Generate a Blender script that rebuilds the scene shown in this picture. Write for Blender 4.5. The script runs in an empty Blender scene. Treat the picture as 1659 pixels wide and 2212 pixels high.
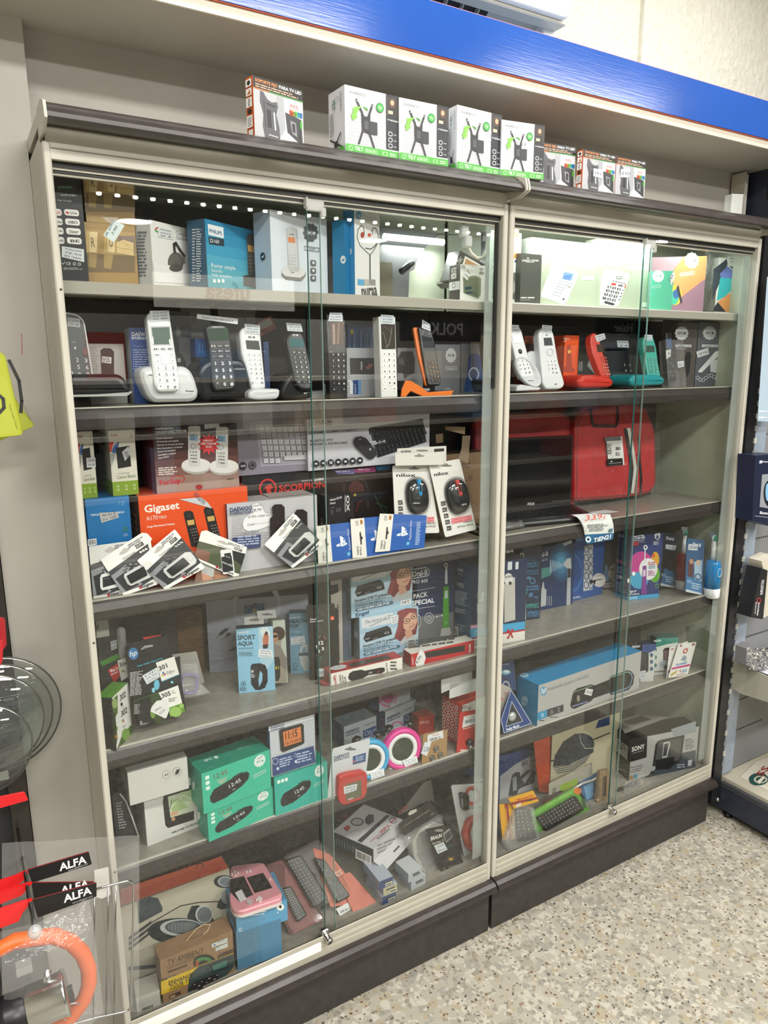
import bpy,math,random
from mathutils import Vector as V,Matrix
random.seed(7)
S=bpy.context.scene
COL=S.collection
# ---------------------------------------------------------------- camera (hand held phone, 1.62 m above the floor)
AX=V((0.86071828,-0.10759346,0.49758185));AY=V((-0.50904939,-0.17090903,0.84359873));AZ=V((-0.00572447,-0.97939458,-0.20187491))
CX,CY,FL=829.5,1106.0,1550.0
CAM=V((0,-1.40,1.62))
cd=bpy.data.cameras.new('camera');cam=bpy.data.objects.new('camera',cd);COL.objects.link(cam)
R=Matrix((AX,AY,AZ))  # photo axes (right, down, forward) -> world
right,down,fwd=R.col[0].normalized(),R.col[1],R.col[2].normalized()
upv=right.cross(fwd);right=fwd.cross(upv)
cam.matrix_world=Matrix.Translation(CAM)@Matrix((right,upv,-fwd)).transposed().to_4x4()
cd.sensor_fit='VERTICAL';cd.sensor_height=36.0;cd.lens=FL/2212*36.0
cd.clip_start=0.02;cd.clip_end=60
S.camera=cam
# ---------------------------------------------------------------- world, exposure
W=bpy.data.worlds.new('world');S.world=W;W.use_nodes=True
W.node_tree.nodes['Background'].inputs[0].default_value=(1.0,0.98,0.94,1);W.node_tree.nodes['Background'].inputs[1].default_value=0.15
S.view_settings.view_transform='Standard';S.view_settings.look='None';S.view_settings.gamma=1.0
S.view_settings.exposure=0.22
try:S.view_settings.use_curve_mapping=False
except Exception:pass
S.cycles.max_bounces=7;S.cycles.transparent_max_bounces=24;S.cycles.diffuse_bounces=4;S.cycles.glossy_bounces=3
S.cycles.caustics_reflective=False;S.cycles.caustics_refractive=False
S.cycles.sample_clamp_indirect=6;S.cycles.use_denoising=True
def area(name,loc,sx,sy,power,rot=(0,0,0),col=(1,0.97,0.92)):
    l=bpy.data.lights.new(name,'AREA');l.shape='RECTANGLE';l.size=sx;l.size_y=sy;l.energy=power;l.color=col
    o=bpy.data.objects.new(name,l);COL.objects.link(o);o.location=loc;o.rotation_euler=rot
    return o
# general area lights added without fixtures, and the tube inside the right display case
for lx,ly,pw in((-0.9,-1.7,36),(1.1,-1.7,40),(3.0,-1.7,34),(0.1,-3.3,80),(2.6,-3.3,80)):
    area('ceiling_fill_light',(lx,ly,2.975),1.1,0.28,pw)
area('wall_wash_light',(1.3,-0.25,2.93),2.6,0.12,20,(math.radians(20),0,0))
area('case_tube_light_left',(1.05,0.215,1.915),0.16,0.03,0.7,(0,0,0),(0.93,1.0,0.96))
area('case_tube_light',(1.62,0.075,1.972),0.86,0.03,3.0,(0,0,0),(0.93,1.0,0.96))

# ---------------------------------------------------------------- materials
def lin(c):return c/12.92 if c<=0.04045 else((c+0.055)/1.055)**2.4
PAL=dict(w='f2f1ee',k='141414',g='8a8a8a',d='3c3c3c',l='c9c9c7',r='c8202a',b='1f5fae',y='f0c419',o='e8491d',n='1b2a5c',c='35a9d6',p='e86aa0',G='3f9a3a',t='30b8a0')
def hexc(s):
    s=PAL.get(s,s);return tuple(lin(int(s[i:i+2],16)/255)for i in(0,2,4))
MATS={}
def M(col,rough=0.45,metal=0.0,emit=0.0,alpha=1.0,coat=0.0,grain=0.0):
    key=(col,rough,metal,emit,alpha,coat,grain)
    if key in MATS:return MATS[key]
    m=bpy.data.materials.new('mat_'+col);m.use_nodes=True;nt=m.node_tree;b=nt.nodes['Principled BSDF']
    c=hexc(col)+(1,)
    b.inputs['Base Color'].default_value=c;b.inputs['Roughness'].default_value=rough;b.inputs['Metallic'].default_value=metal
    if coat:b.inputs['Coat Weight'].default_value=coat;b.inputs['Coat Roughness'].default_value=0.08
    if emit:b.inputs['Emission Color'].default_value=c;b.inputs['Emission Strength'].default_value=emit
    if alpha<1:b.inputs['Alpha'].default_value=alpha
    if grain:
        tc=nt.nodes.new('ShaderNodeTexCoord');no=nt.nodes.new('ShaderNodeTexNoise');no.inputs['Scale'].default_value=60;no.inputs['Detail'].default_value=6
        nt.links.new(tc.outputs['Object'],no.inputs['Vector'])
        mx=nt.nodes.new('ShaderNodeMixRGB');mx.blend_type='MULTIPLY';mx.inputs[0].default_value=grain;mx.inputs[1].default_value=c
        nt.links.new(no.outputs['Fac'],mx.inputs[2]);nt.links.new(mx.outputs[0],b.inputs['Base Color'])
        bp=nt.nodes.new('ShaderNodeBump');bp.inputs['Strength'].default_value=grain*0.15;bp.inputs['Distance'].default_value=0.002
        nt.links.new(no.outputs['Fac'],bp.inputs['Height']);nt.links.new(bp.outputs[0],b.inputs['Normal'])
    MATS[key]=m;return m
def clear(name,tint=(1,1,1),refl=0.06,rough=0.0,opac=0.0,wrinkle=0.0,wscale=30):
    """thin clear sheet: what lies behind shows straight through, the surface mirrors a little"""
    key=('clear',name)
    if key in MATS:return MATS[key]
    m=bpy.data.materials.new(name);m.use_nodes=True;nt=m.node_tree;nt.nodes.clear()
    out=nt.nodes.new('ShaderNodeOutputMaterial');tr=nt.nodes.new('ShaderNodeBsdfTransparent');gl=nt.nodes.new('ShaderNodeBsdfGlossy')
    tr.inputs[0].default_value=tint+(1,);gl.inputs['Roughness'].default_value=rough
    lw=nt.nodes.new('ShaderNodeLayerWeight');lw.inputs[0].default_value=0.5
    pw=nt.nodes.new('ShaderNodeMath');pw.operation='POWER';pw.inputs[1].default_value=4.0
    mp=nt.nodes.new('ShaderNodeMath');mp.operation='MULTIPLY_ADD';mp.inputs[1].default_value=0.9;mp.inputs[2].default_value=refl
    mp.use_clamp=True
    mix=nt.nodes.new('ShaderNodeMixShader');nt.links.new(lw.outputs['Facing'],pw.inputs[0]);nt.links.new(pw.outputs[0],mp.inputs[0]);nt.links.new(mp.outputs[0],mix.inputs[0])
    nt.links.new(tr.outputs[0],mix.inputs[1]);nt.links.new(gl.outputs[0],mix.inputs[2])
    last=mix.outputs[0]
    if wrinkle:
        tc=nt.nodes.new('ShaderNodeTexCoord');no=nt.nodes.new('ShaderNodeTexNoise');no.inputs['Scale'].default_value=wscale;no.inputs['Detail'].default_value=3;no.inputs['Distortion'].default_value=1.5
        bp=nt.nodes.new('ShaderNodeBump');bp.inputs['Strength'].default_value=wrinkle;bp.inputs['Distance'].default_value=0.01
        nt.links.new(tc.outputs['Object'],no.inputs['Vector']);nt.links.new(no.outputs['Fac'],bp.inputs['Height']);nt.links.new(bp.outputs[0],gl.inputs['Normal'])
    if opac:
        df=nt.nodes.new('ShaderNodeBsdfDiffuse');df.inputs[0].default_value=(0.85,0.86,0.85,1)
        m2=nt.nodes.new('ShaderNodeMixShader');m2.inputs[0].default_value=opac
        nt.links.new(last,m2.inputs[1]);nt.links.new(df.outputs[0],m2.inputs[2]);last=m2.outputs[0]
    nt.links.new(last,out.inputs[0]);MATS[key]=m;return m
def noisy(name,c1,c2,scale,rough=0.6,bump=0.0,detail=4,lo=0.35,hi=0.65,metal=0,bdist=0.004):
    m=bpy.data.materials.new(name);m.use_nodes=True;nt=m.node_tree;b=nt.nodes['Principled BSDF']
    tc=nt.nodes.new('ShaderNodeTexCoord');no=nt.nodes.new('ShaderNodeTexNoise');no.inputs['Scale'].default_value=scale;no.inputs['Detail'].default_value=detail
    rp=nt.nodes.new('ShaderNodeValToRGB');rp.color_ramp.elements[0].position=lo;rp.color_ramp.elements[1].position=hi
    rp.color_ramp.elements[0].color=hexc(c1)+(1,);rp.color_ramp.elements[1].color=hexc(c2)+(1,)
    nt.links.new(tc.outputs['Object'],no.inputs['Vector']);nt.links.new(no.outputs['Fac'],rp.inputs[0]);nt.links.new(rp.outputs[0],b.inputs['Base Color'])
    b.inputs['Roughness'].default_value=rough;b.inputs['Metallic'].default_value=metal
    if bump:
        bp=nt.nodes.new('ShaderNodeBump');bp.inputs['Strength'].default_value=bump;bp.inputs['Distance'].default_value=bdist
        nt.links.new(no.outputs['Fac'],bp.inputs['Height']);nt.links.new(bp.outputs[0],b.inputs['Normal'])
    return m

# ---------------------------------------------------------------- measuring: a point of the photograph on a real plane
KO=[0.0,0.0,1.0]
def K(ox,oy,s):KO[:]=[ox,oy,s]
def px(p):return(KO[0]+p[0]/KO[2],KO[1]+p[1]/KO[2])
def ray(p):
    x,y=px(p);r=V((x-CX,y-CY,FL));return V((r.dot(AX),r.dot(AY),r.dot(AZ)))
def atX(p,X):d=ray(p);return CAM+d*((X-CAM.x)/d.x)
def atY(p,Y):d=ray(p);return CAM+d*((Y-CAM.y)/d.y)
def atZ(p,Z):d=ray(p);return CAM+d*((Z-CAM.z)/d.z)
def onplane(p,o,n):d=ray(p);return CAM+d*((o-CAM).dot(n)/d.dot(n))

# ---------------------------------------------------------------- mesh builder (local coordinates: x right, y into the case, z up)
class MB:
    def __init__(s):s.v=[];s.f=[];s.m=[];s.mats=[];s.sm=[]
    def mi(s,m):
        if m not in s.mats:s.mats.append(m)
        return s.mats.index(m)
    def face(s,pts,m,smooth=False):
        b=len(s.v);s.v+=[tuple(p)for p in pts];s.f.append(tuple(range(b,b+len(pts))));s.m.append(s.mi(m));s.sm.append(smooth)
    def mesh(s,vs,fs,m,smooth=False):
        b=len(s.v);s.v+=[tuple(p)for p in vs];k=s.mi(m)
        for f in fs:s.f.append(tuple(b+i for i in f));s.m.append(k);s.sm.append(smooth)
    def box(s,x0,y0,z0,x1,y1,z1,m,bev=0.0):
        if bev<=0:
            vs=[(x,y,z)for x in(x0,x1)for y in(y0,y1)for z in(z0,z1)]
            s.mesh(vs,[(0,1,3,2),(4,6,7,5),(0,4,5,1),(2,3,7,6),(0,2,6,4),(1,5,7,3)],m)
        else:
            b=min(bev,(x1-x0)/2.1,(z1-z0)/2.1,(y1-y0)/2.1)
            o=[(x0+b,z0),(x1-b,z0),(x1,z0+b),(x1,z1-b),(x1-b,z1),(x0+b,z1),(x0,z1-b),(x0,z0+b)]
            i=[(min(max(x,x0+b),x1-b),min(max(z,z0+b),z1-b))for x,z in o]
            rings=[[(x,y0,z)for x,z in i],[(x,y0+b,z)for x,z in o],[(x,y1-b,z)for x,z in o],[(x,y1,z)for x,z in i]]
            s.loft(rings,m,False)
        return s
    def loft(s,rings,m,smooth=True,cap0=True,cap1=True,closed=True):
        n=len(rings[0]);vs=[p for r in rings for p in r];fs=[]
        for j in range(len(rings)-1):
            for i in range(n if closed else n-1):
                a=j*n+i;b=j*n+(i+1)%n;fs.append((a,b,b+n,a+n))
        if cap0:fs.append(tuple(range(n))[::-1])
        if cap1:fs.append(tuple(range((len(rings)-1)*n,len(rings)*n)))
        s.mesh(vs,fs,m,smooth);return s
    def slab(s,out,y0,y1,m,bev=0.0,smooth=False,steps=1):
        """outline (x,z) extruded from y1 (back) to y0 (front, smaller y), front edge rounded by bev"""
        out=ccw(out)
        rings=[[(x,y1,z)for x,z in out],[(x,y0+bev,z)for x,z in out]]
        if bev>0:
            for k in range(1,steps+1):
                a=k/steps*math.pi/2;off=inset(out,bev*(1-math.cos(a)))
                rings.append([(x,y0+bev*(1-math.sin(a)),z)for x,z in off])
        s.loft(rings,m,smooth);return s
    def tube(s,pts,r,m,n=8,closed=False):
        pts=[V(p)for p in pts];rings=[];N=len(pts);pe=None
        for i,p in enumerate(pts):
            a=pts[(i-1)%N]if(closed or i>0)else p;b=pts[(i+1)%N]if(closed or i<N-1)else p
            t=(b-a).normalized();e=t.orthogonal()if i==0 else pe-t*pe.dot(t)
            if e.length<0.05:e=t.orthogonal()
            e.normalize();pe=e.copy();g=e.cross(t);rr=r[i]if isinstance(r,(list,tuple))else r
            rings.append([tuple(p+(e*math.cos(k*2*math.pi/n)+g*math.sin(k*2*math.pi/n))*rr)for k in range(n)])
        if closed:rings.append(rings[0]);s.loft(rings,m,True,False,False)
        else:s.loft(rings,m,True)
        return s
    def lathe(s,prof,c,ax,m,n=24,smooth=True,cap=True):
        """profile (radius, height) turned about axis ax through c"""
        ax=V(ax).normalized();c=V(c);e=ax.orthogonal().normalized();g=ax.cross(e)
        rings=[[tuple(c+ax*h+(e*math.cos(k*2*math.pi/n)+g*math.sin(k*2*math.pi/n))*max(r,1e-5))for k in range(n)]for r,h in prof]
        s.loft(rings,m,smooth,cap,cap);return s
    def build(s,name,parent=None,mw=None):
        me=bpy.data.meshes.new(name);me.from_pydata(s.v,[],s.f)
        for m in s.mats:me.materials.append(m)
        me.polygons.foreach_set('material_index',s.m);me.polygons.foreach_set('use_smooth',s.sm);me.update()
        o=bpy.data.objects.new(name,me);COL.objects.link(o)
        if parent:o.parent=parent
        if mw:o.matrix_world=mw
        return o
def ccw(o):
    a=sum(o[i][0]*o[(i+1)%len(o)][1]-o[(i+1)%len(o)][0]*o[i][1]for i in range(len(o)))
    return list(o)if a>0 else list(o)[::-1]
def inset(o,d):
    n=len(o);r=[]
    for i in range(n):
        a=V(o[i])-V(o[i-1]);b=V(o[(i+1)%n])-V(o[i])
        if a.length<1e-9 or b.length<1e-9:r.append(o[i]);continue
        a.normalize();b.normalize();na=V((-a.y,a.x));nb=V((-b.y,b.x));w=na+nb
        if w.length<1e-6:r.append(o[i]);continue
        w.normalize();c=max(0.5,w.dot(na));q=V(o[i])+w*(d/c);r.append((q.x,q.y))
    return r
def rrect(x0,z0,x1,z1,r,n=4):
    r=min(r,abs(x1-x0)/2.01,abs(z1-z0)/2.01);o=[]
    for cx,cz,a0 in((x1-r,z1-r,0),(x0+r,z1-r,90),(x0+r,z0+r,180),(x1-r,z0+r,270)):
        for k in range(n+1):
            a=math.radians(a0+90*k/n);o.append((cx+r*math.cos(a),cz+r*math.sin(a)))
    return o
def ell(cx,cz,rx,rz,n=28):return[(cx+rx*math.cos(i*2*math.pi/n),cz+rz*math.sin(i*2*math.pi/n))for i in range(n)]
def roundpoly(o,r,n=3):
    """round the corners of a polygon"""
    res=[];N=len(o)
    for i in range(N):
        p=V(o[i]);a=V(o[i-1])-p;b=V(o[(i+1)%N])-p;d=min(r,a.length*0.45,b.length*0.45)
        q0=p+a.normalized()*d;q1=p+b.normalized()*d
        for k in range(n+1):
            t=k/n;q=q0*(1-t)**2+p*2*t*(1-t)+q1*t*t;res.append(tuple(q))
    return res
TXT={}
def textmesh(s,bold):
    if(s,bold)in TXT:return TXT[(s,bold)]
    c=bpy.data.curves.new('t','FONT');c.body=s;c.size=1.0;c.resolution_u=2;c.offset=0.025 if bold else 0.0
    o=bpy.data.objects.new('t',c);me=bpy.data.meshes.new_from_object(o)
    vs=[tuple(v.co[:2])for v in me.vertices];fs=[tuple(p.vertices)for p in me.polygons]
    bpy.data.objects.remove(o);bpy.data.meshes.remove(me);bpy.data.curves.remove(c)
    if not vs:vs=[(0,0),(1,0),(1,1)];fs=[]
    x0=min(v[0]for v in vs);x1=max(v[0]for v in vs)
    vs=[(v[0]-x0,v[1])for v in vs]
    TXT[(s,bold)]=(vs,fs,x1-x0);return TXT[(s,bold)]
def props(o,label=None,cat=None,group=None,kind=None):
    if label:o['label']=label
    if cat:o['category']=cat
    if group:o['group']=group
    if kind:o['kind']=kind
    return o
def struct(name,mb,label=None):
    o=mb.build(name);o['kind']='structure'
    if label:o['label']=label
    return o

# ---------------------------------------------------------------- a thing placed by its front face
TH=0.00004
class Item:
    """local frame: origin = lower left corner of the front face, x along it, y into the case, z up it"""
    def __init__(s,name,label,cat,O,u,v,w,h,d,group=None):
        u=u.normalized();v=(v-u*v.dot(u)).normalized();n=u.cross(v)  # n: out of the front
        s.O,s.u,s.v,s.n,s.w,s.h,s.d=O,u,v,n,w,h,d
        s.M=Matrix.Translation(O)@Matrix((u,-n,v)).transposed().to_4x4();s.Mi=s.M.inverted()
        s.root=bpy.data.objects.new(name,None);s.root.empty_display_size=0.02;COL.objects.link(s.root);s.root.matrix_world=s.M
        props(s.root,label,cat,group)
        s.face('F');s.pr=None;s.k=0;s.yoff=0.0;s.grp=None
    # -- faces
    def face(s,f,off=0.0):
        s.fc=f;s.po,s.pn={'F':(V((0,0,0)),V((0,-1,0))),'L':(V((0,0,0)),V((-1,0,0))),'T':(V((0,0,s.h)),V((0,0,1))),'R':(V((s.w,0,0)),V((1,0,0)))}[f]
        s.po=s.po+s.pn*off;return s
    def unit(s,on=True):s.un=on;return s
    un=False;wq=None
    def warp(s,*q):s.wq=q or None;return s
    def L(s,p):
        if s.un:
            a,b=p[0]/100,1-p[1]/100
            return{'F':V((s.w*a,s.po.y,s.h*b)),'L':V((s.po.x,s.d*(1-a),s.h*b)),'T':V((s.w*a,s.d*b,s.po.z)),'R':V((s.po.x,s.d*a,s.h*b))}[s.fc]
        if s.wq:
            u,v=p[0]/100,p[1]/100;A,B,C,D=s.wq;p=tuple(A[k]*(1-u)*(1-v)+B[k]*u*(1-v)+C[k]*u*v+D[k]*(1-u)*v for k in(0,1))
        o=s.M@s.po;n=s.M.to_3x3()@s.pn;return s.Mi@onplane(p,o,n)
    def L2(s,p):q=s.L(p);return(q.x,q.z)
    def _p(s):
        if s.pr is None:s.pr=MB()
        s.k+=1;return s.pn*(0.00025+TH*s.k)
    def mat(s,c):return M(c,0.4)if isinstance(c,str)else c
    def q(s,pts,c):
        off=s._p();P=[s.L(p)+off for p in pts]
        a=sum(((P[i]-P[0]).cross(P[i+1]-P[0])for i in range(1,len(P)-1)),V((0,0,0)))
        if a.dot(s.pn)<0:P=P[::-1]
        s.pr.face(P,s.mat(c));return s
    def r(s,x0,y0,x1,y1,c,rd=0):
        a,b=s.L((x0,y0)),s.L((x1,y1));off=s._p()
        if s.fc=='F':o=[(a.x,a.z),(b.x,b.z)];f=lambda p:V((p[0],s.po.y,p[1]))
        elif s.fc=='T':o=[(a.x,a.y),(b.x,b.y)];f=lambda p:V((p[0],p[1],s.po.z))
        else:o=[(a.y,a.z),(b.y,b.z)];f=lambda p:V((s.po.x,p[0],p[1]))
        X=sorted((o[0][0],o[1][0]));Z=sorted((o[0][1],o[1][1]))
        pl=rrect(X[0],Z[0],X[1],Z[1],rd,3)if rd else[(X[0],Z[0]),(X[1],Z[0]),(X[1],Z[1]),(X[0],Z[1])]
        P=[f(p)+off for p in pl];a=(P[1]-P[0]).cross(P[2]-P[0])
        if a.dot(s.pn)<0:P=P[::-1]
        s.pr.face(P,s.mat(c));return s
    def all(s,c,x0=0,z0=0,x1=1,z1=1):
        """flood the front face, in fractions"""
        off=s._p();P=[V((s.w*x,s.po.y,s.h*z))+off for x,z in((x0,z0),(x1,z0),(x1,z1),(x0,z1))]
        s.pr.face(P,s.mat(c));return s
    def e(s,cx,cy,rx,ry,c,hole=0.0,a0=0,a1=360,n=24):
        o=s.L((cx,cy));A=s.L((cx+rx,cy))-o;B=s.L((cx,cy+ry))-o;off=s._p();o=o+off
        pt=lambda a,k:o+A*(math.cos(a)*k)+B*(math.sin(a)*k)
        an=[math.radians(a0+(a1-a0)*i/n)for i in range(n+1)]
        if hole:
            for i in range(n):s.pr.face([pt(an[i],1),pt(an[i+1],1),pt(an[i+1],hole),pt(an[i],hole)],s.mat(c))
        else:s.pr.face([pt(a,1)for a in(an[:-1]if a1-a0==360 else an)],s.mat(c))
        return s
    def ln(s,pts,wd,c,closed=False):
        P=[s.L(p)for p in pts];off=s._p();m=s.mat(c)
        sc=(s.L((pts[0][0]+10,pts[0][1]))-P[0]).length/10*wd/2
        if closed:P.append(P[0])
        for i in range(len(P)-1):
            a,b=P[i],P[i+1];t=(b-a)
            if t.length<1e-7:continue
            t.normalize();e=s.pn.cross(t)*sc;s.pr.face([a-e+off-t*sc*0.5,b-e+off+t*sc*0.5,b+e+off+t*sc*0.5,a+e+off-t*sc*0.5],m)
        return s
    def t(s,txt,x0,y0,x1,y1,c='k',h=0,b=0,it=0):
        """text whose baseline runs (x0,y0)->(x1,y1); h: cap height in the same pixels"""
        vs,fs,wd=textmesh(txt,b)
        if not fs:return s
        p0,p1=s.L((x0,y0)),s.L((x1,y1));e=p1-p0;ln=e.length;e.normalize();up=s.pn.cross(e);k=ln/wd
        if h:
            dx,dy=x1-x0,y1-y0;q=(dx*dx+dy*dy)**0.5;hh=(s.L((x0+dy/q*h,y0-dx/q*h))-p0);kv=abs(hh.dot(up))/0.70
        else:kv=k
        off=s._p();s.pr.mesh([p0+off+e*(v[0]*k+it*v[1]*kv)+up*(v[1]*kv)for v in vs],fs,s.mat(c));return s
    def fz(s,x0,y0,x1,y1,n,c='k',sk=0.0,dn=0.8):
        """n rows of small print that cannot be read; sk: how far the rows climb over their length"""
        rnd=random.Random(int(x0*7+y0));off=s._p();m=s.mat(c);hgt=(y1-y0)/n
        for j in range(n):
            y=y0+hgt*(j+0.5);x=x0;end=x1-rnd.random()*0.3*(x1-x0)
            while x<end:
                L=min((2.2+rnd.random()*5)*abs(hgt)*0.55,end-x)
                f=lambda X,Y:s.L((X,Y+sk*(X-x0)/max(x1-x0,1)))+off
                h2=hgt*0.26;s.pr.face([f(x,y+h2),f(x+L,y+h2),f(x+L,y-h2),f(x,y-h2)],m)
                x+=L+hgt*0.35/dn
        return s
    def bar(s,q,c='k',bg='w',n=22):
        """bar code inside quad q: TL, TR, BR, BL"""
        if bg:s.q(q,bg)
        a,b,c2,d=[V(p)for p in q];rnd=random.Random(5);x=0.08;off=s._p();m=s.mat(c)
        f=lambda u,v:s.L(tuple((a*(1-u)+b*u)*(1-v)+(d*(1-u)+c2*u)*v))+off
        while x<0.9:
            w_=rnd.choice((0.012,0.02,0.035));s.pr.face([f(x,0.82),f(x+w_,0.82),f(x+w_,0.15),f(x,0.15)],m);x+=w_+rnd.choice((0.015,0.03))
        return s
    # -- solid parts
    def part(s,name,mb,label=None):
        o=mb.build(name,s.root)
        if label:o['label']=label
        return o
    def carton(s,c='w',side=None,top=None,rough=0.4,name='carton',bev=0.0006):
        m=s.mat(c)if not isinstance(c,str)else M(c,rough);b=MB();w,h,d=s.w,s.h,s.d
        ms=M(side,rough)if side else m;mt=M(top,rough)if top else ms
        vs=[(0,0,0),(w,0,0),(w,0,h),(0,0,h),(0,d,0),(w,d,0),(w,d,h),(0,d,h)]
        b.mesh(vs,[(0,1,2,3)],m);b.mesh(vs,[(4,0,3,7),(1,5,6,2),(5,4,7,6)],ms);b.mesh(vs,[(3,2,6,7),(0,4,5,1)],mt)
        # weld so the carton is one closed shell
        o=weld(b,name,s.root);s.body=o
        return s
    def flush(s,name='printed_artwork'):
        if s.pr:s.pr.build(name,s.root);s.pr=None
        return s
    def tag(s,pts,lines=(),c='e6ebee',ink='4a5068',name='price_tag',rot=0,off=0.0012):
        """a paper slip stuck on, with writing; pts TL TR BR BL"""
        s.flush();k=s.k;P=[s.L(p)+s.pn*off for p in pts];b=MB()
        a=(P[1]-P[0]).cross(P[2]-P[0])
        Q=P if a.dot(s.pn)>0 else P[::-1];back=[p-s.pn*0.0004 for p in Q]
        n=len(Q);b.loft([[tuple(p)for p in back],[tuple(p)for p in Q]],M(c,0.6),False)
        o=b.build(name,s.root);s.pr=MB();s.k=int(off/TH)+3
        if lines:
            A,B,C,D=[V(p)for p in pts[:4]];n=len(lines)
            for i,tx in enumerate(lines):
                v=(i+0.78)/n*0.9+0.03;l=A*(1-v)+D*v;r_=B*(1-v)+C*v;p0=l*0.88+r_*0.12;p1=l*0.12+r_*0.88
                hh=(D-A).length/n*0.42
                s.t(tx,p0.x,p0.y,p1.x,p1.y,ink,h=hh,it=0.2)
            pr=s.pr;s.pr=None;w_=pr.build('handwriting',s.root)
            w_.parent=o
        s.pr=None;s.k=k;return s
def weld(b,name,parent):
    idx={};vs=[];fs=[]
    for f in b.f:
        nf=[]
        for i in f:
            key=tuple(round(x,6)for x in b.v[i])
            if key not in idx:idx[key]=len(vs);vs.append(b.v[i])
            nf.append(idx[key])
        fs.append(tuple(nf))
    b.v,b.f=vs,fs;return b.build(name,parent)
UP=V((0,0,1))
def zt(i):return i.O.z+i.h+0.0003
def card(name,label,cat,quad,Y,c='w',lean=8,z=None,th=0.0012,rnd=0.003,group=None,part='card',yaw=0,poly=None):
    """thin card or pack whose corners TL TR BR BL are seen in the photograph; it leans back from distance Y"""
    lo=max(quad,key=lambda p:p[1]);A=atY(lo,Y)
    if z is not None:A.z=z
    u=V((math.cos(math.radians(yaw)),math.sin(math.radians(yaw)),0));v=leanv(u,lean);i=Item(name,label,cat,A,u,v,.05,.05,th,group)
    b=MB();b.slab(roundpoly([i.L2(p)for p in(poly or quad)],rnd,3),0,th,M(c,0.4),min(0.0003,th/3));i.part(part,b);i.warp(*quad);return i
def leanv(u,lean):return(UP*math.cos(math.radians(lean))+UP.cross(u).normalized()*math.sin(math.radians(lean)))
def _depth(O,u,v,d):
    if not isinstance(d,tuple):return d
    n=u.cross(v).normalized();r=ray(d);tl=O  # closest point of line tl - n*t to the ray
    a=-n;b=r.normalized();w0=tl-CAM;B=a.dot(b);D=a.dot(w0);E=b.dot(w0);return max(0.004,(B*E-D)/(1-B*B))
def fb(name,label,cat,bl,br,tl,Z,d=0.03,lean=0,group=None,top=None):
    """front face known by its lower edge on a shelf of height Z and its upper left corner; d: depth, or the pixel of the upper left BACK corner"""
    A,B=atZ(bl,Z),atZ(br,Z);u=(B-A);w=u.length;u.normalize();v=leanv(u,lean);n=u.cross(v)
    T=onplane(tl,A,n);h=(T-A).dot(v)
    return Item(name,label,cat,A,u,v,w,h,_depth(A+v*h,u,v,d),group)
def ft(name,label,cat,tl,tr,Y,z0,d=0.03,lean=0,yaw=None,group=None,h=None):
    """front face known by its upper edge, its distance Y at the upper left corner and the height z0 it stands on"""
    A=atY(tl,Y)
    if yaw is None:B=atZ(tr,A.z);u=(B-A);w=u.length;u.normalize()
    else:
        u=V((math.cos(math.radians(yaw)),math.sin(math.radians(yaw)),0));v=leanv(u,lean);B=onplane(tr,A,u.cross(v));w=(B-A).dot(u)
    v=leanv(u,lean);hh=h if h else(A.z-z0)/v.z
    return Item(name,label,cat,A-v*hh,u,v,w,hh,_depth(A,u,v,d),group)
def fy(name,label,cat,bl,br,tl,Y,d=0.03,lean=0,yaw=0,group=None,z=None,roll=0):
    """front face in a known plane: lower left pixel at distance Y, turned by yaw"""
    A=atY(bl,Y)
    if z is not None:A.z=z
    u=V((math.cos(math.radians(yaw)),math.sin(math.radians(yaw)),0));v=leanv(u,lean)
    if roll:a=math.radians(roll);u,v=u*math.cos(a)+v*math.sin(a),v*math.cos(a)-u*math.sin(a)
    n=u.cross(v)
    w=(onplane(br,A,n)-A).dot(u);h=(onplane(tl,A,n)-A).dot(v)
    return Item(name,label,cat,A,u,v,w,h,_depth(A+v*h,u,v,d),group)
# ================================================================ the room
CREAM=noisy('cream_metal','bbb8ac','c3c0b4',8,0.35)
CREAM2=noisy('cream_track','aeaa9c','b8b4a6',14,0.3)
DARKP=noisy('brown_grey_bumper','322d2b','3b3533',30,0.28,0.05)
PLIN=noisy('dark_plinth','2f2c2a','393532',40,0.5,0.05)
SHELF=noisy('beige_shelf','88837a','938e83',50,0.28)
LAM=noisy('beige_laminate','a9a69e','b2afa7',5,0.5)
LAM2=noisy('pale_column','aeaba3','b7b4ac',4,0.55)
GREENW=noisy('pale_green_panel','aab09c','b4baa6',10,0.45)
BACKP=noisy('grey_back_panel','35322f','403c38',10,0.5)
BLACKM=noisy('black_steel','17181a','222327',30,0.4)
NAVYM=noisy('blue_black_steel','252a38','2c3242',20,0.45)
STUCCO=noisy('stucco','d6d2c2','dedaca',48,0.8,1.3,3,bdist=0.006)
def B1(*boxes,bev=0.0):
    b=MB()
    for x0,y0,z0,x1,y1,z1,m in boxes:b.box(x0,y0,z0,x1,y1,z1,m,bev)
    return b
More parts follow.
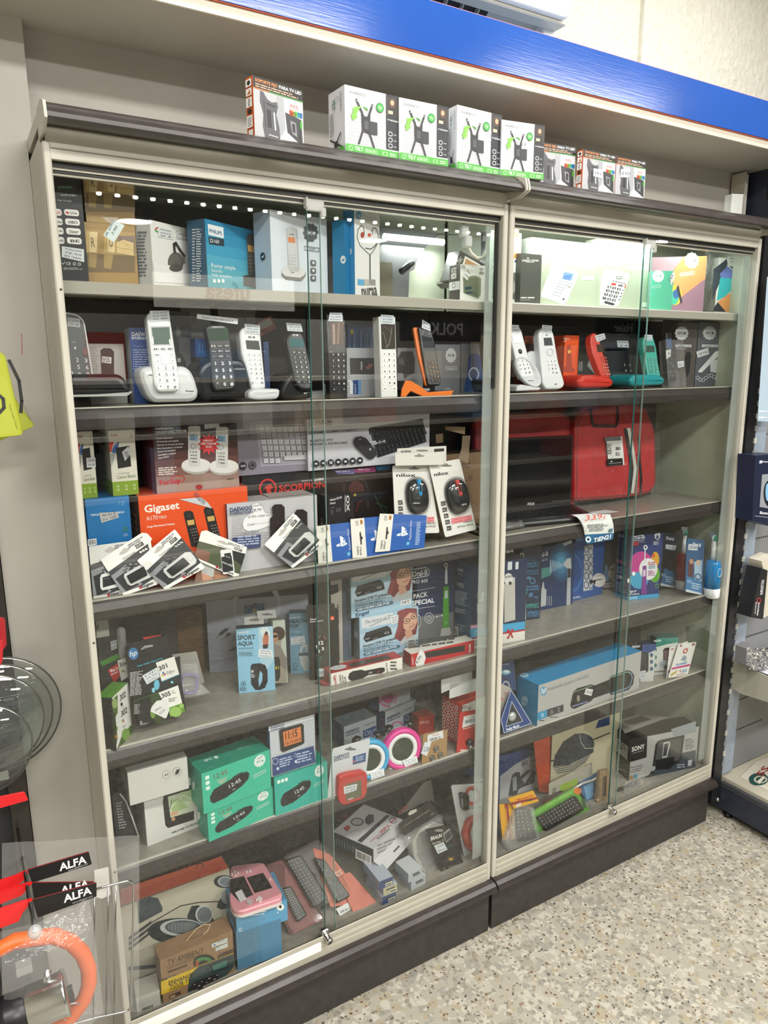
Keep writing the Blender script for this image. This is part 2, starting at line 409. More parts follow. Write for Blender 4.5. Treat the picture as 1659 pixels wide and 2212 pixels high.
def terrazzo():
    m=bpy.data.materials.new('terrazzo');m.use_nodes=True;nt=m.node_tree;b=nt.nodes['Principled BSDF'];L=nt.links.new
    tc=nt.nodes.new('ShaderNodeTexCoord');ns=nt.nodes.new('ShaderNodeTexNoise');ns.inputs['Scale'].default_value=45;ns.inputs['Detail'].default_value=3
    add=nt.nodes.new('ShaderNodeMixRGB');add.inputs[0].default_value=0.03;L(tc.outputs['Object'],add.inputs[1]);L(ns.outputs['Color'],add.inputs[2])
    last=None
    base=nt.nodes.new('ShaderNodeRGB');base.outputs[0].default_value=hexc('a8a395')+(1,);last=base.outputs[0]
    for sc,th,cols,seed in((26,0.05,('9c998d','b2aea0','a5a194'),0.0),(48,0.06,('97958b','bbb7a9','a69c85'),3.3),(90,0.10,('beb9ab','8f8a7c','aaa699'),7.1),(130,0.16,('75583c','58524a','948c78'),11.7)):
        mp=nt.nodes.new('ShaderNodeMapping');mp.inputs['Location'].default_value=(seed,seed,0);L(add.outputs[0],mp.inputs[0])
        vo=nt.nodes.new('ShaderNodeTexVoronoi');vo.inputs['Scale'].default_value=sc;L(mp.outputs[0],vo.inputs['Vector'])
        ve=nt.nodes.new('ShaderNodeTexVoronoi');ve.feature='DISTANCE_TO_EDGE';ve.inputs['Scale'].default_value=sc;L(mp.outputs[0],ve.inputs['Vector'])
        lt=nt.nodes.new('ShaderNodeMath');lt.operation='GREATER_THAN';lt.inputs[1].default_value=th;L(ve.outputs['Distance'],lt.inputs[0])
        sp=nt.nodes.new('ShaderNodeSeparateColor');L(vo.outputs['Color'],sp.inputs[0])
        gt=nt.nodes.new('ShaderNodeMath');gt.operation='GREATER_THAN';gt.inputs[1].default_value=0.52 if sc<100 else 0.86;L(sp.outputs[1],gt.inputs[0])
        mu=nt.nodes.new('ShaderNodeMath');mu.operation='MULTIPLY';L(lt.outputs[0],mu.inputs[0]);L(gt.outputs[0],mu.inputs[1])
        rp=nt.nodes.new('ShaderNodeValToRGB');rp.color_ramp.interpolation='CONSTANT'
        rp.color_ramp.elements[0].color=hexc(cols[0])+(1,);rp.color_ramp.elements[1].color=hexc(cols[2])+(1,);rp.color_ramp.elements[1].position=0.75
        e=rp.color_ramp.elements.new(0.35);e.color=hexc(cols[1])+(1,);L(sp.outputs[0],rp.inputs[0])
        mx=nt.nodes.new('ShaderNodeMixRGB');L(mu.outputs[0],mx.inputs[0]);L(last,mx.inputs[1]);L(rp.outputs[0],mx.inputs[2]);last=mx.outputs[0]
    L(last,b.inputs['Base Color']);b.inputs['Roughness'].default_value=0.35
    return m
struct('floor',B1((-3,-9,-0.05,9,0.5,0,terrazzo())))
def ceil_mat():
    m=bpy.data.materials.new('ceiling_tiles');m.use_nodes=True;nt=m.node_tree;b=nt.nodes['Principled BSDF']
    tc=nt.nodes.new('ShaderNodeTexCoord');br=nt.nodes.new('ShaderNodeTexBrick');br.offset=0;br.inputs['Scale'].default_value=1.0
    br.inputs['Brick Width'].default_value=0.6;br.inputs['Row Height'].default_value=0.6;br.inputs['Mortar Size'].default_value=0.012
    br.inputs['Color1'].default_value=hexc('c9c9c6')+(1,);br.inputs['Color2'].default_value=hexc('cfcfcc')+(1,);br.inputs['Mortar'].default_value=hexc('e8e8e4')+(1,)
    nt.links.new(tc.outputs['Object'],br.inputs[0]);nt.links.new(br.outputs[0],b.inputs['Base Color']);b.inputs['Roughness'].default_value=0.8;return m
struct('ceiling',B1((-3,-9,3.0,9,0.5,3.05,ceil_mat())))
xs=atY((1385,0),0.42).x
struct('wall_back',B1((-3,0.42,0,xs,0.5,3.0,STUCCO),(xs,0.405,0,9,0.5,3.0,STUCCO)))
struct('wall_front',B1((-3,-9.05,0,9,-9,3.0,M('b8b2a4',0.8))))
struct('wall_left',B1((-3.05,-9,0,-3,0.5,3.0,M('cfc8b8',0.8))))
struct('wall_right',B1((9,-9,0,9.05,0.5,3.0,M('b9b3a8',0.8))))
# boxed bulkhead over the case: laminate soffit, its pale edge, the blue fascia
BLUE=noisy('blue_gloss','1c50a8','2057b2',3,0.16,0.0);BLUE.node_tree.nodes['Principled BSDF'].inputs['Coat Weight'].default_value=0.4
_nt=BLUE.node_tree;_n=_nt.nodes.new('ShaderNodeTexNoise');_n.inputs['Scale'].default_value=9;_n.inputs['Detail'].default_value=6
_mp=_nt.nodes.new('ShaderNodeMapping');_mp.inputs['Scale'].default_value=(1.4,1,26);_tc=_nt.nodes.new('ShaderNodeTexCoord');_b=_nt.nodes.new('ShaderNodeBump');_b.inputs['Strength'].default_value=0.05;_b.inputs['Distance'].default_value=0.003
_nt.links.new(_tc.outputs['Object'],_mp.inputs[0]);_nt.links.new(_mp.outputs[0],_n.inputs['Vector']);_nt.links.new(_n.outputs['Fac'],_b.inputs['Height']);_nt.links.new(_b.outputs[0],_nt.nodes['Principled BSDF'].inputs['Normal'])
struct('trim_1',B1((-1.6,0.02,2.245,3.2,0.405,2.264,LAM)))
struct('trim_2',B1((-1.6,0.014,2.2455,3.2,0.0199,2.2662,M('d9d2c2',0.4))))
struct('trim_3',B1((-1.6,0.008,2.2685,3.2,0.02,2.369,BLUE),(-1.6,0.02,2.3,3.2,0.404,2.366,M('7d92b8',0.6))))
struct('trim_4',B1((-1.6,0.010,2.2662,3.2,0.02,2.2685,M('b5512e',0.5)),(-1.6,0.009,2.369,3.2,0.02,2.3705,M('c98a9a',0.5))))
struct('trim_5',B1((0.1805,0.246,2.0395,2.39,0.262,2.245,LAM)))
struct('trim_6',B1((0.045,0.205,0,0.1695,0.4,2.03,LAM2),(0.045,0.205,2.03,0.18,0.4,2.245,LAM2)))

# ================================================================ the two glass display cases
FX=(0.170,1.1760,2.172)
SH=[('s1',1.770),('s2',1.543),('s3',1.169),('s4',0.849),('s5',0.572)]
DECK=0.212
GLASS=clear('door_glass',(0.972,0.982,0.976),0.036)
EDGEG=M('2f5f5a',0.15)
def case(i,label,x0,x1,xe1,xe2,post0,post1):
    root=bpy.data.objects.new('display_case',None);COL.objects.link(root);root.location=(x0,0,0)
    props(root,label,'display case','glass display cases')
    inv=Matrix.Translation((-x0,0,0))
    def P(name,b,lab=None,par=None):
        o=b.build(name);o.parent=par or root
        if par is None:o.matrix_parent_inverse=inv
        if lab:o['label']=lab
        return o
    li=M('b3b8a8',0.4)if i else M('a9a79c',0.4)
    P('back_panel',B1((x0+0.005,0.340,0.17,x1-0.005,0.345,1.76,BACKP)))
    P('lit_back_panel',B1((x0+0.005,0.258,1.76,x1-0.005,0.263,2.02,GREENW)))  # pale colour paints the tube's light into the panel above the first shelf
    if not i:P('side_panel',B1((x0,0.032,0.0,x0+0.006,0.34,2.0,CREAM if not i else GREENW)),'left side panel of the case')
    if i:P('side_panel',B1((x1-0.006,0.032,0.0,x1,0.34,2.0,GREENW if i else CREAM)),'right side panel of the case')
    P('deck',B1((x0+0.006,0.0265,DECK-0.016,x1-0.006,0.34,DECK,SHELF)))
    P('top_board',B1((x0,0.002,2.016,x1,0.263,2.039,CREAM),(x0+0.006,0.03,1.99,x1-0.006,0.24,2.0,M('8d8f88',0.5))))
    # header: two cream bands over the doors with a black groove, then the door tracks
    a,b_=x0+0.006,x1-0.004
    P('header_panel',B1((a,0.004,1.9785,b_,0.012,2.0125,CREAM),bev=0.0015))
    P('top_rail',B1((post0[1]-0.002,0.001,1.9605,post1[0]+0.002,0.012,1.9772,CREAM),bev=0.001))
    P('door_track',B1((post0[1],0.013,1.952,post1[0],0.0165,1.964,M('1a1a18',0.5)),(post0[1],0.0165,1.948,post1[0],0.019,1.962,CREAM2),(post0[1],0.019,1.944,post1[0],0.022,1.960,M('1a1a18',0.5)),(post0[1],0.022,1.94,post1[0],0.03,1.958,CREAM2)),'grooved upper door track')
    for q in(post0,post1):P('door_post',B1((q[0],0.0,0.172 if q is post1 or i else 0.172,q[1],0.03,1.988,CREAM),bev=0.0025))
    # lower door track: ridged cream profile
    tr=MB();prof=[(0.026,0.196),(0.026,0.2045),(0.0225,0.2075),(0.020,0.2065),(0.0175,0.2125),(0.014,0.2115),(0.0115,0.2185),(0.0085,0.2180),(0.0055,0.2245),(0.002,0.2285),(0.0,0.2275),(0.0,0.2185),(0.0028,0.2165),(0.0028,0.2075),(0.0,0.2065),(0.0,0.1985),(0.003,0.1965),(0.003,0.1915),(0.0,0.1905),(0.0,0.172),(0.026,0.172)]
    tr.loft([[(x,y,z)for y,z in prof]for x in(post0[1]-0.001,post1[0]+0.001)],CREAM2,False);P('lower_door_track',tr)
    tr=MB();prof=[(0.03,0.1715),(-0.004,0.1735),(-0.016,0.1725),(-0.0255,0.166),(-0.030,0.157),(-0.0305,0.1515),(-0.024,0.149),(0.03,0.149)]
    tr.loft([[(x,y,z)for y,z in prof]for x in(x0+0.002,x1-0.002)],DARKP,False);P('bumper_rail',tr)
    P('plinth',B1((x0+0.005,0.002,0.0,x1-0.005,0.03,0.149,PLIN),(x0+0.004,-0.001,0.146,x1-0.004,0.002,0.1485,M('8d8880',0.3)),bev=0.001))
    # cornice
    tr=MB();prof=[(-0.004,2.0125),(-0.050,2.0045),(-0.0585,2.006),(-0.060,2.010),(-0.056,2.018),(-0.046,2.0265),(-0.036,2.032),(-0.035,2.0345),(-0.030,2.038),(-0.024,2.0405),(-0.020,2.040),(-0.004,2.030)]
    tr.loft([[(x,y,z)for y,z in prof]for x in(x0+0.004,x1-0.008)],DARKP,False);P('cornice',tr)
    for xx,mm in((x0-0.0005,CREAM),(x1-0.0075,CREAM)):
        pl=[(-0.058,2.0425-0.01),(-0.030,2.0425),(0.03,2.0425),(0.03,1.995),(-0.03,1.995),(-0.052,2.000),(-0.064,2.006),(-0.064,2.012)]
        tr=MB();tr.loft([[(xx,y,z)for y,z in pl],[(xx+0.0045,y,z)for y,z in pl]],mm,False);P('cornice_bracket',tr)
    # shelves
    for n,z in SH:
        xa,xb=x0+(0.010 if n!='s1' else 0.008),x1-0.014
        yb=0.25 if n in('s1',)or(n=='s3' and i)else 0.338;sh=B1((xa,0.047,z-0.004,xb,yb,z,SHELF if n!='s1' else CREAM))
        so=P('shelf',sh)
        tr=MB()
        if n=='s1':prof=[(0.047,z),(0.043,z),(0.041,z-0.003),(0.0415,z-0.022),(0.047,z-0.024)];mm=M('aaa69b',.35)
        else:prof=[(0.047,z-0.0005),(0.0435,z-0.0015),(0.040,z-0.006),(0.033,z-0.020),(0.0325,z-0.034),(0.036,z-0.040),(0.047,z-0.041)];mm=DARKP
        tr.loft([[(x,y,zz)for y,zz in prof]for x in(xa,xb)],mm,False)
        o=P('shelf_lip',tr,None,so);
        if n!='s1':
            o=P('edge_strip',B1((xa,0.0425,z-0.0012,xb,0.0475,z+0.0012,CREAM)),None,so)
            tr=MB();tr.tube([(xb+0.004,0.047,z-0.002),(xb+0.004,0.036,z-0.006),(xb+0.004,0.029,z-0.022),(xb+0.004,0.029,z-0.038),(xb+0.004,0.034,z-0.044),(xb+0.004,0.048,z-0.044)],0.0022,CREAM,6)
            o=P('shelf_bracket',tr,None,so)
    # sliding doors
    for k,(xa,xb,y)in enumerate(((xe1,post1[0]+0.004,0.0135),(post0[1]-0.004,xe2,0.0215))):
        b=MB();b.box(xa,y,0.208,xb,y+0.0015,1.955,GLASS);g=P('glass_door',b,'front sliding pane' if k==0 else 'rear sliding pane')
        e=(xa-0.0006,xa+0.0006)if k==0 else(xb-0.0005,xb+0.0005)
        P('pane_edge',B1((e[0],y-0.0015,0.214,e[1],y+0.003,1.955,EDGEG if k==0 else M('8fb0a8',0.2))),'dark polished edge of the pane',g)
    P('pull_strip',B1((post1[0]-0.034,0.0235,0.24,post1[0]-0.004,0.026,1.95,clear('green_strip',(0.62,0.72,0.66),0.03,0.1,0.25))),'translucent green pull strip at the door edge')
    if not i:P('edge_gasket',B1((post1[0]-0.009,0.018,1.56,post1[0]-0.001,0.023,1.952,M('0d0e12',0.5))),'black gasket')
    # clip on the glass and lock below it
    c=MB();cx=xe1+0.002
    c.box(cx-0.006,0.004,1.925,cx+0.034,0.0125,1.947,clear('clip_plastic',(0.85,0.86,0.82),0.12,0.1,0.35),0.002);c.box(cx+0.026,0.003,1.916,cx+0.038,0.0125,1.934,clear('clip_plastic'),0.002);c.box(cx-0.008,0.002,1.93,cx-0.003,0.016,1.95,clear('clip_plastic'),0.001)
    P('door_clip',c,'clear plastic clip')
    c=MB();ch=M('c8c8c6',0.18,1.0);lx=xe1-0.006;c.box(lx-0.008,0.001,0.222,lx+0.010,0.013,0.243,ch,0.002)
    c.lathe([(0.0065,-0.001),(0.0075,0.001),(0.0075,0.013),(0.0088,0.014),(0.0088,0.019),(0.008,0.0205),(0.006,0.0205)],(lx+0.002,0.002,0.226),(0.15,-1,-0.35),ch,20)
    lk=P('lock',c,'chrome cylinder lock')
    c=MB();ax=V((0.15,-1,-0.35)).normalized();q=V((lx+0.002,0.002,0.226))+ax*0.0206;c.tube([tuple(q+V((0,0,0.003))),tuple(q-V((0,0,0.003)))],0.0012,M('k',0.4),6);P('keyhole',c,None,lk)
    if not i:  # glossy white insert of the left door's track
        P('white_insert',B1((post0[1],-0.0012,0.190,lx-0.012,0.0105,0.2135,M('fdfdf8',0.12,coat=0.6)),bev=0.001),'glossy white cover strip in the lower track')
    # screws
    for zz in(0.6,1.1,1.75):
        c=MB();c.lathe([(0.0022,0),(0.002,0.001),(0.0005,0.0014)],(x1-0.0061 if i else x0+0.0085,0.06 if i else-0.0002,zz),(-1,0,0)if i else(0,-1,0),M('5a5850',0.4,0.8),8);P('screw',c)
    return root
K(0,0,1)
e1=atY((683,1250),0.0135).x;e2=atY((708,1250),0.0215).x
f1=atY((1353,1140),0.0135).x;f2=atY((1369,1140),0.0215).x
case(0,'left glass display case, cream framed, crowded with cordless phones and small electronics',FX[0],FX[1]+0.0005,e1,e2,(0.170,0.183),(1.159,1.173))
case(1,'right glass display case holding the laptop, the red bag and the toothbrush boxes',FX[1]+0.0015,FX[2],f1,f2,(1.179,1.194),(2.158,2.172))
# fluorescent tube hidden behind the right header
c=MB();c.tube([(1.22,0.06,1.985),(2.02,0.06,1.985)],0.008,M('f4fff8',0.5,0,5.0),12);o=c.build('tube_lamp');props(o,'white fluorescent tube fixed under the top of the right display case','lamp')
c=MB();c.tube([(0.96,0.22,1.93),(1.14,0.22,1.93)],0.008,M('f4fff8',0.5,0,5.0),12);o=c.build('tube_lamp');props(o,'short end of a white tube glowing behind the curved reflection sheet','lamp')
# tall steel slotted unit on the right of the cases
UB=bpy.data.objects.new('wall_shelving',None);COL.objects.link(UB);UB.location=(2.24,0,0);props(UB,'black and blue-grey steel shelving unit right of the display cases','shelving')
def UP_(name,b,lab=None,par=None):
    o=b.build(name);o.parent=par or UB
    if not par:o.matrix_parent_inverse=Matrix.Translation((-2.24,0,0))
    if lab:o['label']=lab
    return o
BG=noisy('blue_grey_steel','8d99a8','97a3b2',30,0.4);PG=noisy('grey_panel','77797a','84868a',4,0.5)
b=MB();b.box(2.185,0.0,0.06,2.232,0.06,2.0,BLACKM);UP_('upright',b)
for k in range(44):
    z=0.2+k*0.04
    if z<1.9:UP_('slot_tab',B1((2.226,-0.004,z,2.238,0.006,z+0.017,M('b9b9b2' if k%2 else '8f9292',0.4))))
UP_('side_strip',B1((2.240,0.003,0.158,2.300,0.03,1.93,BG),bev=0.003),'blue-grey upright strip')
b=MB();b.box(2.302,0.02,0.15,3.3,0.03,1.93,PG);pn=UP_('perforated_panel',b)
b=MB()
for r_ in range(15):
    z=0.30+r_*0.12
    for k in range(16):b.box(2.312+k*0.011,0.0193,z,2.317+k*0.011,0.0202,z+0.006,M('k',0.8))
o=b.build('perforations',pn);o.parent=pn;o['kind']='stuff'
UP_('base_plate',B1((2.236,-0.62,0.03,3.3,0.02,0.128,NAVYM)))
UP_('base_rim',B1((2.234,-0.62,0.118,2.25,0.0,0.135,M('3c3f45',0.4)),(2.25,-0.6,0.128,3.3,0.02,0.148,M('b9b4a4',0.5))),'cream bottom shelf in a dark rim')
c=MB();c.lathe([(0.016,0),(0.016,0.012),(0.008,0.014),(0.008,0.03)],(2.262,-0.02,0),(0,0,1),M('1c1c1e',0.4),16);UP_('levelling_foot',c)
c=MB();c.lathe([(0.009,0),(0.009,0.006),(0.006,0.007),(0.006,0.012),(0.003,0.013)],(2.225,0.006,0.068),(-0.5,-1,0),M('b0b0ae',0.3,1),12);UP_('bolt',c)
br=[(0.0,0.60),(0.0,0.50),(-0.04,0.493),(-0.16,0.505),(-0.34,0.55),(-0.34,0.575),(-0.1,0.592)]
c=MB();c.loft([[(2.236,y,z)for y,z in br],[(2.241,y,z)for y,z in br]],M('a9a99c',0.4),False);UP_('shelf_bracket',c)
UP_('shelf',B1((2.242,-0.34,0.556,3.3,0.018,0.572,M('b4b0a4',0.4))))
# slotted dark plate above, seen against the soffit
b=MB();b.box(2.395,-0.5,1.95,2.403,0.245,2.2445,NAVYM);o=b.build('slotted_plate');props(o,'dark blue slotted steel plate rising to the soffit above the right corner','panel')
for yy,z0,z1 in((0.13,2.15,2.2),(0.115,2.06,2.12),(0.0,2.15,2.2)):
    q=B1((2.3938,yy,z0,2.3952,yy+0.014,z1,M('050608',0.8))).build('slot',o)
o=B1((2.345,0.20,2.0,2.372,0.212,2.235,M('c9c8c2',0.5)),(2.34,0.19,2.0,2.346,0.24,2.238,M('b9b4a8',0.5))).build('filler_strip');props(o,'pale narrow board standing in the corner under the soffit','board')
# air conditioner on the wall
K(0,0,1)
q=atY((1237,44),0.18);AC=bpy.data.objects.new('air_conditioner',None);COL.objects.link(AC);AC.location=(q.x,0.4,q.z);props(AC,'white split air conditioner on the stucco wall above the blue fascia','air conditioner')
def AP(name,b,lab=None):
    o=b.build(name);o.parent=AC;o.matrix_parent_inverse=Matrix.Translation((-q.x,-0.4,-q.z))
    if lab:o['label']=lab
WH=M('f0efe8',0.35)
b=MB();b.slab(rrect(q.x-0.95,q.z,q.x,q.z+0.24,0.03,6),0.18,0.235,WH,0.01,True,3);AP('front_cover',b)
AP('casing',B1((q.x-0.94,0.2355,q.z+0.03,q.x-0.008,0.40,q.z+0.23,WH),(q.x-0.05,0.2355,q.z-0.09,q.x-0.008,0.40,q.z+0.03,WH),bev=0.004))
AP('cover_rim',B1((q.x-0.94,0.195,q.z-0.010,q.x-0.008,0.238,q.z-0.0005,M('c9c5b4',0.4)),bev=0.003))
b=MB();pl=[(0.238,q.z+0.02),(0.40,q.z-0.10),(0.40,q.z+0.03),(0.238,q.z+0.03)];b.loft([[(x_,y,z)for y,z in pl]for x_ in(q.x-0.22,q.x-0.05)],M('b9b5a4',0.5),False);AP('outlet_shroud',b)
b=MB();b.loft([[(x_,y,z)for y,z in pl]for x_ in(q.x-0.9,q.x-0.22)],M('1e1d19',0.7),False);AP('dark_recess',b,'dark blower slot')
for k in range(13):
    b=MB();xx=q.x-0.86+k*0.05;pl=[(0.24,q.z+0.012),(0.33,q.z-0.02),(0.36,q.z-0.075),(0.30,q.z-0.05),(0.25,q.z-0.005)]
    b.loft([[(xx,y,z)for y,z in pl],[(xx+0.004,y,z)for y,z in pl]],M('a9a594',0.5),False);AP('louvre',b)
AP('swing_flap',B1((q.x-0.88,0.24,q.z-0.004,q.x-0.2,0.246,q.z+0.004,WH)))
# ---- the shop behind the camera: what the panes mirror
for nm,lb,x,y in(('downlight','round ceiling downlight mirrored over the white streaming-stick carton',1.67,-6.08),('downlight','round ceiling downlight mirrored over the earphone carton',4.23,-5.95),('downlight','round ceiling downlight mirrored beside the orange tablet carton',7.2,-4.35)):
    c=MB();c.lathe([(0.19,0),(0.19,0.02),(0.165,0.025),(0.16,0.012)],(x,y,2.998),(0,0,-1),M('e8e8e8',0.4),24);o=c.build(nm);props(o,lb,'lamp','ceiling downlights')
    c=MB();c.lathe([(0.16,0.0),(0.16,0.012)],(x,y,2.99),(0,0,-1),M('fffdf5',0.4,0,22.0),24);l=c.build('diffuser',o)
b=MB();b.box(1.0,-4.93,2.96,6.4,-4.87,3.0,M('6a6a68',0.6));o=b.build('light_track');props(o,'long ceiling track of small LED points mirrored in the top panes','lamp')
for k in range(38):
    c=MB();c.lathe([(0.018,0.0),(0.022,0.012),(0.018,0.02)],(1.15+k*0.139,-4.9,2.96),(0,0,-1),M('fffbe8',0.4,0,40.0),8);l=c.build('led_point',o)
def sign(name,label,x,y,z,w,h,bgc,txt,col,tw):
    o=B1((x,y-0.02,z,x+w,y,z+h,M(bgc,0.5,0,0.8))).build(name);props(o,label,'sign')
    vs,fs,wd=textmesh(txt,True);k=tw/wd;b=MB();x1=x+w/2+tw/2
    b.mesh([(x1-v[0]*k,y+0.002,z+h*0.3+v[1]*k)for v in vs],fs,M(col,0.5));b.build('lettering',o)
sign('shop_sign','white sign with red lettering hung on the far side of the aisle',1.2,-3.55,2.0,1.0,0.22,'f0ede2','ufesa','b0242c',0.32)
sign('shop_sign','dark sign with white serif-like lettering on the far side of the aisle',3.1,-3.55,1.8,0.8,0.18,'20242a','POLKA','c9c9c9',0.42)
sign('shop_sign','black sign with a white appliance name on the far side of the aisle',5.3,-3.55,1.86,0.7,0.18,'14161a','Haier','f2f2f2',0.26)
G=bpy.data.objects.new('opposite_shelving',None);COL.objects.link(G);G.location=(2.5,-3.8,0);props(G,'long grey shelving across the aisle, mirrored in the glass doors','shelving')
for nm,bx in[('back_panel',(-0.5,-4.1,0,6.6,-4.06,1.98,M('8b8a86',0.6)))]+[('shelf',(-0.5,-4.05,z,6.6,-3.62,z+0.03,M('d8d4c8',0.5)))for z in(0.25,0.7,1.12,1.5)]:
    o=B1(bx).build(nm);o.parent=G;o.matrix_parent_inverse=Matrix.Translation((-2.5,3.8,0))
rn=random.Random(3);x=-0.4
for z in(0.73,1.15,1.53):
    x=-0.4+rn.random()*0.2
    while x<6.3:
        w_,h_=0.12+rn.random()*0.3,0.14+rn.random()*0.2
        if rn.random()<0.62:
            hx,cn=rn.choice((('8fb4e0','pale blue'),('d9d6cc','off-white'),('5a5f66','charcoal'),('c9b79a','tan'),('aab6c4','grey-blue'),('b04a42','brick red'),('30506e','navy'),('e8e4da','cream')))
            o=B1((x,-3.95,z+0.001,x+w_,-3.68,z+h_,M(hx,0.5))).build('appliance_carton')
            props(o,'%s appliance carton mirrored in the glass, on the %s shelf across the aisle'%(cn,{0.73:'lower',1.15:'middle',1.53:'upper'}[z]),'box','%s cartons on the opposite %s shelf'%(cn,{0.73:'lower',1.15:'middle',1.53:'upper'}[z]))
        x+=w_+0.06+rn.random()*0.2
# ================================================================ printed designs that several packages share (face fractions, 0-100 from the upper left)
def art_mount(it,price=None,side=True):
    it.unit();it.all('c9cacc')
    it.q([(0,22),(45,22),(45,100),(0,100)],'b4b6ba');it.q([(60,24),(100,30),(100,100),(60,100)],'d7d7d6')
    it.q([(45,22),(60,22),(62,75),(46,100)],'a5a8ad')
    it.q([(13,22),(19,22),(27,33),(36,36),(46,33),(48,40),(44,55),(50,78),(50,99),(20,99),(16,80),(18,60),(12,40)],'56585c')
    it.q([(25,50),(33,50),(34,80),(26,80)],'2a2b2e').q([(38,52),(41,52),(43,82),(40,82)],'d0d0d0').ln([(20,38),(22,80)],1.2,'2f3033').ln([(26,40),(42,42)],2.0,'2a2b2e').ln([(28,92),(46,93)],2.0,'b9b9b9')
    it.q([(62,46),(96,52),(98,98),(66,80)],'3c3e42').q([(72,58),(84,60),(86,84),(76,80)],'8d8f92').q([(76,62),(82,63),(82,78),(77,77)],'2a2b2e')
    it.q([(0,0),(100,0),(100,19),(0,19)],'1b1a1a').q([(0,19),(100,19),(100,20.5),(0,20.5)],'3f9a3a').q([(0,19),(30,19),(30,20.5),(0,20.5)],'e0702c')
    it.t('SOPORTE FIJO',4,8.5,48,8.5,'dd8a4c',h=5.2,b=1).t('PARA TV LED',51,8.5,97,8.5,'w',h=5.2,b=1).fz(4,10.5,97,18,2,'c9a58a')
    it.r(70,27,92,37,'w').t('AXIL',72,35,90,35,'c03a2a',h=6,b=1)
    for i,c in enumerate(('e0452c','eaa02c','5fb84a','38a6c8','2f6fb0')):it.r(71+i*5.4,40,76.4+i*5.4,49,c)
    it.t('LED TV',73,47.5,96,47.5,'k',h=5.5,b=1);it.r(92,55,97,68,'4aa03a').fz(92,70,97,95,6,'4a4a4a')
    if side:
        it.face('L').r(10,4,88,16,'w').e(50,10,22,4,'2a2a2a').r(10,19,88,31,'w').q([(25,29),(60,21),(75,29)],'c46a2a').r(10,34,88,50,'w').t('VESA',35,35,35,49,'k',h=28,b=1).e(50,57,30,4,'2b2b2b').r(10,64,88,84,'w').fz(20,66,80,82,7,'555555').r(30,88,88,99,'e9e9e9').face('F')
    it.unit(False);it.flush()
    if price:it.tag(*price)
def art_wallmount(it,side=True,price=None):
    it.unit();it.all('e3e5e6')
    for j in range(26):
        y=18+j*2.8
        it.ln([(0+(j*37%11),y),(22,y+1.2),(40,y-0.6),(70,y+0.9)],0.5,'bfc2c4' if j%2 else 'a9adb0')
    it.q([(76,0),(100,0),(100,86),(76,86)],'20242c')
    it.q([(76,4),(100,4),(100,34),(76,34)],'3a3431').e(88,13,6,8,'5a3c2a').e(88,12,3.6,4.2,'d9a98a').q([(80,34),(82,20),(94,20),(97,34)],'242424').r(80,25,89,30,'d9c8a4')
    it.t('TV Wall Bracket',78,41,99,41,'e8e8e8',h=2.4,b=1)
    for j in range(3):it.r(80,58+j*9.5,88,65+j*9.5,'e9e9e9',0.003).r(81,59+j*9.5,87,64+j*9.5,'20242c',0.002).t('360',90,63+j*9.5,96,63+j*9.5,'e0e0e0',h=2)
    it.t('VIVANCO',7,12,38,12,'2b2e33',h=4.4,b=0)
    bk='23262a'
    it.ln([(20,19),(31,38)],3.4,bk).ln([(50,22),(43,40)],3.4,bk).q([(29,34),(35,42),(40,42),(46,37),(45,66),(42,68),(33,66),(30,64)],bk).q([(45,48),(59,48),(59,68),(45,68)],'2d3135')
    it.ln([(32,64),(24,86)],3.4,bk).ln([(43,64),(54,92)],3.4,bk).e(21.5,21,0.9,1,'d0d0d0').e(49,24,0.9,1,'d0d0d0').r(34,49,42,62,'4a4e52')
    it.q([(14,32),(30,28),(24,34),(20,42),(22,46),(13,52),(10,42),(14,42)],'7ac043').q([(31,27),(40,29),(42,34),(36,31)],'3f8f2a').e(64,24,7.5,7.5,'1f7a30').e(64,24,6,6,'3fae49').t('TV',60,27,68,27,'d9f2c0',h=5,b=1)
    it.q([(0,89),(100,89),(100,100),(0,100)],'4dae3c').t('TILT',16,97,32,97,'w',h=5.5,b=1).e(9,95,3.6,4,'d8f0d0',0.8).fz(35,92,60,98,3,'c8ecc0').r(68,92,78,98,'a8dc9c').r(70,93,76,97,'4dae3c').fz(82,92,98,98,2,'c8ecc0')
    if side:
        it.face('L').q([(0,92),(100,92),(100,100),(0,100)],'4dae3c').e(55,17,16,5,'9aa0a0',0.85).t('TILT',30,14,30,30,'3a7a5a',h=16,b=1).t('VIVANCO',78,8,78,38,'33363a',h=9).fz(12,34,40,70,10,'8a9090').ln([(15,74),(85,92)],5,'23262a').ln([(80,70),(30,94)],5,'23262a').r(40,80,62,90,'23262a').face('F')
    it.unit(False);it.flush()
    if price:it.tag(*price)
# ---- on top of the cases
TOPZ=2.0415
K(500,120,3.607)
G1='television mount cartons on top of the cases'
i=ft('mount_carton','orange and black flat television mount carton standing alone, furthest left on top','box',(164,152),(552,275),-0.018,TOPZ,(103,172),group=G1).carton('c8c8c8','c9602c');art_mount(i)
i=ft('wall_mount_carton','first white and green wall mount carton, its white side showing','box',(880,225),(1298,322),-0.018,TOPZ,(757,312),group='tilting wall mount cartons').carton('e4e6e8','d9dde3');art_wallmount(i)
K(900,180,3.19)
i=ft('wall_mount_carton','second white and green wall mount carton, set flat beside the first','box',(-120,96),(217,165),-0.018,TOPZ,0.055,group='tilting wall mount cartons').carton('e4e6e8','d9dde3');art_wallmount(i,False)
i=ft('wall_mount_carton','third white and green wall mount carton, turned, with a price slip at its right edge','box',(280,147),(586,222),-0.018,TOPZ,(220,172),group='tilting wall mount cartons').carton('e4e6e8','d9dde3');art_wallmount(i,True,(((492,325),(580,345),(572,420),(490,398)),('19,90',)))
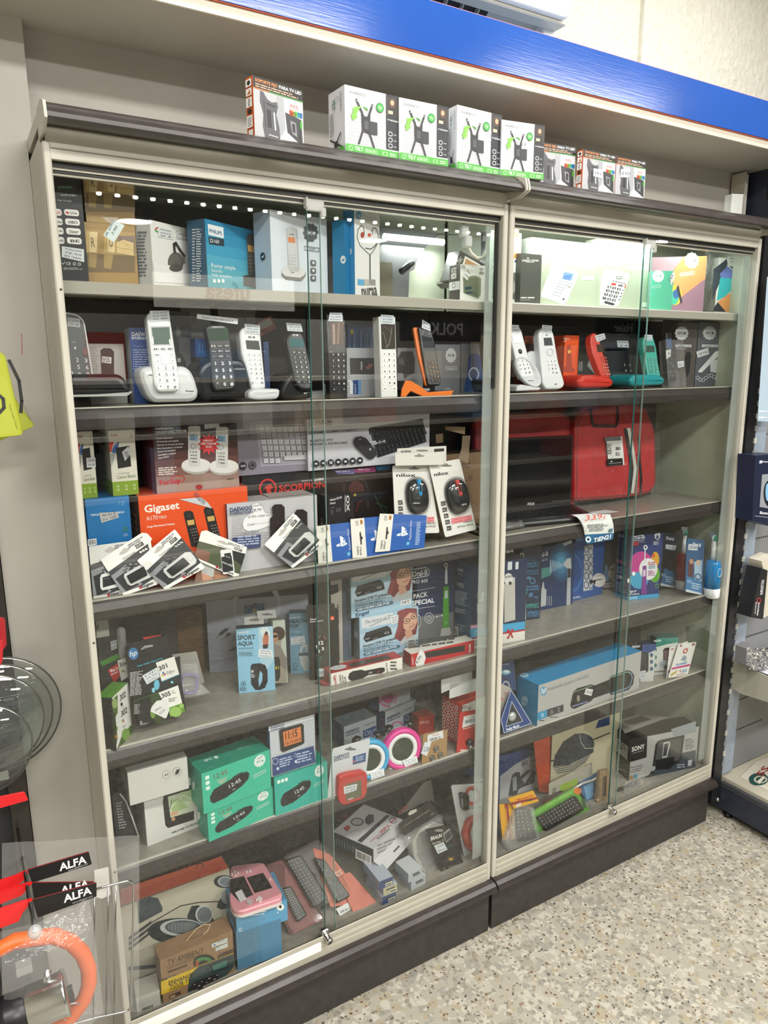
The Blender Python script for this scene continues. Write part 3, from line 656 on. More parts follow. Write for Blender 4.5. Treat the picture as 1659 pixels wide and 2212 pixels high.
i=ft('wall_mount_carton','fourth white and green wall mount carton with a price slip over the bracket picture','box',(588,250),(882,292),-0.018,TOPZ,0.05,group='tilting wall mount cartons').carton('e4e6e8','d9dde3');art_wallmount(i,False,(((670,383),(762,385),(762,455),(670,448)),('21,90 €',)))
i=ft('mount_carton','flat television mount carton tucked behind the last green wall mount carton','box',(835,400),(1097,440),0.02,TOPZ,0.04,group=G1).carton('c8c8c8','c9602c');art_mount(i,None,False)
i=ft('mount_carton','flat television mount carton with its orange side showing and a price slip','box',(1150,453),(1373,498),-0.018,TOPZ,(1110,465),group=G1).carton('c8c8c8','c9602c');art_mount(i,(((1218,585),(1285,600),(1275,655),(1215,640)),('8,90 €',)))
i=ft('mount_carton','rightmost television mount carton on top, price slip at its upper left','box',(1378,500),(1581,540),-0.018,TOPZ,0.04,group=G1).carton('c8c8c8','c9602c');art_mount(i,(((1405,592),(1468,590),(1462,650),(1402,648)),('8,90',)),False)
K(1540,340,7.37)
i=ft('clear_box','empty clear plastic box in the right corner on top','box',(305,580),(485,590),0.03,TOPZ,0.03);b=MB();b.box(0,0,0,i.w,i.d,i.h,clear('cloudy_plastic',(0.8,0.85,0.85),0.12,0.15,0.35));i.part('shell',b);b=MB();b.box(-0.0005,-0.0005,i.h-0.003,i.w+0.0005,i.d,i.h,clear('cloudy_plastic'));i.part('rim',b)

# ================================================================ top shelf, left case (s1)
Z1=1.7702
K(100,360,3.607)
# black streaming box at the far left
i=fy('streaming_box_carton','tall black television streaming box carton with round-cornered app tiles, far left of the top shelf','box',(30,870),(330,850),(0,5),0.075,0.05,z=Z1,yaw=0)
i.h=0.235;i.carton('26282b','202225')
i.t('youin',92,168,203,170,'8fd0a0',h=26).t('androidtv',113,226,238,232,'e8e8e8',h=18).t('Hey Google',88,268,197,274,'e8e8e8',h=14)
for r_,(a,b)in enumerate((('LIX','YouTube'),('video','HBO'),('+','Disney+'),('otify','BE'))):
    y=325+r_*73;x=r_*7
    i.r(40+x,y,122+x,y+60,'e9e7e4',0.004).r(137+x,y+4,256+x,y+64,'e9e7e4',0.004)
    i.t(a,80+x,y+42,116+x,y+43,'c03030' if r_==0 else '555555',h=22,b=1).t(b,(182 if r_==0 else 168)+x,y+46,240+x,y+48,'2b2b2b',h=22,b=1)
    if r_==0:i.r(150,y+24,178,y+44,'c4302b',0.002)
i.fz(132,785,282,805,2,'b0b0b0').t('CE',155,765,190,768,'w',h=22).e(218,758,12,12,'w',0.7).e(256,760,12,12,'w',0.7).ln([(120,750),(130,762),(145,742)],3,'w')
i.flush();i.tag(((120,620),(292,645),(295,745),(120,705)),('YOUIN','75,90','EN 1040K'),'d4d9da')
def art_letters(i,y0,price=None):
    """photograph of lit letter blocks on a golden box"""
    i.all('a88a58');i.q([(290,y0),(690,y0+35),(690,y0+330),(300,y0+300)],'b89a66')
    i.q([(560,y0+60),(690,y0+60),(690,y0+200),(560,y0+190)],'8b7a70')
    for x,c in((312,'R'),(452,'O')):
        i.q([(x,y0+25),(x+30,y0+22),(x+30,y0+180),(x-4,y0+185)],'d2b476').q([(x+26,y0+26),(x+88,y0+30),(x+80,y0+190),(x+24,y0+185)],'efd9a4').t(c,x+40,y0+146,x+68,y0+148,'5a4426',h=75)
    i.q([(545,y0+110),(600,y0+90),(680,y0+115),(680,y0+215),(548,y0+190)],'e2c890').ln([(548,y0+150),(680,y0+172)],3,'a88a58').ln([(600,y0+110),(640,y0+140)],3,'a88a58')
    i.q([(310,y0+195),(690,y0+215),(690,y0+345),(300,y0+340)],'7d6a4c').q([(330,y0+200),(396,y0+204),(384,y0+310),(330,y0+300)],'a8905c').q([(450,y0+205),(520,y0+210),(505,y0+318),(448,y0+310)],'a8905c')
i=fy('letter_lamp_carton','golden carton picturing glowing letter blocks, lower of the two','box',(325,930),(720,895),(310,392),0.10,0.06,z=Z1,group='letter lamp cartons');i.h=0.112;i.carton('9a8058','7f6a48');art_letters(i,480);i.flush();h1=i.h
i=fy('letter_lamp_carton','golden carton picturing glowing letter blocks, stacked on its twin behind a white price slip','box',(310,392),(690,392),(288,10),0.10,0.06,z=Z1+h1+0.0005,group='letter lamp cartons');i.h=0.098;i.carton('9a8058','7f6a48');art_letters(i,10);i.flush()
i=fy('price_slip','pale blue hand-written price slip hanging tilted from tape in front of the golden cartons','paper slip',(443,535),(528,590),(526,410),0.055,0.0005,group=None)
i.root.name='price_slip';b=MB();P=[i.L(p)for p in((526,410),(611,458),(528,590),(443,535))];b.face(P[::-1],M('d9e4e4',0.6));b.face([p+V((0,0.0006,0))for p in P],M('d9e4e4',0.6));i.part('paper',b)
i.k=10;i.t('SIL 62922',470,545,532,425,'5a6a7a',h=18,it=.2).t('7,90',520,535,556,470,'5a6a7a',h=20,it=.2).flush('handwriting')
b=MB();P=[i.L(p)+V((0,-0.0004,0))for p in((430,392),(560,395),(540,430),(490,440))];b.face(P[::-1],clear('tape',(0.9,0.9,0.88),0.1,0.2,0.25));i.part('tape',b)
# white streaming stick carton
i=ft('streaming_stick_carton','white carton showing a round black streaming stick on a looped cable','box',(805,412),(1158,498),0.075,Z1,(693,445)).carton('e6e6e2','cfd3d2')
i.e(875,492,30,22,'c0392b',0.6,180,270).e(875,492,30,22,'2f8f4a',0.6,90,180).t('Google',1010,530,1085,550,'8a8a8a',h=32).t('Chromecast',1012,565,1135,590,'5c5c5c',h=26)
i.e(1008,745,60,78,'5d5a55').e(1006,745,52,70,'6d6a63').ln([(1000,670),(994,610),(1010,600),(1040,650),(1075,700)],20,'4c4a46').r(1062,700,1082,755,'8a8780').t('G',1000,760,1020,764,'4c4a46',h=20)
for j,(x,y,w_)in enumerate(((920,838,40),(976,845,34),(1030,855,20),(1066,862,54),(890,865,40),(950,874,36),(1006,882,34),(1058,890,40),(1116,903,8))):i.t(('YouTube','NETFLIX','HBO','Crunchy','ITN D','movie','mitele','Dazn','o')[j],x,y+6,x+w_,y+10,'8a7f78' if j else 'b04038',h=12,b=1)
i.q([(830,745),(1160,810),(1186,915),(845,900)],'eceae6');
i.e(1008,790,52,30,'5d5a55')
i.face('L').fz(712,500,790,860,14,'7a8088').face('F')
i.flush().tag(((870,470),(980,490),(983,570),(868,548)),('Chromecast','xxxx','45 €'),'d9dcda')
# blue cordless phone carton
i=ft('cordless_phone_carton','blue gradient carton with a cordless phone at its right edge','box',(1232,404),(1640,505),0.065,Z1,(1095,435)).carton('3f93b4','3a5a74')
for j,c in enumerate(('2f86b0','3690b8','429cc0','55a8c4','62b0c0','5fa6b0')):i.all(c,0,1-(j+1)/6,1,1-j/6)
i.q([(1256,445),(1378,475),(1382,560),(1262,530)],'e9ecee').t('PHILIPS',1270,512,1368,535,'2f5f8a',h=28,b=1).q([(1262,545),(1382,565),(1385,622),(1268,605)],'2b3a44').t('D160',1278,590,1345,600,'w',h=30)
i.t('Rester simple',1285,780,1472,806,'w',h=30).t('Sencillo',1287,818,1372,828,'w',h=22).t('Falla semplice',1290,850,1442,866,'w',h=22)
for x in(1297,1331,1364):i.r(x,875,x+22,905,'w',0.002)
i.q([(1560,545),(1580,522),(1612,530),(1640,600),(1640,840),(1570,840)],'55504c').q([(1565,610),(1616,618),(1618,668),(1570,660)],'d9a860').q([(1532,850),(1640,835),(1640,945),(1535,930)],'4c4845')
for r_ in range(5):
    for c_ in range(3):i.e(1580+c_*15,700+r_*28,5,6,'8a8580')
i.face('L').fz(1140,480,1170,900,18,'aebac6').fz(1172,480,1215,900,22,'c0cad2').face('F').flush()
K(520,400,3.456)
# big white cordless phone carton
i=ft('cordless_phone_carton','large white carton with a white cordless phone standing in its base','box',(215,180),(640,255),0.060,Z1,(95,225)).carton('dbe2ea','cdd8e8')
i.q([(338,318),(375,310),(420,330),(440,640),(352,622)],'b9bcc0').q([(345,322),(375,314),(412,334),(430,632),(357,618)],'cfd1d3').q([(350,385),(404,392),(406,434),(354,428)],'d98a5a').t('SPC',360,372,380,374,'4a4a4a',h=9,b=1).e(387,369,5,6,'4a4a4a')
for r_ in range(7):
    for c_ in range(3):i.e(362+c_*21,462+r_*24+c_*4,8,9,'e6e6e6').e(362+c_*21,462+r_*24+c_*4,3,4,'8a8a8a')
i.q([(305,640),(350,600),(440,610),(482,650),(480,680),(450,715),(340,705),(303,675)],'8f8c86').q([(305,636),(350,596),(440,606),(482,646),(470,672),(440,692),(330,680),(303,655)],'dedede').q([(345,600),(436,610),(430,650),(355,640)],'c4c4c4').t('SPC',365,654,382,656,'4a4a4a',h=9,b=1).e(388,653,5,5,'4a4a4a')
an=[(519+(52+5*math.cos(10*a))*math.cos(a),355+(66+5*math.cos(10*a))*math.sin(a))for a in[k*math.pi/30 for k in range(60)]]
i.q(an,'55595c').t('SPC',492,366,525,370,'w',h=20,b=1).e(541,360,10,11,'w').e(541,360,5,4,'55595c')
i.ln([(474,456),(580,470),(580,498),(476,484)],3,'4a4d52',True).t('KOSPO',508,479,552,484,'4a4d52',h=9,b=1)
for y in(558,616,672):i.r(518,y,557,y+46,'6a6c70',0.002).e(537,y+22,9,11,'e6e6e6')
i.e(240,245,0.1,0.1,'w').face('L').e(171,533,17,30,'2c3036').q([(160,538),(182,520),(176,546)],'e6e9ee').face('F').flush()
# blue cartons: behind, and the tall earphone carton
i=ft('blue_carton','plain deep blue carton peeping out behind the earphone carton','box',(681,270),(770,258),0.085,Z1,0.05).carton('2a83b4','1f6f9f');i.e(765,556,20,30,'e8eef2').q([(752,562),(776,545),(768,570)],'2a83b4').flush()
i=ft('earphone_carton','tall white and sky blue earphone carton with a drawing of looped earphones','box',(846,170),(1035,212),0.055,Z1,(765,198)).carton('d9dad8','4f9fd2')
i.e(881,222,22,30,'4a8fb8').t('hp',868,236,896,240,'w',h=24,it=.2).t('Music Headset',914,236,1014,258,'a0a4a8',h=18).t('DHE-7002',914,262,990,272,'a0a4a8',h=15)
i.ln([(922,370),(918,320),(900,300),(875,330),(868,390),(890,450),(940,500),(962,520),(962,700)],4,'3c3a3c').ln([(984,370),(978,340),(990,318),(1010,325),(1026,370),(1024,430),(990,490),(966,520),(968,700)],4,'3c3a3c').ln([(930,470),(970,478),(1006,450),(1020,410)],5,'4a4a4c').e(908,372,14,22,'a03a34').e(960,372,12,14,'c04a38')
i.r(872,700,920,750,'5a9fc8').r(920,700,958,750,'b0aca4').r(958,700,1005,750,'8a8a86')
i.t('nuraa',906,838,1020,822,'4c4a48',h=95,b=1).face('L').e(816,495,16,25,'e0e8ee').t('hp',808,508,826,503,'4f9fd2',h=18,it=.2).face('F').flush()
b=MB();b.face([(0,0,i.h),(i.w*.25,i.d*.5,i.h+0.012),(i.w*.9,i.d,i.h+0.002),(0,i.d,i.h)],M('c9cccb',0.5));i.part('open_flap',b)
# added grey sheet imitating a mirrored ceiling shape, and the camera poster behind
K(840,420,4.1475)
b=MB();pts=[(1140,60),(640,265),(470,360),(400,400),(330,475),(250,610),(235,670),(190,690),(180,930),(-600,930),(-2400,930),(-2600,-300),(1000,-300)]
P=[atY(p,0.232)for p in pts];P=[(max(0.182,p.x),p.y,min(p.z,1.955))for p in P]
b.loft([[(x,0.2375,z)for x,y,z in P][::-1],[(x,0.235,z)for x,y,z in P][::-1]],noisy('charcoal_reflection','4c4d4d','565757',6,0.5),False);o=b.build('curved_reflection_sheet');props(o,'dark grey curved-edged sheet imitating a ceiling reflection behind the top left shelf','board')
b=MB();b.box(0.905,0.221,Z1,0.985,0.234,Z1+0.10,M('5f5a48',0.6));o=b.build('camera_carton');props(o,'dim olive carton in shadow behind, printed with a security camera','box')
b=MB()
q=atY((170,640),0.2)
b.lathe([(0.006,-0.03),(0.009,-0.028),(0.009,0.018),(0.006,0.022)],(q.x,0.2,q.z),(0.8,0.2,0.55),M('2c2c2c',0.35),16);b.tube([(q.x+0.01,0.205,q.z),(q.x+0.022,0.22,q.z+0.004),(q.x+0.024,0.232,q.z+0.006)],0.004,M('2c2c2c',0.4));o=b.build('security_camera');props(o,'small black bullet security camera fixed on the grey reflection sheet','camera')
# three dark gift cartons with windows, angled
i=fy('earphone_gift_carton','small open-topped dark carton tipped sideways behind the other two','box',(525,790),(640,700),(405,655),0.16,0.05,z=None,roll=-32,group='dark earphone cartons');i.carton('4f4c48','3c3a37');i.t('ALTEC',478,690,515,640,'d9d6d0',h=26,b=1).flush()
i=fy('earphone_gift_carton','dark carton with an amber window over two earbuds, tipped sideways','box',(560,760),(820,800),(490,590),0.13,0.05,roll=-20,group='dark earphone cartons');i.w=0.075;i.h=0.075;i.carton('4f4c48','3c3a37');i.unit().q([(25,8),(96,8),(96,92),(25,92)],'e9e4da').q([(32,14),(92,14),(92,80),(32,80)],'b98a5c').e(50,40,9,9,'e2d2c0').e(76,42,9,9,'e2d2c0').e(50,40,4,4,'5c4a40').e(76,42,4,4,'5c4a40').t('ALTEC',4,60,20,20,'e0ddd6',h=12,b=1).unit(False).flush()
i=fy('speaker_gift_carton','white fronted carton with a green-tinted window, dark side and tilted price slip','box',(636,940),(862,945),(634,622),0.085,(545,640),z=Z1).carton('e2e3dd','54504b')
i.q([(664,745),(770,725),(805,740),(825,750),(822,900),(800,935),(668,885)],'8a9078').q([(668,750),(800,745),(800,925),(670,880)],'747a66').q([(680,830),(740,822),(740,850),(682,856)],'2f4a50').q([(690,872),(755,870),(755,886),(692,890)],'2f4a50').ln([(760,905),(778,880),(790,915)],4,'2f4a50').t('ALTEC',812,680,850,680,'6a6660',h=20,b=1).r(812,692,850,718,'55514c').ln([(816,714),(846,696)],3,'e0e0dc').ln([(816,696),(846,714)],3,'e0e0dc')
i.r(650,630,682,664,'b9bab4')
i.face('L').t('ALTEC',560,702,606,698,'e6e3dc',h=42,b=1).r(560,712,606,752,'d9d6d0').ln([(566,748),(602,716)],3,'4a4642').ln([(566,716),(602,748)],3,'4a4642').r(542,790,636,850,'cfd0cc').e(585,815,20,30,'e0e0dc').e(585,815,16,26,'55514c',.7).face('F').flush()
i.tag(((700,648),(740,690),(700,772),(660,730)),('Altec','29,90'),'e6e8e4')
# tall carton at the right end of the shelf, seen on both sides of the middle post
i=fy('headset_carton','tall white carton with an orange window seen either side of the middle post','box',(892,965),(1170,970),(905,205),0.105,(825,200),z=Z1);i.h=0.178;i.carton('eceeea','3a4248')
i.q([(944,225),(960,215),(1166,230),(1160,560),(1120,575),(940,560)],'c9884a').q([(1000,300),(1166,400),(1160,520),(1000,560)],'d9cbb8').t('S  TH',932,600,1140,608,'4a4a4a',h=20,b=1).q([(930,636),(945,650),(930,664)],'c4532c').q([(1142,660),(1156,646),(1156,676)],'c4532c').q([(935,700),(1155,700),(1140,940),(925,930)],'6e706c').q([(1120,760),(1140,860),(1100,900)],'a9aba6')
i.face('L').t('ALTEC',842,362,874,358,'e6e3dc',h=40,b=1).r(842,372,868,416,'d0d0d0').r(818,590,900,650,'cfd0cc').e(857,622,18,34,'4a4642',.75).face('F').flush()
# hanging connector and hose-like white cable
b=MB();pts=[(668,230),(690,190),(740,180),(720,300),(700,400),(715,480),(740,530),(790,570),(840,560),(870,500),(895,400),(905,300),(915,200),(920,100)]
cw=M('dedccb',0.4);P=[tuple(atY(p,0.045))for p in pts[4:]];b.tube(P,0.0036,cw,10);o=b.build('power_lead');props(o,'thick white power lead looping down from the top of the left case','cable')
b=MB();m_=clear('milky_connector',(0.8,0.84,0.82),0.1,0.2,0.55);q=atY((672,330),0.045);q2=atY((705,420),0.045)
b.box(q.x-0.011,0.036,q.z-0.014,q.x+0.010,0.054,q.z+0.014,m_,0.003);b.box(q2.x-0.012,0.036,q2.z-0.014,q2.x+0.009,0.054,q2.z+0.012,m_,0.003);c_=b.build('connector_cover',o);c_['label']='milky plastic connector cover'
b=MB();P=[tuple(atY(p,0.048))for p in((668,270),(674,215),(700,190))];b.tube(P,0.0014,M('4a4d4c',0.5));b.build('thin_wire',o)
q=atY((740,220),0.05);b=MB();b.box(q.x-0.008,0.048,q.z-0.010,q.x+0.010,0.049,q.z+0.008,M('e9ebe4',.6));b.build('paper_flag',o)

# ---- top shelf, right case
K(840,420,4.1475)
i=fy('dark_carton','dark grey carton with white lettering beside the middle post','box',(1172,975),(1355,978),(1190,525),0.085,0.05,z=Z1);i.carton('4a4c46','3c3e3a');i.t('ENERGY SISTEM',1195,600,1340,600,'e2e4de',h=15,b=1).e(1246,572,9,8,'e2e4de',.6).ln([(1230,606),(1302,608)],3,'e2e4de').fz(1180,915,1320,935,1,'d9dbd6').fz(1180,940,1280,950,1,'a0a29c').flush()
b=MB();b.mesh([(0,0,i.h),(i.w,0,i.h),(i.w,i.d*.6,i.h+0.006),(0,i.d*.3,i.h+0.001)],[(0,1,2,3)],M('5c5e58',0.5));i.part('lid_flap',b)
K(1100,460,2.968)
badge=lambda i,cx,cy,rx,ry,c,tc,mirror=0:i.q([(cx+(rx+rx*.06*math.cos(12*a))*math.cos(a),cy+(ry+ry*.06*math.cos(12*a))*math.sin(a))for a in[k*math.pi/36 for k in range(72)]],c).t('SPC',cx-rx*.6,cy+ry*.16,cx+rx*.2,cy+ry*.16,tc,h=ry*.36,b=1).e(cx+rx*.45,cy-ry*.0,rx*.17,ry*.17,tc)
i=ft('desk_phone_carton','pale green carton with a white desk phone lifted on its stand, top shelf','box',(141,155),(592,153),0.10,Z1,0.06,yaw=0,group='desk phone cartons').carton('dfe5db','c4c8bc')
i.unit().q([(0,30),(100,30),(100,100),(0,100)],'aab5a0').q([(0,12),(100,12),(100,30),(0,30)],'c4ccbd').unit(False)
badge(i,497,248,50,54,'f3f5f2','b9beb6');i.ln([(444,336),(542,338),(542,360),(446,360)],3,'e9ece6',True).t('OFFICE IN',458,354,528,354,'e9ece6',h=9,b=1).q([(458,408),(542,402),(542,428),(460,432)],'f2f4f0')
i.q([(285,322),(318,316),(345,335),(345,372),(270,520),(250,550),(205,540),(205,510),(270,350)],'f4f6f6').q([(345,352),(430,376),(442,400),(365,575),(345,588),(245,550),(255,530)],'eef0f1').q([(352,378),(412,390),(396,436),(336,424)],'6f93d0').fz(350,400,395,425,2,'4a6aa8')
for r_ in range(6):
    for c_ in range(3):i.e(330-r_*10+c_*18,434+r_*18+c_*5,9,5,'a9adb4')
i.e(385,462,16,16,'9aa09c').e(385,462,11,11,'c8ccc8').e(346,553,7,7,'4a4d50').flush()
i=ft('desk_phone_carton','pale green carton with a white big-button desk phone with black keys, top shelf','box',(593,158),(908,158),0.098,Z1,0.06,yaw=0,group='desk phone cartons').carton('dfe5db','c4c8bc')
i.unit().q([(0,30),(100,30),(100,100),(0,100)],'aab5a0').q([(0,12),(100,12),(100,30),(0,30)],'c4ccbd').unit(False)
badge(i,826,250,52,56,'f3f5f2','b9beb6');i.ln([(762,340),(888,342),(888,362),(764,362)],3,'e9ece6',True).t('COMFORT KIOMER',774,357,880,358,'e9ece6',h=9,b=1).q([(638,318),(718,320),(718,344),(638,342)],'f2f4f0')
i.q([(608,370),(625,360),(760,384),(772,405),(700,590),(680,602),(580,590),(585,420)],'eef0f1').q([(610,375),(650,368),(600,585),(582,580),(588,430)],'dadedf').q([(678,395),(746,408),(740,434),(672,420)],'b9bfb8').fz(684,404,738,428,2,'7d827c')
i.q([(655,448),(684,452),(682,466),(652,462)],'c04038').q([(698,458),(728,462),(726,474),(696,470)],'6a6c70').q([(742,456),(748,458),(742,484),(736,484)],'c04038')
for r_,row in enumerate(('123','456','789','*0#')):
    for c_,ch in enumerate(row):
        x,y=642-r_*11+c_*30,474+r_*24+c_*7
        i.q([(x-12,y-9),(x+12,y-6),(x+9,y+10),(x-14,y+7)],'55585c').t(ch,x-5,y+6,x+3,y+7,'w',h=12,b=1)
for k_ in range(5):i.e(665+k_*17,437+k_*4,5,5,'5a5d60')
for k_ in range(4):i.e(725-k_*8,496+k_*20,5,5,'5a5d60')
i.q([(606,570),(612,564),(670,580),(672,590),(660,594),(608,580)],'3f4246').r(848,572,878,604,'dfe5db').flush()
K(1100,460,2.968)
i=ft('tablet_carton','orange and purple tablet carton standing turned, wrapped in film','box',(905,285),(1272,228),0.17,Z1,0.05,yaw=-38,group='tablet cartons').carton('d8804c','6e4a50')
i.unit().q([(0,0),(60,0),(30,40),(0,60)],'a08088').q([(30,100),(60,60),(100,40),(100,100)],'8a6878').q([(20,60),(60,0),(100,0),(100,40),(50,80)],'dd8a54').unit(False)
badge(i,1170,305,44,50,'eef0ee','7a6a66');i.ln([(1097,384),(1186,374),(1186,394),(1097,406)],2.5,'f0e4dc',True).t('GRAVITY MAX',1106,400,1176,390,'f0e4dc',h=9,b=1)
i.e(1060,530,46,62,'d0b030').e(1052,545,34,44,'3aa88a').e(1070,520,20,30,'2f5a90').q([(1085,460),(1110,570),(1100,585),(1070,480)],'2b2b30').flush()
i=ft('tablet_carton','sea green tablet carton with a white round badge, in front of the orange one','box',(918,372),(1060,333),0.075,Z1,0.03,yaw=-30,group='tablet cartons').carton('4fb090','6fc4a8')
badge(i,955,405,36,38,'eef2f0','4fa088');i.ln([(920,468),(968,460),(968,474),(920,482)],2,'d9efe8',True).flush()
i.tag(((1030,405),(1055,375),(1062,410),(1035,465)),('149',),'e2efe9')
i=ft('tablet_carton','white carton with blue, turquoise and orange circle segments, by the right wall','box',(1345,285),(1474,266),0.10,Z1,0.04,yaw=-12,group='tablet cartons').carton('eef0e8','a3a69c')
i.q([(1310,360),(1395,295),(1400,330),(1300,560)],'3a4450').q([(1350,390),(1400,340),(1462,400),(1462,510),(1380,500)],'6f80c8').q([(1352,415),(1462,422),(1430,490),(1385,535),(1330,565)],'3cc0c8').q([(1336,570),(1410,515),(1456,512),(1452,635),(1390,635)],'e8a060').q([(1310,610),(1336,572),(1390,635),(1310,632)],'2b333c').q([(1408,338),(1462,352),(1462,398)],'4a5866').flush()
i.tag(((1400,282),(1470,275),(1470,320),(1405,330)),('Gravity','179 €'),'f0f2ea')
q=i.O+i.u*i.w
i=fy('slim_grey_carton','slim grey carton end standing beside the circle-patterned carton','box',(1454,635),(1498,632),(1474,266),0.095,0.05,z=Z1).carton('9b9e94','8a8d84');i.t('GRAVITY 2',1492,520,1490,410,'70736a',h=14).flush()
# wrinkled film around the orange carton
b=MB();film=clear('wrinkled_film',(0.93,0.95,0.94),0.10,0.12,0.10,1.0,55);rn=random.Random(11);g=[]
for a in range(12):
    for c_ in range(9):g.append(tuple(atY((1255+c_*14+rn.uniform(-4,4)-a*3,215+a*37),0.12+rn.uniform(-0.012,0.012))))
b.mesh(g,[(a*9+c_,a*9+c_+1,a*9+c_+10,a*9+c_+9)for a in range(11)for c_ in range(8)],film);o=b.build('film_wrap');props(o,'crumpled clear film bag hanging beside the orange tablet carton','plastic film')
K(1200,470,3)
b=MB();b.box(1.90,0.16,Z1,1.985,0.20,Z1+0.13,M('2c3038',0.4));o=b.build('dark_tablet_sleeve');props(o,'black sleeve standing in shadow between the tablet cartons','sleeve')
# ================================================================ cordless phones: shared builders
def body(i,pts,th,col,name='handset',bev=0.003,rnd=0.004,y0=0.0,rough=0.35,label=None,steps=2):
    o=roundpoly([i.L2(p)for p in pts],rnd);b=MB();b.slab(o,y0,y0+th,M(col,rough)if isinstance(col,str)else col,bev,False,steps);return i.part(name,b,label)
def base(i,pts,Y,dep,col,name='charging_base',bev=0.008,rnd=0.012,rough=0.3,zmin=None,label=None):
    P=[atY(p,Y)for p in pts];o=roundpoly([(p.x,max(p.z,zmin)if zmin else p.z)for p in P],rnd);b=MB()
    b.slab(o,Y,Y+dep,M(col,rough),bev,False,3);b.v=[tuple(i.Mi@V(v))for v in b.v];return i.part(name,b,label)
def screen(i,q,col='4f5f5a',frame=None,off=0.0006):
    b=MB();P=[i.L2(p)for p in q];b.slab(roundpoly(P,0.001),-off,0.001,M(col,0.08,coat=0.5),0.0003)
    return i.part('screen',b)
def keys(i,q,rows,cols,col,txt=None,tc='k',fw=0.8,fh=0.7,single=False,th=0.0009,rd=0.0012,tb=1,thh=0.5,rough=0.4):
    """grid of keys in the pixel quad TL TR BR BL; txt: list of row strings / lists"""
    A,B,C,D=[V(p)for p in q];mb=MB();W=(B-A).length/cols;H=(D-A).length/rows;m=M(col,rough)
    for r_ in range(rows):
        for c_ in range(cols):
            f=lambda u,v:A*(1-u)*(1-v)+B*u*(1-v)+C*u*v+D*(1-u)*v
            u0,u1=(c_+0.5-fw/2)/cols,(c_+0.5+fw/2)/cols;v0,v1=(r_+0.5-fh/2)/rows,(r_+0.5+fh/2)/rows
            if txt is not None and txt[r_][c_]is None:continue
            o=roundpoly([i.L2(f(u0,v0)),i.L2(f(u1,v0)),i.L2(f(u1,v1)),i.L2(f(u0,v1))],rd,2);k=mb if not single else MB()
            k.slab(o,-th,0.0005,m,0.0004)
            if single:i.part('key',k)
            if txt is not None and txt[r_][c_]:
                i.face('F',th);s_=txt[r_][c_];um=(u0+u1)/2;vm=(v0+v1)/2+thh*0.5/rows*fh;hw=(u1-u0)*(0.20 if len(s_)==1 else 0.36)
                a,b_=f(um-hw,vm),f(um+hw,vm);hh=H*fh*thh*(1 if len(s_)<3 else 0.7)
                if len(s_)==1:hw2=hh*textmesh(s_,tb)[2]/1.4;e=(b_-a).normalized();mid=(a+b_)/2;a,b_=mid-e*hw2,mid+e*hw2
                i.t(s_,a.x,a.y,b_.x,b_.y,tc,h=hh,b=tb);i.face('F')
    if not single:i.part('keypad',mb)
    i.flush('key_lettering')
NUM=['123','456','789','*0#']
Z2=1.5435
GP='cordless phones on the second shelf'
# ---- left case, from the left
K(130,640,3.858)
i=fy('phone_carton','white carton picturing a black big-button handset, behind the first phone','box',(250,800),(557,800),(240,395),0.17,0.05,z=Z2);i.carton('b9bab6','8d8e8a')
i.q([(335,450),(360,432),(420,434),(448,460),(450,700),(345,700)],'3a3b3c').q([(348,500),(428,508),(426,562),(346,552)],'dcdcd8').fz(352,508,424,550,3,'707070').fz(250,420,320,640,10,'a0a09c').flush()
i=fy('daewoo_blue',None,None,(620,890),(760,890),(565,262),0.14,0.045,z=Z2);i.root.name='phone_carton';props(i.root,'navy blue carton with white heading, half hidden by the white phone','box');i.w=0.062;i.carton('27478a','a9adb4')
i.t('DAEWOO',597,332,772,334,'e6e8ee',h=34,b=1).t('INTERNATIONAL',597,358,800,362,'e6e8ee',h=20,b=1).t('Prestaciones',614,420,690,424,'8fa4d0',h=14)
for k_ in range(9):i.r(608,442+k_*20,616,449+k_*20,'d0d6e4').fz(622,438+k_*20,740,454+k_*20,1,'a9b6d8')
i.flush()
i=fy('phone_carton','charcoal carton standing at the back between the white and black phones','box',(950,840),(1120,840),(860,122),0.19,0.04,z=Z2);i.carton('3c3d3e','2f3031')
i.q([(972,235),(1005,300),(1000,340),(968,330)],'7a7a78').r(985,342,1120,700,'6c6c6e').q([(972,480),(1015,478),(1050,560),(1050,760),(975,760)],'2f2f30').q([(976,516),(1004,516),(1004,550),(976,548)],'bdbdba').flush()
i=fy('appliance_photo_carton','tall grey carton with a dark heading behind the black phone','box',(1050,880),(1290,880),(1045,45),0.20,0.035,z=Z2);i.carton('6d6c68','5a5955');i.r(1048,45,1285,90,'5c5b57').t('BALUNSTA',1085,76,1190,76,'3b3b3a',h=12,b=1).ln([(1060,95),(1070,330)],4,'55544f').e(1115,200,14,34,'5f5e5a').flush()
i=fy('telephony_carton','small bright blue carton end lettered sideways, behind the black phone','box',(1133,505),(1228,505),(1120,352),0.15,0.04);i.carton('2a5aa4','1f4a8a');i.t('Telefonia',1168,478,1168,392,'7fb0dc',h=18).t('SPD 7200B',1190,476,1190,400,'a9c8e8',h=10);i.flush()
b=MB();hh_=i.O.z-Z2;b.box(0,0.0,-hh_,i.w,0.04,-0.0005,M('2b2c30',0.5));i.part('dark_lower_half',b)
i=fy('appliance_photo_carton','grey carton picturing a slim appliance, behind the white round-keyed phone','box',(1350,800),(1650,800),(1345,92),0.20,0.035,z=Z2);i.carton('72716d','5d5c58');i.r(1490,102,1635,142,'5c5b57').t('Lamparilla CD',1500,132,1625,132,'a9a8a2',h=12).e(1540,190,14,14,'4a4946').flush()
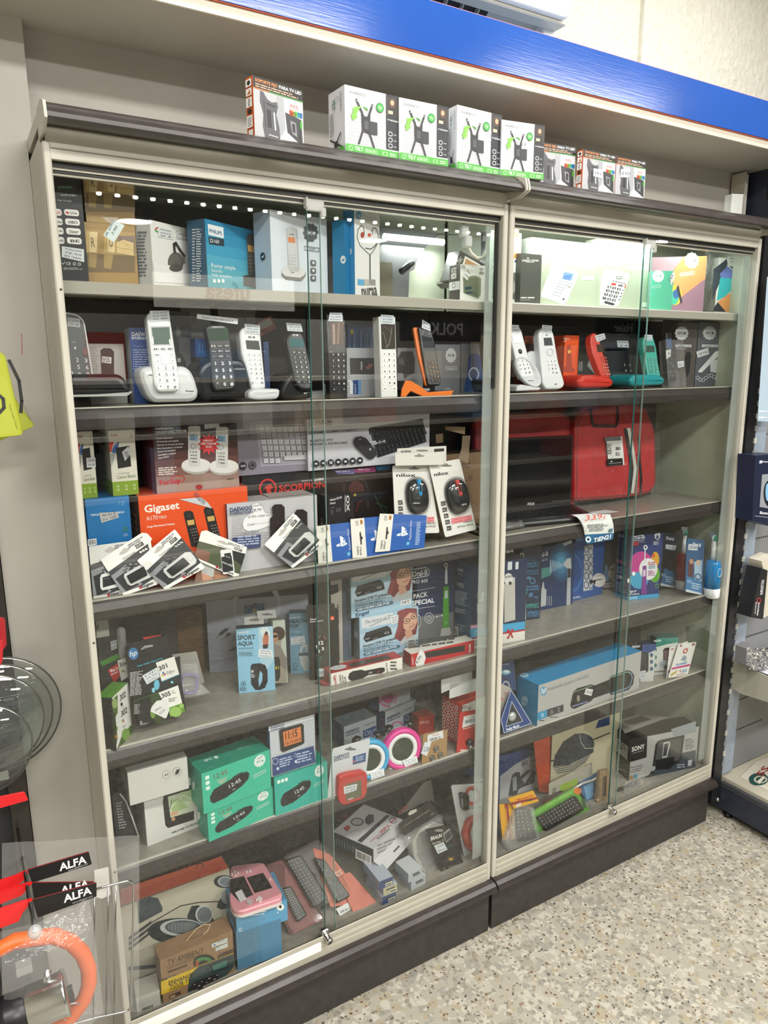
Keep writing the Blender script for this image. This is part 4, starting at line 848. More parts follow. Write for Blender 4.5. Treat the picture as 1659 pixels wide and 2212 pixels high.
# first phone, black with white rim
i=fy('cordless_phone','black big-button cordless phone with a thin white rim, first on the shelf','phone',(95,790),(290,770),(25,140),0.075,0.02,lean=14,z=Z2+0.012,group=GP)
body(i,[(20,150),(45,128),(150,148),(205,205),(292,745),(282,772),(110,782),(60,500)],0.016,'c9cbca','rim',0.002,0.008,0.001)
body(i,[(22,165),(52,142),(145,160),(192,212),(276,735),(266,752),(112,752),(62,500)],0.002,'1b1c1d','face_plate',0.001,0.008,-0.0006)
i.face('F',0.0012);i.t('M2',100,390,130,390,'b0b0b0',h=12)
for tx,x,y in(('2',134,546),('3',206,552),('5',145,606),('6',216,610),('8',152,668),('9',222,666),('0',160,728),('#',232,722),('7',92,664)):i.t(tx,x,y,x+22,y,'e8e8e8',h=34,b=0)
i.e(205,465,22,30,'5a2622').e(124,432,8,12,'c9c9c9').flush('key_lettering').face('F');i.tag(((60,178),(166,190),(165,262),(60,250)),('172','34'),'a9abac')
base(i,[(60,650),(490,648),(545,685),(590,770),(585,800),(560,818),(110,828),(60,800)],0.050,0.085,'17181a',bev=0.012,zmin=Z2)
base(i,[(60,822),(560,814),(598,790),(600,802),(562,832),(60,842)],0.048,0.087,'c9cbca','white_rim',0.002,0.003,zmin=Z2)
# white phone in front
i=fy('cordless_phone','white cordless phone with a green-grey screen in a wide rounded white base','phone',(815,790),(985,790),(722,140),0.066,0.024,lean=13,z=Z2+0.022,group=GP)
body(i,[(718,170),(738,135),(760,126),(890,124),(915,150),(1003,735),(985,790),(815,795),(785,740)],0.024,'e3e5e7','handset',0.005,0.006)
screen(i,((762,260),(908,257),(920,400),(778,403)),'62756c')
i.face('F',0.0004);i.ln([(757,252),(912,250),(924,405),(776,408)],3,'9fa4a4',True)
i.q([(765,350),(773,330),(782,398),(775,400)],'eef2f0').q([(905,365),(915,355),(922,400),(912,402)],'eef2f0').face('F').flush('frame_line')
keys(i,((770,422),(945,420),(948,456),(775,460)),1,3,'eef0f0',[['M1','M2','M3']],'55585a',.92,.86,True,thh=.55)
keys(i,((778,464),(836,464),(842,568),(788,570)),2,1,'eef0f0',[['OK'],['<']],'55585a',.9,.86,True,thh=.32)
keys(i,((908,464),(955,462),(962,565),(914,566)),2,1,'eef0f0',[['C'],['>']],'a04038',.9,.86,True,thh=.32)
b=MB();b.slab(roundpoly([i.L2(p)for p in((838,466),(896,464),(906,570),(846,572))],0.006,4),-0.0012,0.0005,M('e9ebec',0.3),0.0006);i.part('navigation_key',b)
keys(i,((784,574),(968,570),(990,780),(812,784)),4,3,'eef0f0',['123','456','789','*0#'],'44474a',.93,.86,True,thh=.6,tb=0)
i.tag(((745,122),(905,118),(915,200),(752,218)),('Alcatel','37.50','XL 385'),'d4dade')
base(i,[(700,596),(760,580),(1050,584),(1100,620),(1135,690),(1166,800),(1150,860),(1100,884),(790,890),(740,850),(690,750),(664,660),(674,615)],0.080,0.10,'dfe1e4',bev=0.016,rnd=0.02,zmin=Z2)
i2=i;K(130,640,3.858)
def basetext(i,txt,x0,y0,x1,y1,col,h,Y):
    p0,p1=atY((x0,y0),Y),atY((x1,y1),Y);vs,fs,wd=textmesh(txt,1);e=(p1-p0);k=e.length/wd;e.normalize();up=V((0,-1,0)).cross(e)*-1;up=V((0,-1,0)).cross(e)
    if up.z<0:up=-up
    kv=(atY((x0,y0-h),Y)-p0).length/.7;b=MB();b.mesh([tuple(i.Mi@(p0+e*v[0]*k+up*v[1]*kv))for v in vs],fs,M(col,0.4));i.part('base_lettering',b)
basetext(i,'Alcatel',1042,794,1112,796,'333333',12,0.0795)
# black phone with strip label
i=fy('cordless_phone','black cordless phone with large white numbers and a long taped price strip above it','phone',(1290,790),(1450,785),(1215,235),0.070,0.022,lean=12,z=Z2+0.025,group=GP)
body(i,[(1212,262),(1232,236),(1380,234),(1402,262),(1430,400),(1468,735),(1450,780),(1290,790),(1268,740),(1240,400)],0.022,'1d1d1e','handset',0.004,0.005)
screen(i,((1232,270),(1398,268),(1408,368),(1244,374)),'3a4e42')
i.face('F',.0003).t('DAEWOO',1266,262,1362,263,'c9c9c9',h=13,b=1).face('F').flush('brand_lettering')
keys(i,((1245,392),(1415,390),(1425,520),(1258,524)),3,3,'2b2c2e',[['[]','INT','OK'],['HOLD','M1','MEM'],['(','M2',')']],'c0c0c0',.86,.7,thh=.42)
keys(i,((1262,532),(1440,528),(1462,758),(1285,764)),4,3,'26272a',NUM,'f2f2f2',.82,.76,thh=.62)
i.tag(((1136,152),(1476,192),(1474,238),(1136,190)),('Daewoo DTD 7200 24,95 €',),'d6dadc',off=0.004)
base(i,[(1130,640),(1180,560),(1250,520),(1440,515),(1510,520),(1555,560),(1590,700),(1603,810),(1570,858),(1200,862),(1150,800)],0.082,0.09,'1a1a1b',bev=0.012,rnd=0.014,zmin=Z2)
basetext(i,'DAEWOO',1452,612,1542,612,'b9b9b9',12,0.0815)
K(420,640,3.858)
i=fy('blue_carton','narrow navy carton edge behind the white phone with small round keys','box',(590,765),(632,770),(560,378),0.125,0.04,z=Z2);i.carton('1f3a66','1b3158').t('LES',570,466,592,466,'8fb0d8',h=12).flush()
i=fy('cordless_phone','white cordless phone with small round keys leaning on a flat white base','phone',(480,785),(597,765),(378,280),0.078,0.022,lean=14,z=Z2+0.022,group=GP)
body(i,[(376,320),(384,280),(410,255),(540,250),(552,280),(558,360),(598,765),(482,782),(430,600),(392,480)],0.024,'dcdee0','handset',0.005,0.006)
screen(i,((426,366),(536,372),(548,448),(436,440)),'4f5450')
i.face('F',.0003).t('SPC',450,350,482,350,'333333',h=18,b=1).e(496,342,9,9,'333333').ln([(462,312),(480,314)],3,'444444').face('F').flush('brand_lettering')
keys(i,((432,468),(564,470),(586,740),(470,740)),7,3,'e9ebec',[['=','o','='],['(','v',')'],'123','456','789','*0#',['R','-','M']],'3c3e40',.8,.72,rd=.004,thh=.5)
i.tag(((416,230),(544,242),(546,320),(420,310)),('SPC','24.50','KOSPO'),'cfd6da')
base(i,[(450,800),(500,770),(700,772),(716,785),(712,830),(690,858),(520,866),(452,850)],0.058,0.09,'d5d8da',bev=0.006,rnd=0.012,zmin=Z2)
i=fy('cordless_phone','black cordless phone with a teal screen in a curved black base','phone',(880,785),(985,785),(765,290),0.068,0.022,lean=15,z=Z2+0.020,group=GP)
body(i,[(764,370),(772,330),(795,296),(890,294),(918,340),(950,460),(985,620),(990,760),(960,785),(890,778),(850,740),(815,600),(782,450)],0.024,'1d1f20','handset',0.005,0.006)
screen(i,((790,350),(905,356),(918,425),(800,424)),'3c6a70')
i.face('F',.0003).t('SPC',818,332,846,331,'e0e0e0',h=15,b=1).e(856,324,8,8,'e0e0e0').ln([(830,738),(860,740)],2,'555555').face('F').flush('brand_lettering')
keys(i,((806,445),(930,448),(985,735),(850,735)),7,3,'101112',[['=','o','='],['(','v',')'],'123','456','789','*0#',['<','-','>']],'e4e4e4',.82,.72,rd=.004,thh=.55)
i.tag(((763,222),(886,230),(902,298),(774,290)),('SPC','26.45€','L2-K'),'cfd6da')
base(i,[(712,800),(735,730),(780,660),(825,632),(840,700),(870,762),(985,785),(990,850),(740,866),(712,840)],0.079,0.09,'161718',bev=0.010,rnd=0.012,zmin=Z2)
basetext(i,'SPC',912,815,942,815,'e0e0e0',14,0.0785)
i=fy('red_folder_carton','red and white folded carton lying aslant at the back behind the black phone','box',(560,330),(700,300),(540,210),0.20,0.02,roll=25);i.carton('a04a44','8a3f3a');i.unit().q([(10,10),(90,10),(90,60),(10,60)],'b9b6b4').unit(False).flush()
# remote-like slim phones
K(680,640,3.858)
i=fy('phone_book_pack','dark blue pack of thin blue booklets standing behind the slim black phone','box',(275,430),(520,430),(272,235),0.16,0.05);i.carton('1f3f66','1b3456')
rn=random.Random(4)
for k_ in range(26):x=280+k_*9;i.q([(x,300+rn.randint(-40,40)),(x+4,290),(x+4+rn.randint(-6,6),425),(x,425)],rn.choice(('3a6aa0','5a86b8','16304e','8aa4c0')))
i.r(296,278,318,316,'b0a040').flush();b=MB();b.box(0,0,Z2-i.O.z,i.w,0.05,-0.0005,M('8f9096',0.5));i.part('lower_carton',b)
i=fy('phone_carton','silver grey carton with a dark photograph and a blue sideways label between the slim phones','box',(272,840),(535,840),(255,430),0.13,0.05,z=Z2);i.carton('a9aab0','8f9096')
i.q([(290,515),(520,515),(520,650),(296,650)],'2b2a2b').q([(420,600),(455,560),(490,570),(450,610)],'8a5a4a').t('PHILIPS',396,612,396,545,'d0d0d0',h=14,b=1).ln([(272,650),(530,650)],2,'8a8b90').q([(270,700),(300,698),(318,720),(318,815),(272,812)],'e3e5e8').t('PHILIPS',292,808,290,712,'3a3d44',h=16,b=1).q([(318,700),(384,698),(384,816),(318,816)],'2f4a80').q([(360,698),(384,698),(384,816),(362,816)],'6f9ac8').t('Linea V',342,806,340,730,'w',h=14).flush()
i=fy('photo_carton','grey carton with a black speech-bubble picture behind the orange phone','box',(690,835),(900,835),(680,430),0.14,0.045,z=Z2);i.carton('8d8f94','77797e');i.q([(720,460),(815,458),(835,520),(830,640),(780,662),(745,690),(735,640),(690,640),(690,520)],'353536').q([(700,520),(740,520),(750,580),(700,560)],'5c5c5e').flush()
i=fy('cordless_phone','tall slim black cordless handset wrapped in film at the top, right of the pane overlap','phone',(128,853),(270,850),(118,150),0.060,(85,160),lean=3,z=Z2,group=GP)
i.d=0.032;b=MB();b.box(0,0,0,i.w,i.d,i.h,M('1b1b1c',0.35),0.0015);i.part('handset',b)
i.face('F',0.0002)
keys(i,((132,462),(262,460),(264,798),(140,800)),7,3,'101011',[['=','B','='],['(','B','o'],'123','456','789','*0#',['<',None,'>']],'d9d9d9',.82,.74,thh=.45)
i.q([(126,215),(234,215),(236,405),(134,405)],'6a5650').q([(145,235),(165,230),(170,400),(150,402)],'a08c84').q([(190,220),(205,220),(200,400),(180,400)],'8a7870').flush('screen_film')
i.tag(((124,136),(226,138),(232,210),(110,208)),('Philips','32,45€','M330W'),'d2d9de')
i.face('L').t('PHILIPS',95,815,92,730,'e0e0e0',h=12,b=1).face('F').flush('side_lettering')
b=MB();b.box(-0.001,-0.001,i.h*.55,i.w+.001,i.d,i.h*.93,clear('phone_film',(0.93,0.93,0.93),0.08,0.15,0.06,0.8,80));i.part('film',b)
i=fy('cordless_phone','tall slim white cordless handset with a black screen under film','phone',(555,845),(692,845),(545,168),0.060,(516,166),lean=3,z=Z2,group=GP)
i.d=0.03;b=MB();b.box(0,0,0,i.w,i.d,i.h,M('dfe0de',0.35),0.0015);i.part('handset',b)
screen(i,((550,232),(668,230),(672,440),(556,442)),'3a3630')
keys(i,((560,458),(680,458),(684,792),(566,794)),7,3,'f0f1ef',[['=','B','='],['(','B','o'],'123','456','789','*0#',['<',None,'>']],'3a3b3c',.84,.8,thh=.45)
i.tag(((548,152),(656,160),(658,236),(550,226)),('Philips','32,45€','M330W'),'c9d2da')
i.face('F',0.001).ln([(570,300),(590,380),(600,430)],3,'8a8478').ln([(640,260),(620,400),(590,430)],3,'9a9488').ln([(575,250),(640,300),(600,420)],2,'77726a').flush('film_creases').face('F')
# orange phone
i=fy('cordless_phone','black cordless handset with an orange back in an orange wedge-shaped base','phone',(950,745),(1052,742),(872,240),0.062,0.012,lean=12,z=Z2+0.024,group=GP)
body(i,[(866,262),(880,250),(965,262),(990,340),(1018,480),(1052,700),(1048,742),(948,742),(900,480)],0.008,'202226','handset',0.003,0.004)
body(i,[(838,262),(845,248),(958,262),(985,340),(1010,480),(1045,700),(1042,736),(940,742),(880,500)],0.007,'e0742c','orange_back',0.002,0.004,0.008)
screen(i,((892,330),(975,345),(1000,430),(906,430)),'2a2f38')
keys(i,((934,532),(1016,540),(1052,722),(968,722)),5,3,'0f1012',['123','456','789','*0#',['<','-','>']],'b07a50',.8,.72,thh=.5)
i.tag(((890,196),(956,236),(960,294),(886,266)),('34,5','26.5'),'d0d6da',off=.003)
b=MB();m1=M('e3762c',0.35);P=[atY(p,0.052)for p in((722,838),(728,780),(760,702),(800,705),(880,750),(945,800),(1158,786),(1140,834),(900,838),(800,790),(760,838))]
b.slab([(p.x,max(p.z,Z2))for p in P],0.052,0.056,m1,0.001);q=[(p.x,p.z)for p in P]
b.slab([(q[1][0],q[1][1]),(q[2][0],q[2][1]-.001),(q[3][0],q[3][1]-.001),(q[4][0],q[4][1]-.001),(q[5][0],q[5][1]-.001),(q[6][0],q[6][1]-.001),(q[7][0],max(q[7][1],Z2+.0005)),(q[8][0],Z2+.0005)],0.056,0.125,M('232427',0.35),0.001)
b.v=[tuple(i.Mi@V(v))for v in b.v];i.part('charging_base',b)
basetext(i,'Gigaset',1088,772,1130,772,'9a9a9a',7,0.0515)
i=fy('phone_carton','grey carton with a round pale badge behind the orange phone','box',(1000,800),(1208,800),(990,400),0.15,0.05,z=Z2);i.carton('6f7176','5a5c60');badge(i,1134,493,44,60,'b9bbbe','3c3e42');i.ln([(1092,588),(1180,588),(1180,612),(1092,612)],3,'c9c9c9',True).t('KOSAN',1108,606,1166,606,'c9c9c9',h=9,b=1).flush()
i=fy('phone_carton','slate carton with a dark blue phone picture next to the middle post','box',(1215,798),(1440,795),(1210,395),0.15,0.05,z=Z2);i.carton('5f6268','4f5258');i.q([(1280,510),(1300,480),(1340,475),(1395,510),(1405,640),(1365,795),(1240,795),(1270,640)],'1f3f78').ln([(1310,480),(1330,700)],14,'182c54').e(1325,650,45,60,'a9b6c8',.75).flush()
i=fy('cordless_phone','black cordless phone with round white keys half hidden by the green pull strip','phone',(1425,740),(1500,735),(1408,290),0.07,0.02,lean=12,z=Z2+0.02,group=GP)
body(i,[(1408,305),(1425,288),(1490,290),(1500,330),(1510,600),(1505,720),(1460,745),(1440,640),(1412,420)],0.02,'222324','handset',0.004,0.005);screen(i,((1428,336),(1486,338),(1488,405),(1432,405)),'4f6a68')
keys(i,((1436,520),(1496,520),(1500,690),(1446,690)),4,2,'d9dbda',['12','45','78','*0'],'2a2a2a',.8,.75,rd=.004);i.tag(((1412,232),(1486,236),(1486,292),(1416,288)),('33,7','KOSAN'),'cfd6da');base(i,[(1420,700),(1470,690),(1520,700),(1525,800),(1440,808)],0.06,0.06,'202122',zmin=Z2)
# ---- right case
K(1060,640,3.072)
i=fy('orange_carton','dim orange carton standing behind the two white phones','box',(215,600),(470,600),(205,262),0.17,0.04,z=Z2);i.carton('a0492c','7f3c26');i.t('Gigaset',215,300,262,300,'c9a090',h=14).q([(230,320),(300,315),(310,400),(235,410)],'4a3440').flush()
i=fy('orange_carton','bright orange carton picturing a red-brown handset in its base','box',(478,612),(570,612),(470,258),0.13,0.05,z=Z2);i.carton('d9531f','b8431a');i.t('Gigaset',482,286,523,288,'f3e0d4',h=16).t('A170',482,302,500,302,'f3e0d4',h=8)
i.q([(505,330),(530,318),(540,470),(555,480),(556,500),(530,508),(485,500),(480,470),(500,465)],'a03a26').q([(511,360),(530,356),(530,376),(512,380)],'d9b050')
for k_ in range(5):i.r(498,525+k_*16,556,533+k_*16,'c04818')
i.flush()
i=fy('cordless_phone','white cordless phone lying in a round white dish-shaped base beside the middle post','phone',(205,545),(288,530),(136,205),0.072,0.016,lean=16,z=Z2+0.035,group=GP)
body(i,[(132,225),(140,200),(178,192),(206,225),(262,440),(290,525),(280,534),(208,542),(168,420),(140,310)],0.018,'d8dadd','handset',0.004,0.004)
screen(i,((140,262),(196,260),(210,308),(152,312)),'3c3f42')
keys(i,((168,415),(246,410),(274,515),(202,530)),4,3,'eceeef',['123','456','789',['*','0','#']],'3f4144',.84,.74,thh=.6)
b=MB();c_=i.L((196,366));b.lathe([(0.0005,0.0016),(0.005,0.0014),(0.007,0)],(c_.x,0,c_.z),(0,-1,0),M('2b2c30',0.2),16);i.part('navigation_key',b)
i.tag(((138,190),(184,192),(192,238),(142,240)),('Daewoo','28.5'),'cdd3d8')
O=atY((240,500),0.075);ex=V((0.034,0,0.002));ez=V((-0.012,0.02,0.040));b=MB();nn=32
ring=lambda k,dy:[tuple(i.Mi@(O+ex*(math.cos(a)*k)+ez*(math.sin(a)*k)+V((0,dy,0))))for a in[j*2*math.pi/nn for j in range(nn)]]
b.loft([ring(0.96,0.012),ring(1.0,0.0),ring(0.97,-0.008),ring(0.88,-0.008),ring(0.82,0.002),ring(0.1,0.014)],M('d2d4d6',0.3),True);i.part('charging_base',b)
b=MB();P=[atY(p,0.07)for p in((140,600),(170,585),(300,606),(290,622),(140,628))];b.slab([(p.x,max(Z2,p.z))for p in P],0.05,0.11,M('d2d4d6',0.3),0.002);b.v=[tuple(i.Mi@V(v))for v in b.v];i.part('foot',b)
basetext(i,'DAEWOO',246,562,286,562,'33363a',6,0.066)
i=fy('cordless_phone','white cordless phone flowing into a long white base, second in the right case','phone',(370,615),(492,600),(320,210),0.068,0.02,lean=13,z=Z2+0.002,group=GP)
body(i,[(318,260),(326,225),(345,205),(400,208),(420,250),(452,440),(492,575),(486,600),(462,614),(370,616),(346,580),(330,400)],0.022,'d8dbde','handset',0.005,0.006)
body(i,[(274,400),(278,362),(300,348),(345,350),(380,600),(350,600),(300,480)],0.012,'c9ccd0','charging_base',0.004,0.008,0.02)
screen(i,((350,276),(402,274),(412,326),(356,328)),'4a4e52')
keys(i,((368,418),(434,416),(450,518),(382,518)),4,3,'eceeef',NUM,'3a3c3e',.84,.78,thh=.62);i.face('F',.0003).t('SPC',364,262,380,262,'4a4c50',h=8,b=1).t('SPC',424,588,440,588,'4a4c50',h=9,b=1).e(394,372,22,24,'c0c3c6',.85).face('F').flush('lettering')
i.tag(((340,190),(406,196),(402,248),(336,242)),('SPC','30.46','7350 R'),'cfd5da')
i=fy('phone_carton','large charcoal carton behind the red phone, its corner patterned with keys','box',(570,608),(960,600),(612,240),0.19,0.04,z=Z2);i.carton('38393b','2c2d2f');i.q([(640,460),(668,380),(700,500),(690,520)],'9a9c9a').r(584,432,606,494,'a9abaa').fz(586,434,604,490,6,'3a3a3a').flush()
i=fy('cordless_phone','red cordless phone in a low rounded red base','phone',(742,545),(797,542),(668,240),0.068,0.016,lean=14,z=Z2+0.022,group=GP)
body(i,[(662,300),(666,258),(684,240),(702,248),(722,285),(748,380),(798,540),(742,545),(700,440),(676,380)],0.02,'c23a2c','handset',0.004,0.005)
screen(i,((700,320),(740,322),(752,370),(710,372)),'3c2e2a')
keys(i,((726,398),(766,398),(796,526),(754,528)),6,3,'a83426',[['','',''],['','','']]+NUM,'e8c0b4',.84,.7,thh=.6);i.tag(((688,262),(752,246),(762,282),(704,306)),('Gigaset','A30'),'c0c4c6')
base(i,[(584,570),(592,545),(615,525),(700,520),(800,538),(822,560),(820,590),(795,607),(620,612),(592,600)],0.052,0.09,'c23326',bev=0.012,rnd=0.012,zmin=Z2)
i=fy('desk_phone','black desk phone with the handset across its top, standing upright behind the red phone','phone',(790,580),(945,570),(700,250),0.13,0.03,lean=6,z=Z2,group=None)
body(i,[(760,360),(920,350),(950,560),(940,576),(800,580)],0.03,'222325','body',0.004,0.005,0.004)
body(i,[(690,262),(720,246),(890,252),(916,275),(918,345),(890,352),(740,352),(700,330)],0.03,'2a2b2f','handset',0.006,0.008,-0.008)
i.face('F',.0002);i.tag(((820,296),(896,298),(902,344),(826,340)),('SPC 3610','24'),'a9b0b6',off=0.0095);i.tag(((824,524),(876,526),(874,572),(822,570)),('19.95','3272'),'c0c4c8',off=.002)
i.face('F',-0.0035)
for tx,x,y in(('2',884,462),('3',918,464),('5',892,500),('6',926,500),('8',900,534)):i.t(tx,x,y,x+9,y,'d0d0d0',h=15)
i.flush('key_lettering').face('F')
i=fy('cordless_phone','turquoise cordless phone in a turquoise base, right of the pane edge','phone',(1050,545),(1128,540),(1012,255),0.068,0.016,lean=12,z=Z2+0.022,group=GP)
body(i,[(1010,300),(1018,268),(1060,262),(1082,275),(1100,340),(1112,440),(1130,530),(1110,546),(1046,544),(1030,440),(1014,350)],0.018,'3fa396','handset',0.004,0.005)
screen(i,((1022,326),(1084,328),(1090,370),(1030,372)),'39524a')
keys(i,((1036,408),(1106,408),(1116,508),(1048,510)),5,3,'2f8a80',[['(','o',')']]+NUM,'cfe8e4',.82,.72,thh=.6);i.tag(((1020,254),(1072,258),(1070,296),(1018,292)),('Gigaset','A30'),'c0ccd0')
base(i,[(926,560),(940,535),(975,518),(1120,522),(1155,540),(1165,562),(1145,588),(960,600),(932,585)],0.052,0.085,'1f8f96',bev=0.010,rnd=0.012,zmin=Z2)
i=fy('cordless_phone','black handset bagged in clear film leaning between the turquoise phone and the badge cartons','phone',(1180,580),(1290,585),(1162,235),0.085,0.016,lean=10,z=Z2,group=GP)
body(i,[(1164,240),(1200,236),(1210,300),(1225,420),(1235,560),(1180,575),(1170,420)],0.014,'1f2024','handset',0.003,0.004);i.face('F',.0003).q([(1164,285),(1200,282),(1204,345),(1168,345)],'3a5a8a').q([(1162,360),(1196,350),(1194,400),(1164,418)],'d9dbda').face('F').flush('labels')
keys(i,((1174,365),(1216,365),(1228,540),(1184,545)),6,3,'4a4b4e',None,fw=.5,fh=.5);i.tag(((1228,436),(1270,430),(1272,468),(1232,478)),('22,-',),'c4c8ca',off=.006)
b=MB();b.box(-0.004,-0.004,0,i.w+.002,0.02,i.h*.85,clear('phone_film'));i.part('film',b)
for lab,xa,xb,xt,cf,cs,handset in(('dark striped carton with a white round badge and a black handset picture',1215,1345,1205,'55504c','4a4644',0),('slate carton with a white round badge and a white corded phone picture',1350,1520,1350,'565a62','494d55',1)):
    i=fy('wall_phone_carton',lab,'box',(xa,592),(xb,588),(xt,172),0.115,0.05,z=Z2,group='corded phone cartons');i.carton(cf,cs);cx=(xa+xb)/2-4+handset*20
    for k_ in range(9):i.ln([(xt+6+k_*(xb-xt)/9,178),(xa+4+k_*(xb-xa)/9,590)],1.2,cs)
    badge(i,cx-(10 if not handset else 0),246-(0 if not handset else 2),44,44,'c4c7ca','3c3e42');i.r(cx-50,320,cx+54,338,'c9ccce').t('ORIGINAL LITE',cx-44,334,cx+48,334,'3c3e42',h=8,b=1)
    if handset:
        i.q([(1380,490),(1375,505),(1400,505),(1520,385),(1512,362),(1490,366)],'d0d3d6').q([(1455,440),(1512,410),(1510,495),(1490,508),(1455,500)],'c3c6ca')
        for k_ in range(9):i.e(1372+20*k_*.9,540+16*math.sin(k_),13,13,'b9bdc2',.7)
    else:i.q([(1262,450),(1280,420),(1300,370),(1322,368),(1330,390),(1318,500),(1300,540),(1290,480)],'222226').ln([(1230,348),(1296,350)],2,'c9c9c9')
    i.flush()
i.tag(((1362,368),(1440,342),(1448,384),(1372,408)),('18,95€',),'c4c8ca')
# ================================================================ third shelf (Z 1.169)
Z3=1.1694
K(160,880,4.1475)
# blue carton under the drive cartons
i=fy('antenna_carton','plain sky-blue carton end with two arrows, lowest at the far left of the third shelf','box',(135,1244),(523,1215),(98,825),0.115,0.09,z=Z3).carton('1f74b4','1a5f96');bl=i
i.t('TRIPLE/TRIPLO/TRIPLE/TRIPLO',148,975,450,945,'d9e6f0',h=17,b=1).ln([(395,880),(405,840)],3,'8ab6dc').ln([(428,870),(428,838)],5,'8ab6dc').ln([(446,868),(446,838)],5,'8ab6dc').ln([(422,874),(454,870)],3,'8ab6dc')
i.e(457,1090,22,22,'3c7a5a',.5).t('CE',445,1155,480,1148,'d9e6f0',h=20);i.bar(((122,1185),(200,1172),(204,1230),(126,1244)));i.flush();i.tag(((222,945),(385,935),(402,985),(245,1035)),('46,95 €','6 x 1200'),'b9bab8')
def drive(i):
    i.all('d3cfc2').all('7f9c2f',0,0,1,.22);i.unit()
    i.q([(0,17),(18,17),(6,32),(0,32)],'c03a34').q([(18,22),(38,17),(30,34),(14,34),(6,32)],'3c5c96').q([(2,34),(22,34),(6,52),(0,56)],'a0a2a0').q([(24,26),(76,24),(78,56),(26,58)],'1c1c1d')
    i.t('TOSHIBA',6,9,36,9,'b0323a',h=3.6,b=1).t('1TB',80,13,92,13,'4a4a48',h=6).t('Portable Storage',26,67,70,66,'6a6a66',h=2).t('Canvio Basics',20,74,92,73,'5c7426',h=5.4)
    for x in(16,48,80):i.r(x,84,x+9,92,'c4d49a').r(x+1.5,85.5,x+7.5,90.5,'7f9c2f')
    i.unit(False)
GD='portable drive cartons'
i=fy('drive_carton','white and green hard drive carton cut off by the left post','box',(72,810),(212,785),(15,220),0.125,0.05,z=zt(bl),group=GD).carton('d3cfc2');drive(i);i.flush();i.tag(((108,452),(190,448),(195,535),(114,540)),('TOSH','54,90'),'c9cacb')
i=fy('drive_carton','white and green hard drive carton standing turned, a slip over its picture of the drive','box',(352,790),(580,755),(325,210),0.12,(185,210),z=zt(bl),yaw=0,group=GD).carton('d3cfc2','bdbab0');drive(i);i.face('L').unit().q([(0,78),(100,78),(100,100),(0,100)],'71902a').t('TOSHIBA',15,9,85,9,'6a3a34',h=3.4,b=1).fz(15,13,85,25,3).fz(12,38,70,74,12,'6f6c66').r(20,86,50,92,'9fb36a').unit(False).face('F').flush();i.tag(((485,348),(515,408),(455,480),(428,400)),('28,90',),'c9c9cc')
# orange trio carton and the two-handset carton on it
i=fy('phone_carton','large orange trio cordless phone carton','box',(610,1290),(1570,1150),(590,797),0.095,0.115,z=Z3).carton('e2501c','5a3a2c','c8481c');gi=i
i.t('Gigaset',632,944,945,905,'f3ebe6',h=66,b=1).t('A170',648,1016,750,1002,'f0e2da',h=38).t('TRIO',757,1002,830,992,'f0e2da',h=28).t('Large Illuminated Display',655,1078,902,1048,'f3ebe6',h=15,b=1)
for x,y in((980,930),(1160,895)):
    i.q([(x,y+20),(x+15,y),(x+60,y-5),(x+85,y+10),(x+165,y+320),(x+70,y+320)],'1f1e1f').e(x+48,y+36,18,20,'343332').q([(x+30,y+84),(x+92,y+74),(x+100,y+118),(x+40,y+128)],'c9a860')
    for r_ in range(5):
        for c_ in range(3):i.e(x+66+c_*20+r_*9,y+165+r_*26-c_*4,6,6,'8a8784')
i.flush();i.tag(((940,822),(1140,805),(1200,855),(1235,905),(1180,848),(940,865))[:4],('49.95 TRIO A170',),'c9ccd0')
i.face('L').unit().fz(10,20,90,90,9,'8a7a70').unit(False).face('F').flush()
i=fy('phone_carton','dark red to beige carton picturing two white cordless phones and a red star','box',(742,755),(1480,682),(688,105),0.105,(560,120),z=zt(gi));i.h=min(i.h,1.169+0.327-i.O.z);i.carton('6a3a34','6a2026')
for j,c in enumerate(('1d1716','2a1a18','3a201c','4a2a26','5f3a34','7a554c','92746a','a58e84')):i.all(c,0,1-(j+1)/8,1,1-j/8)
i.t('Teléfono DÚO',722,166,918,160,'e8e4e2',h=22,b=1).t('Inalámbrico',728,200,890,194,'e8e4e2',h=22,b=1).t('FERSAY-DECT2020B',730,238,1010,222,'e8e4e2',h=24,b=1)
for k_,s_ in enumerate(('Función despertador','30 memorias en la agenda','Selección de 10 tonos de timbre','Menú disponible en 12 idiomas','Función de contestador','automático y manual','Color blanco')):i.t(s_,735+k_*3,284+k_*30,735+k_*3+(150,197,238,226,165,158,96)[k_],276+k_*28,'d9d2ce',h=13,b=1,it=.2)
i.fz(755,535,930,612,4,'d9cdc6',-10)
i.t('FerSay',768,698,958,672,'c4242c',h=44,b=1).ln([(868,625),(930,610),(980,618),(992,640),(960,675)],7,'c4242c')
for x,y,s_ in((1020,165,1.0),(1268,175,1.0)):
    i.e(x+74,y+365,132,70,'a9a49f').e(x+74,y+352,130,62,'d6d3d0').q([(x,y+10),(x+18,y),(x+95,y),(x+110,y+12),(x+108,y+350),(x+85,y+370),(x+15,y+365),(x,y+345)],'c6c3c1').q([(x+12,y+72),(x+88,y+75),(x+86,y+136),(x+14,y+132)],'7fa0bc').e(x+46,y+182,24,26,'8f9296',.7).fz(x+16,y+80,x+80,y+128,3,'4a6478')
    for r_ in range(4):i.t('123 456 789 *0#'.split()[r_],x+16,y+240+r_*29,x+80,y+242+r_*29,'4a4c50',h=13,b=1)
st=[]
for k_ in range(24):a=k_*math.pi/12;r_=100 if k_%2==0 else 62;st.append((1205+r_*math.cos(a)*1.05,328+r_*math.sin(a)))
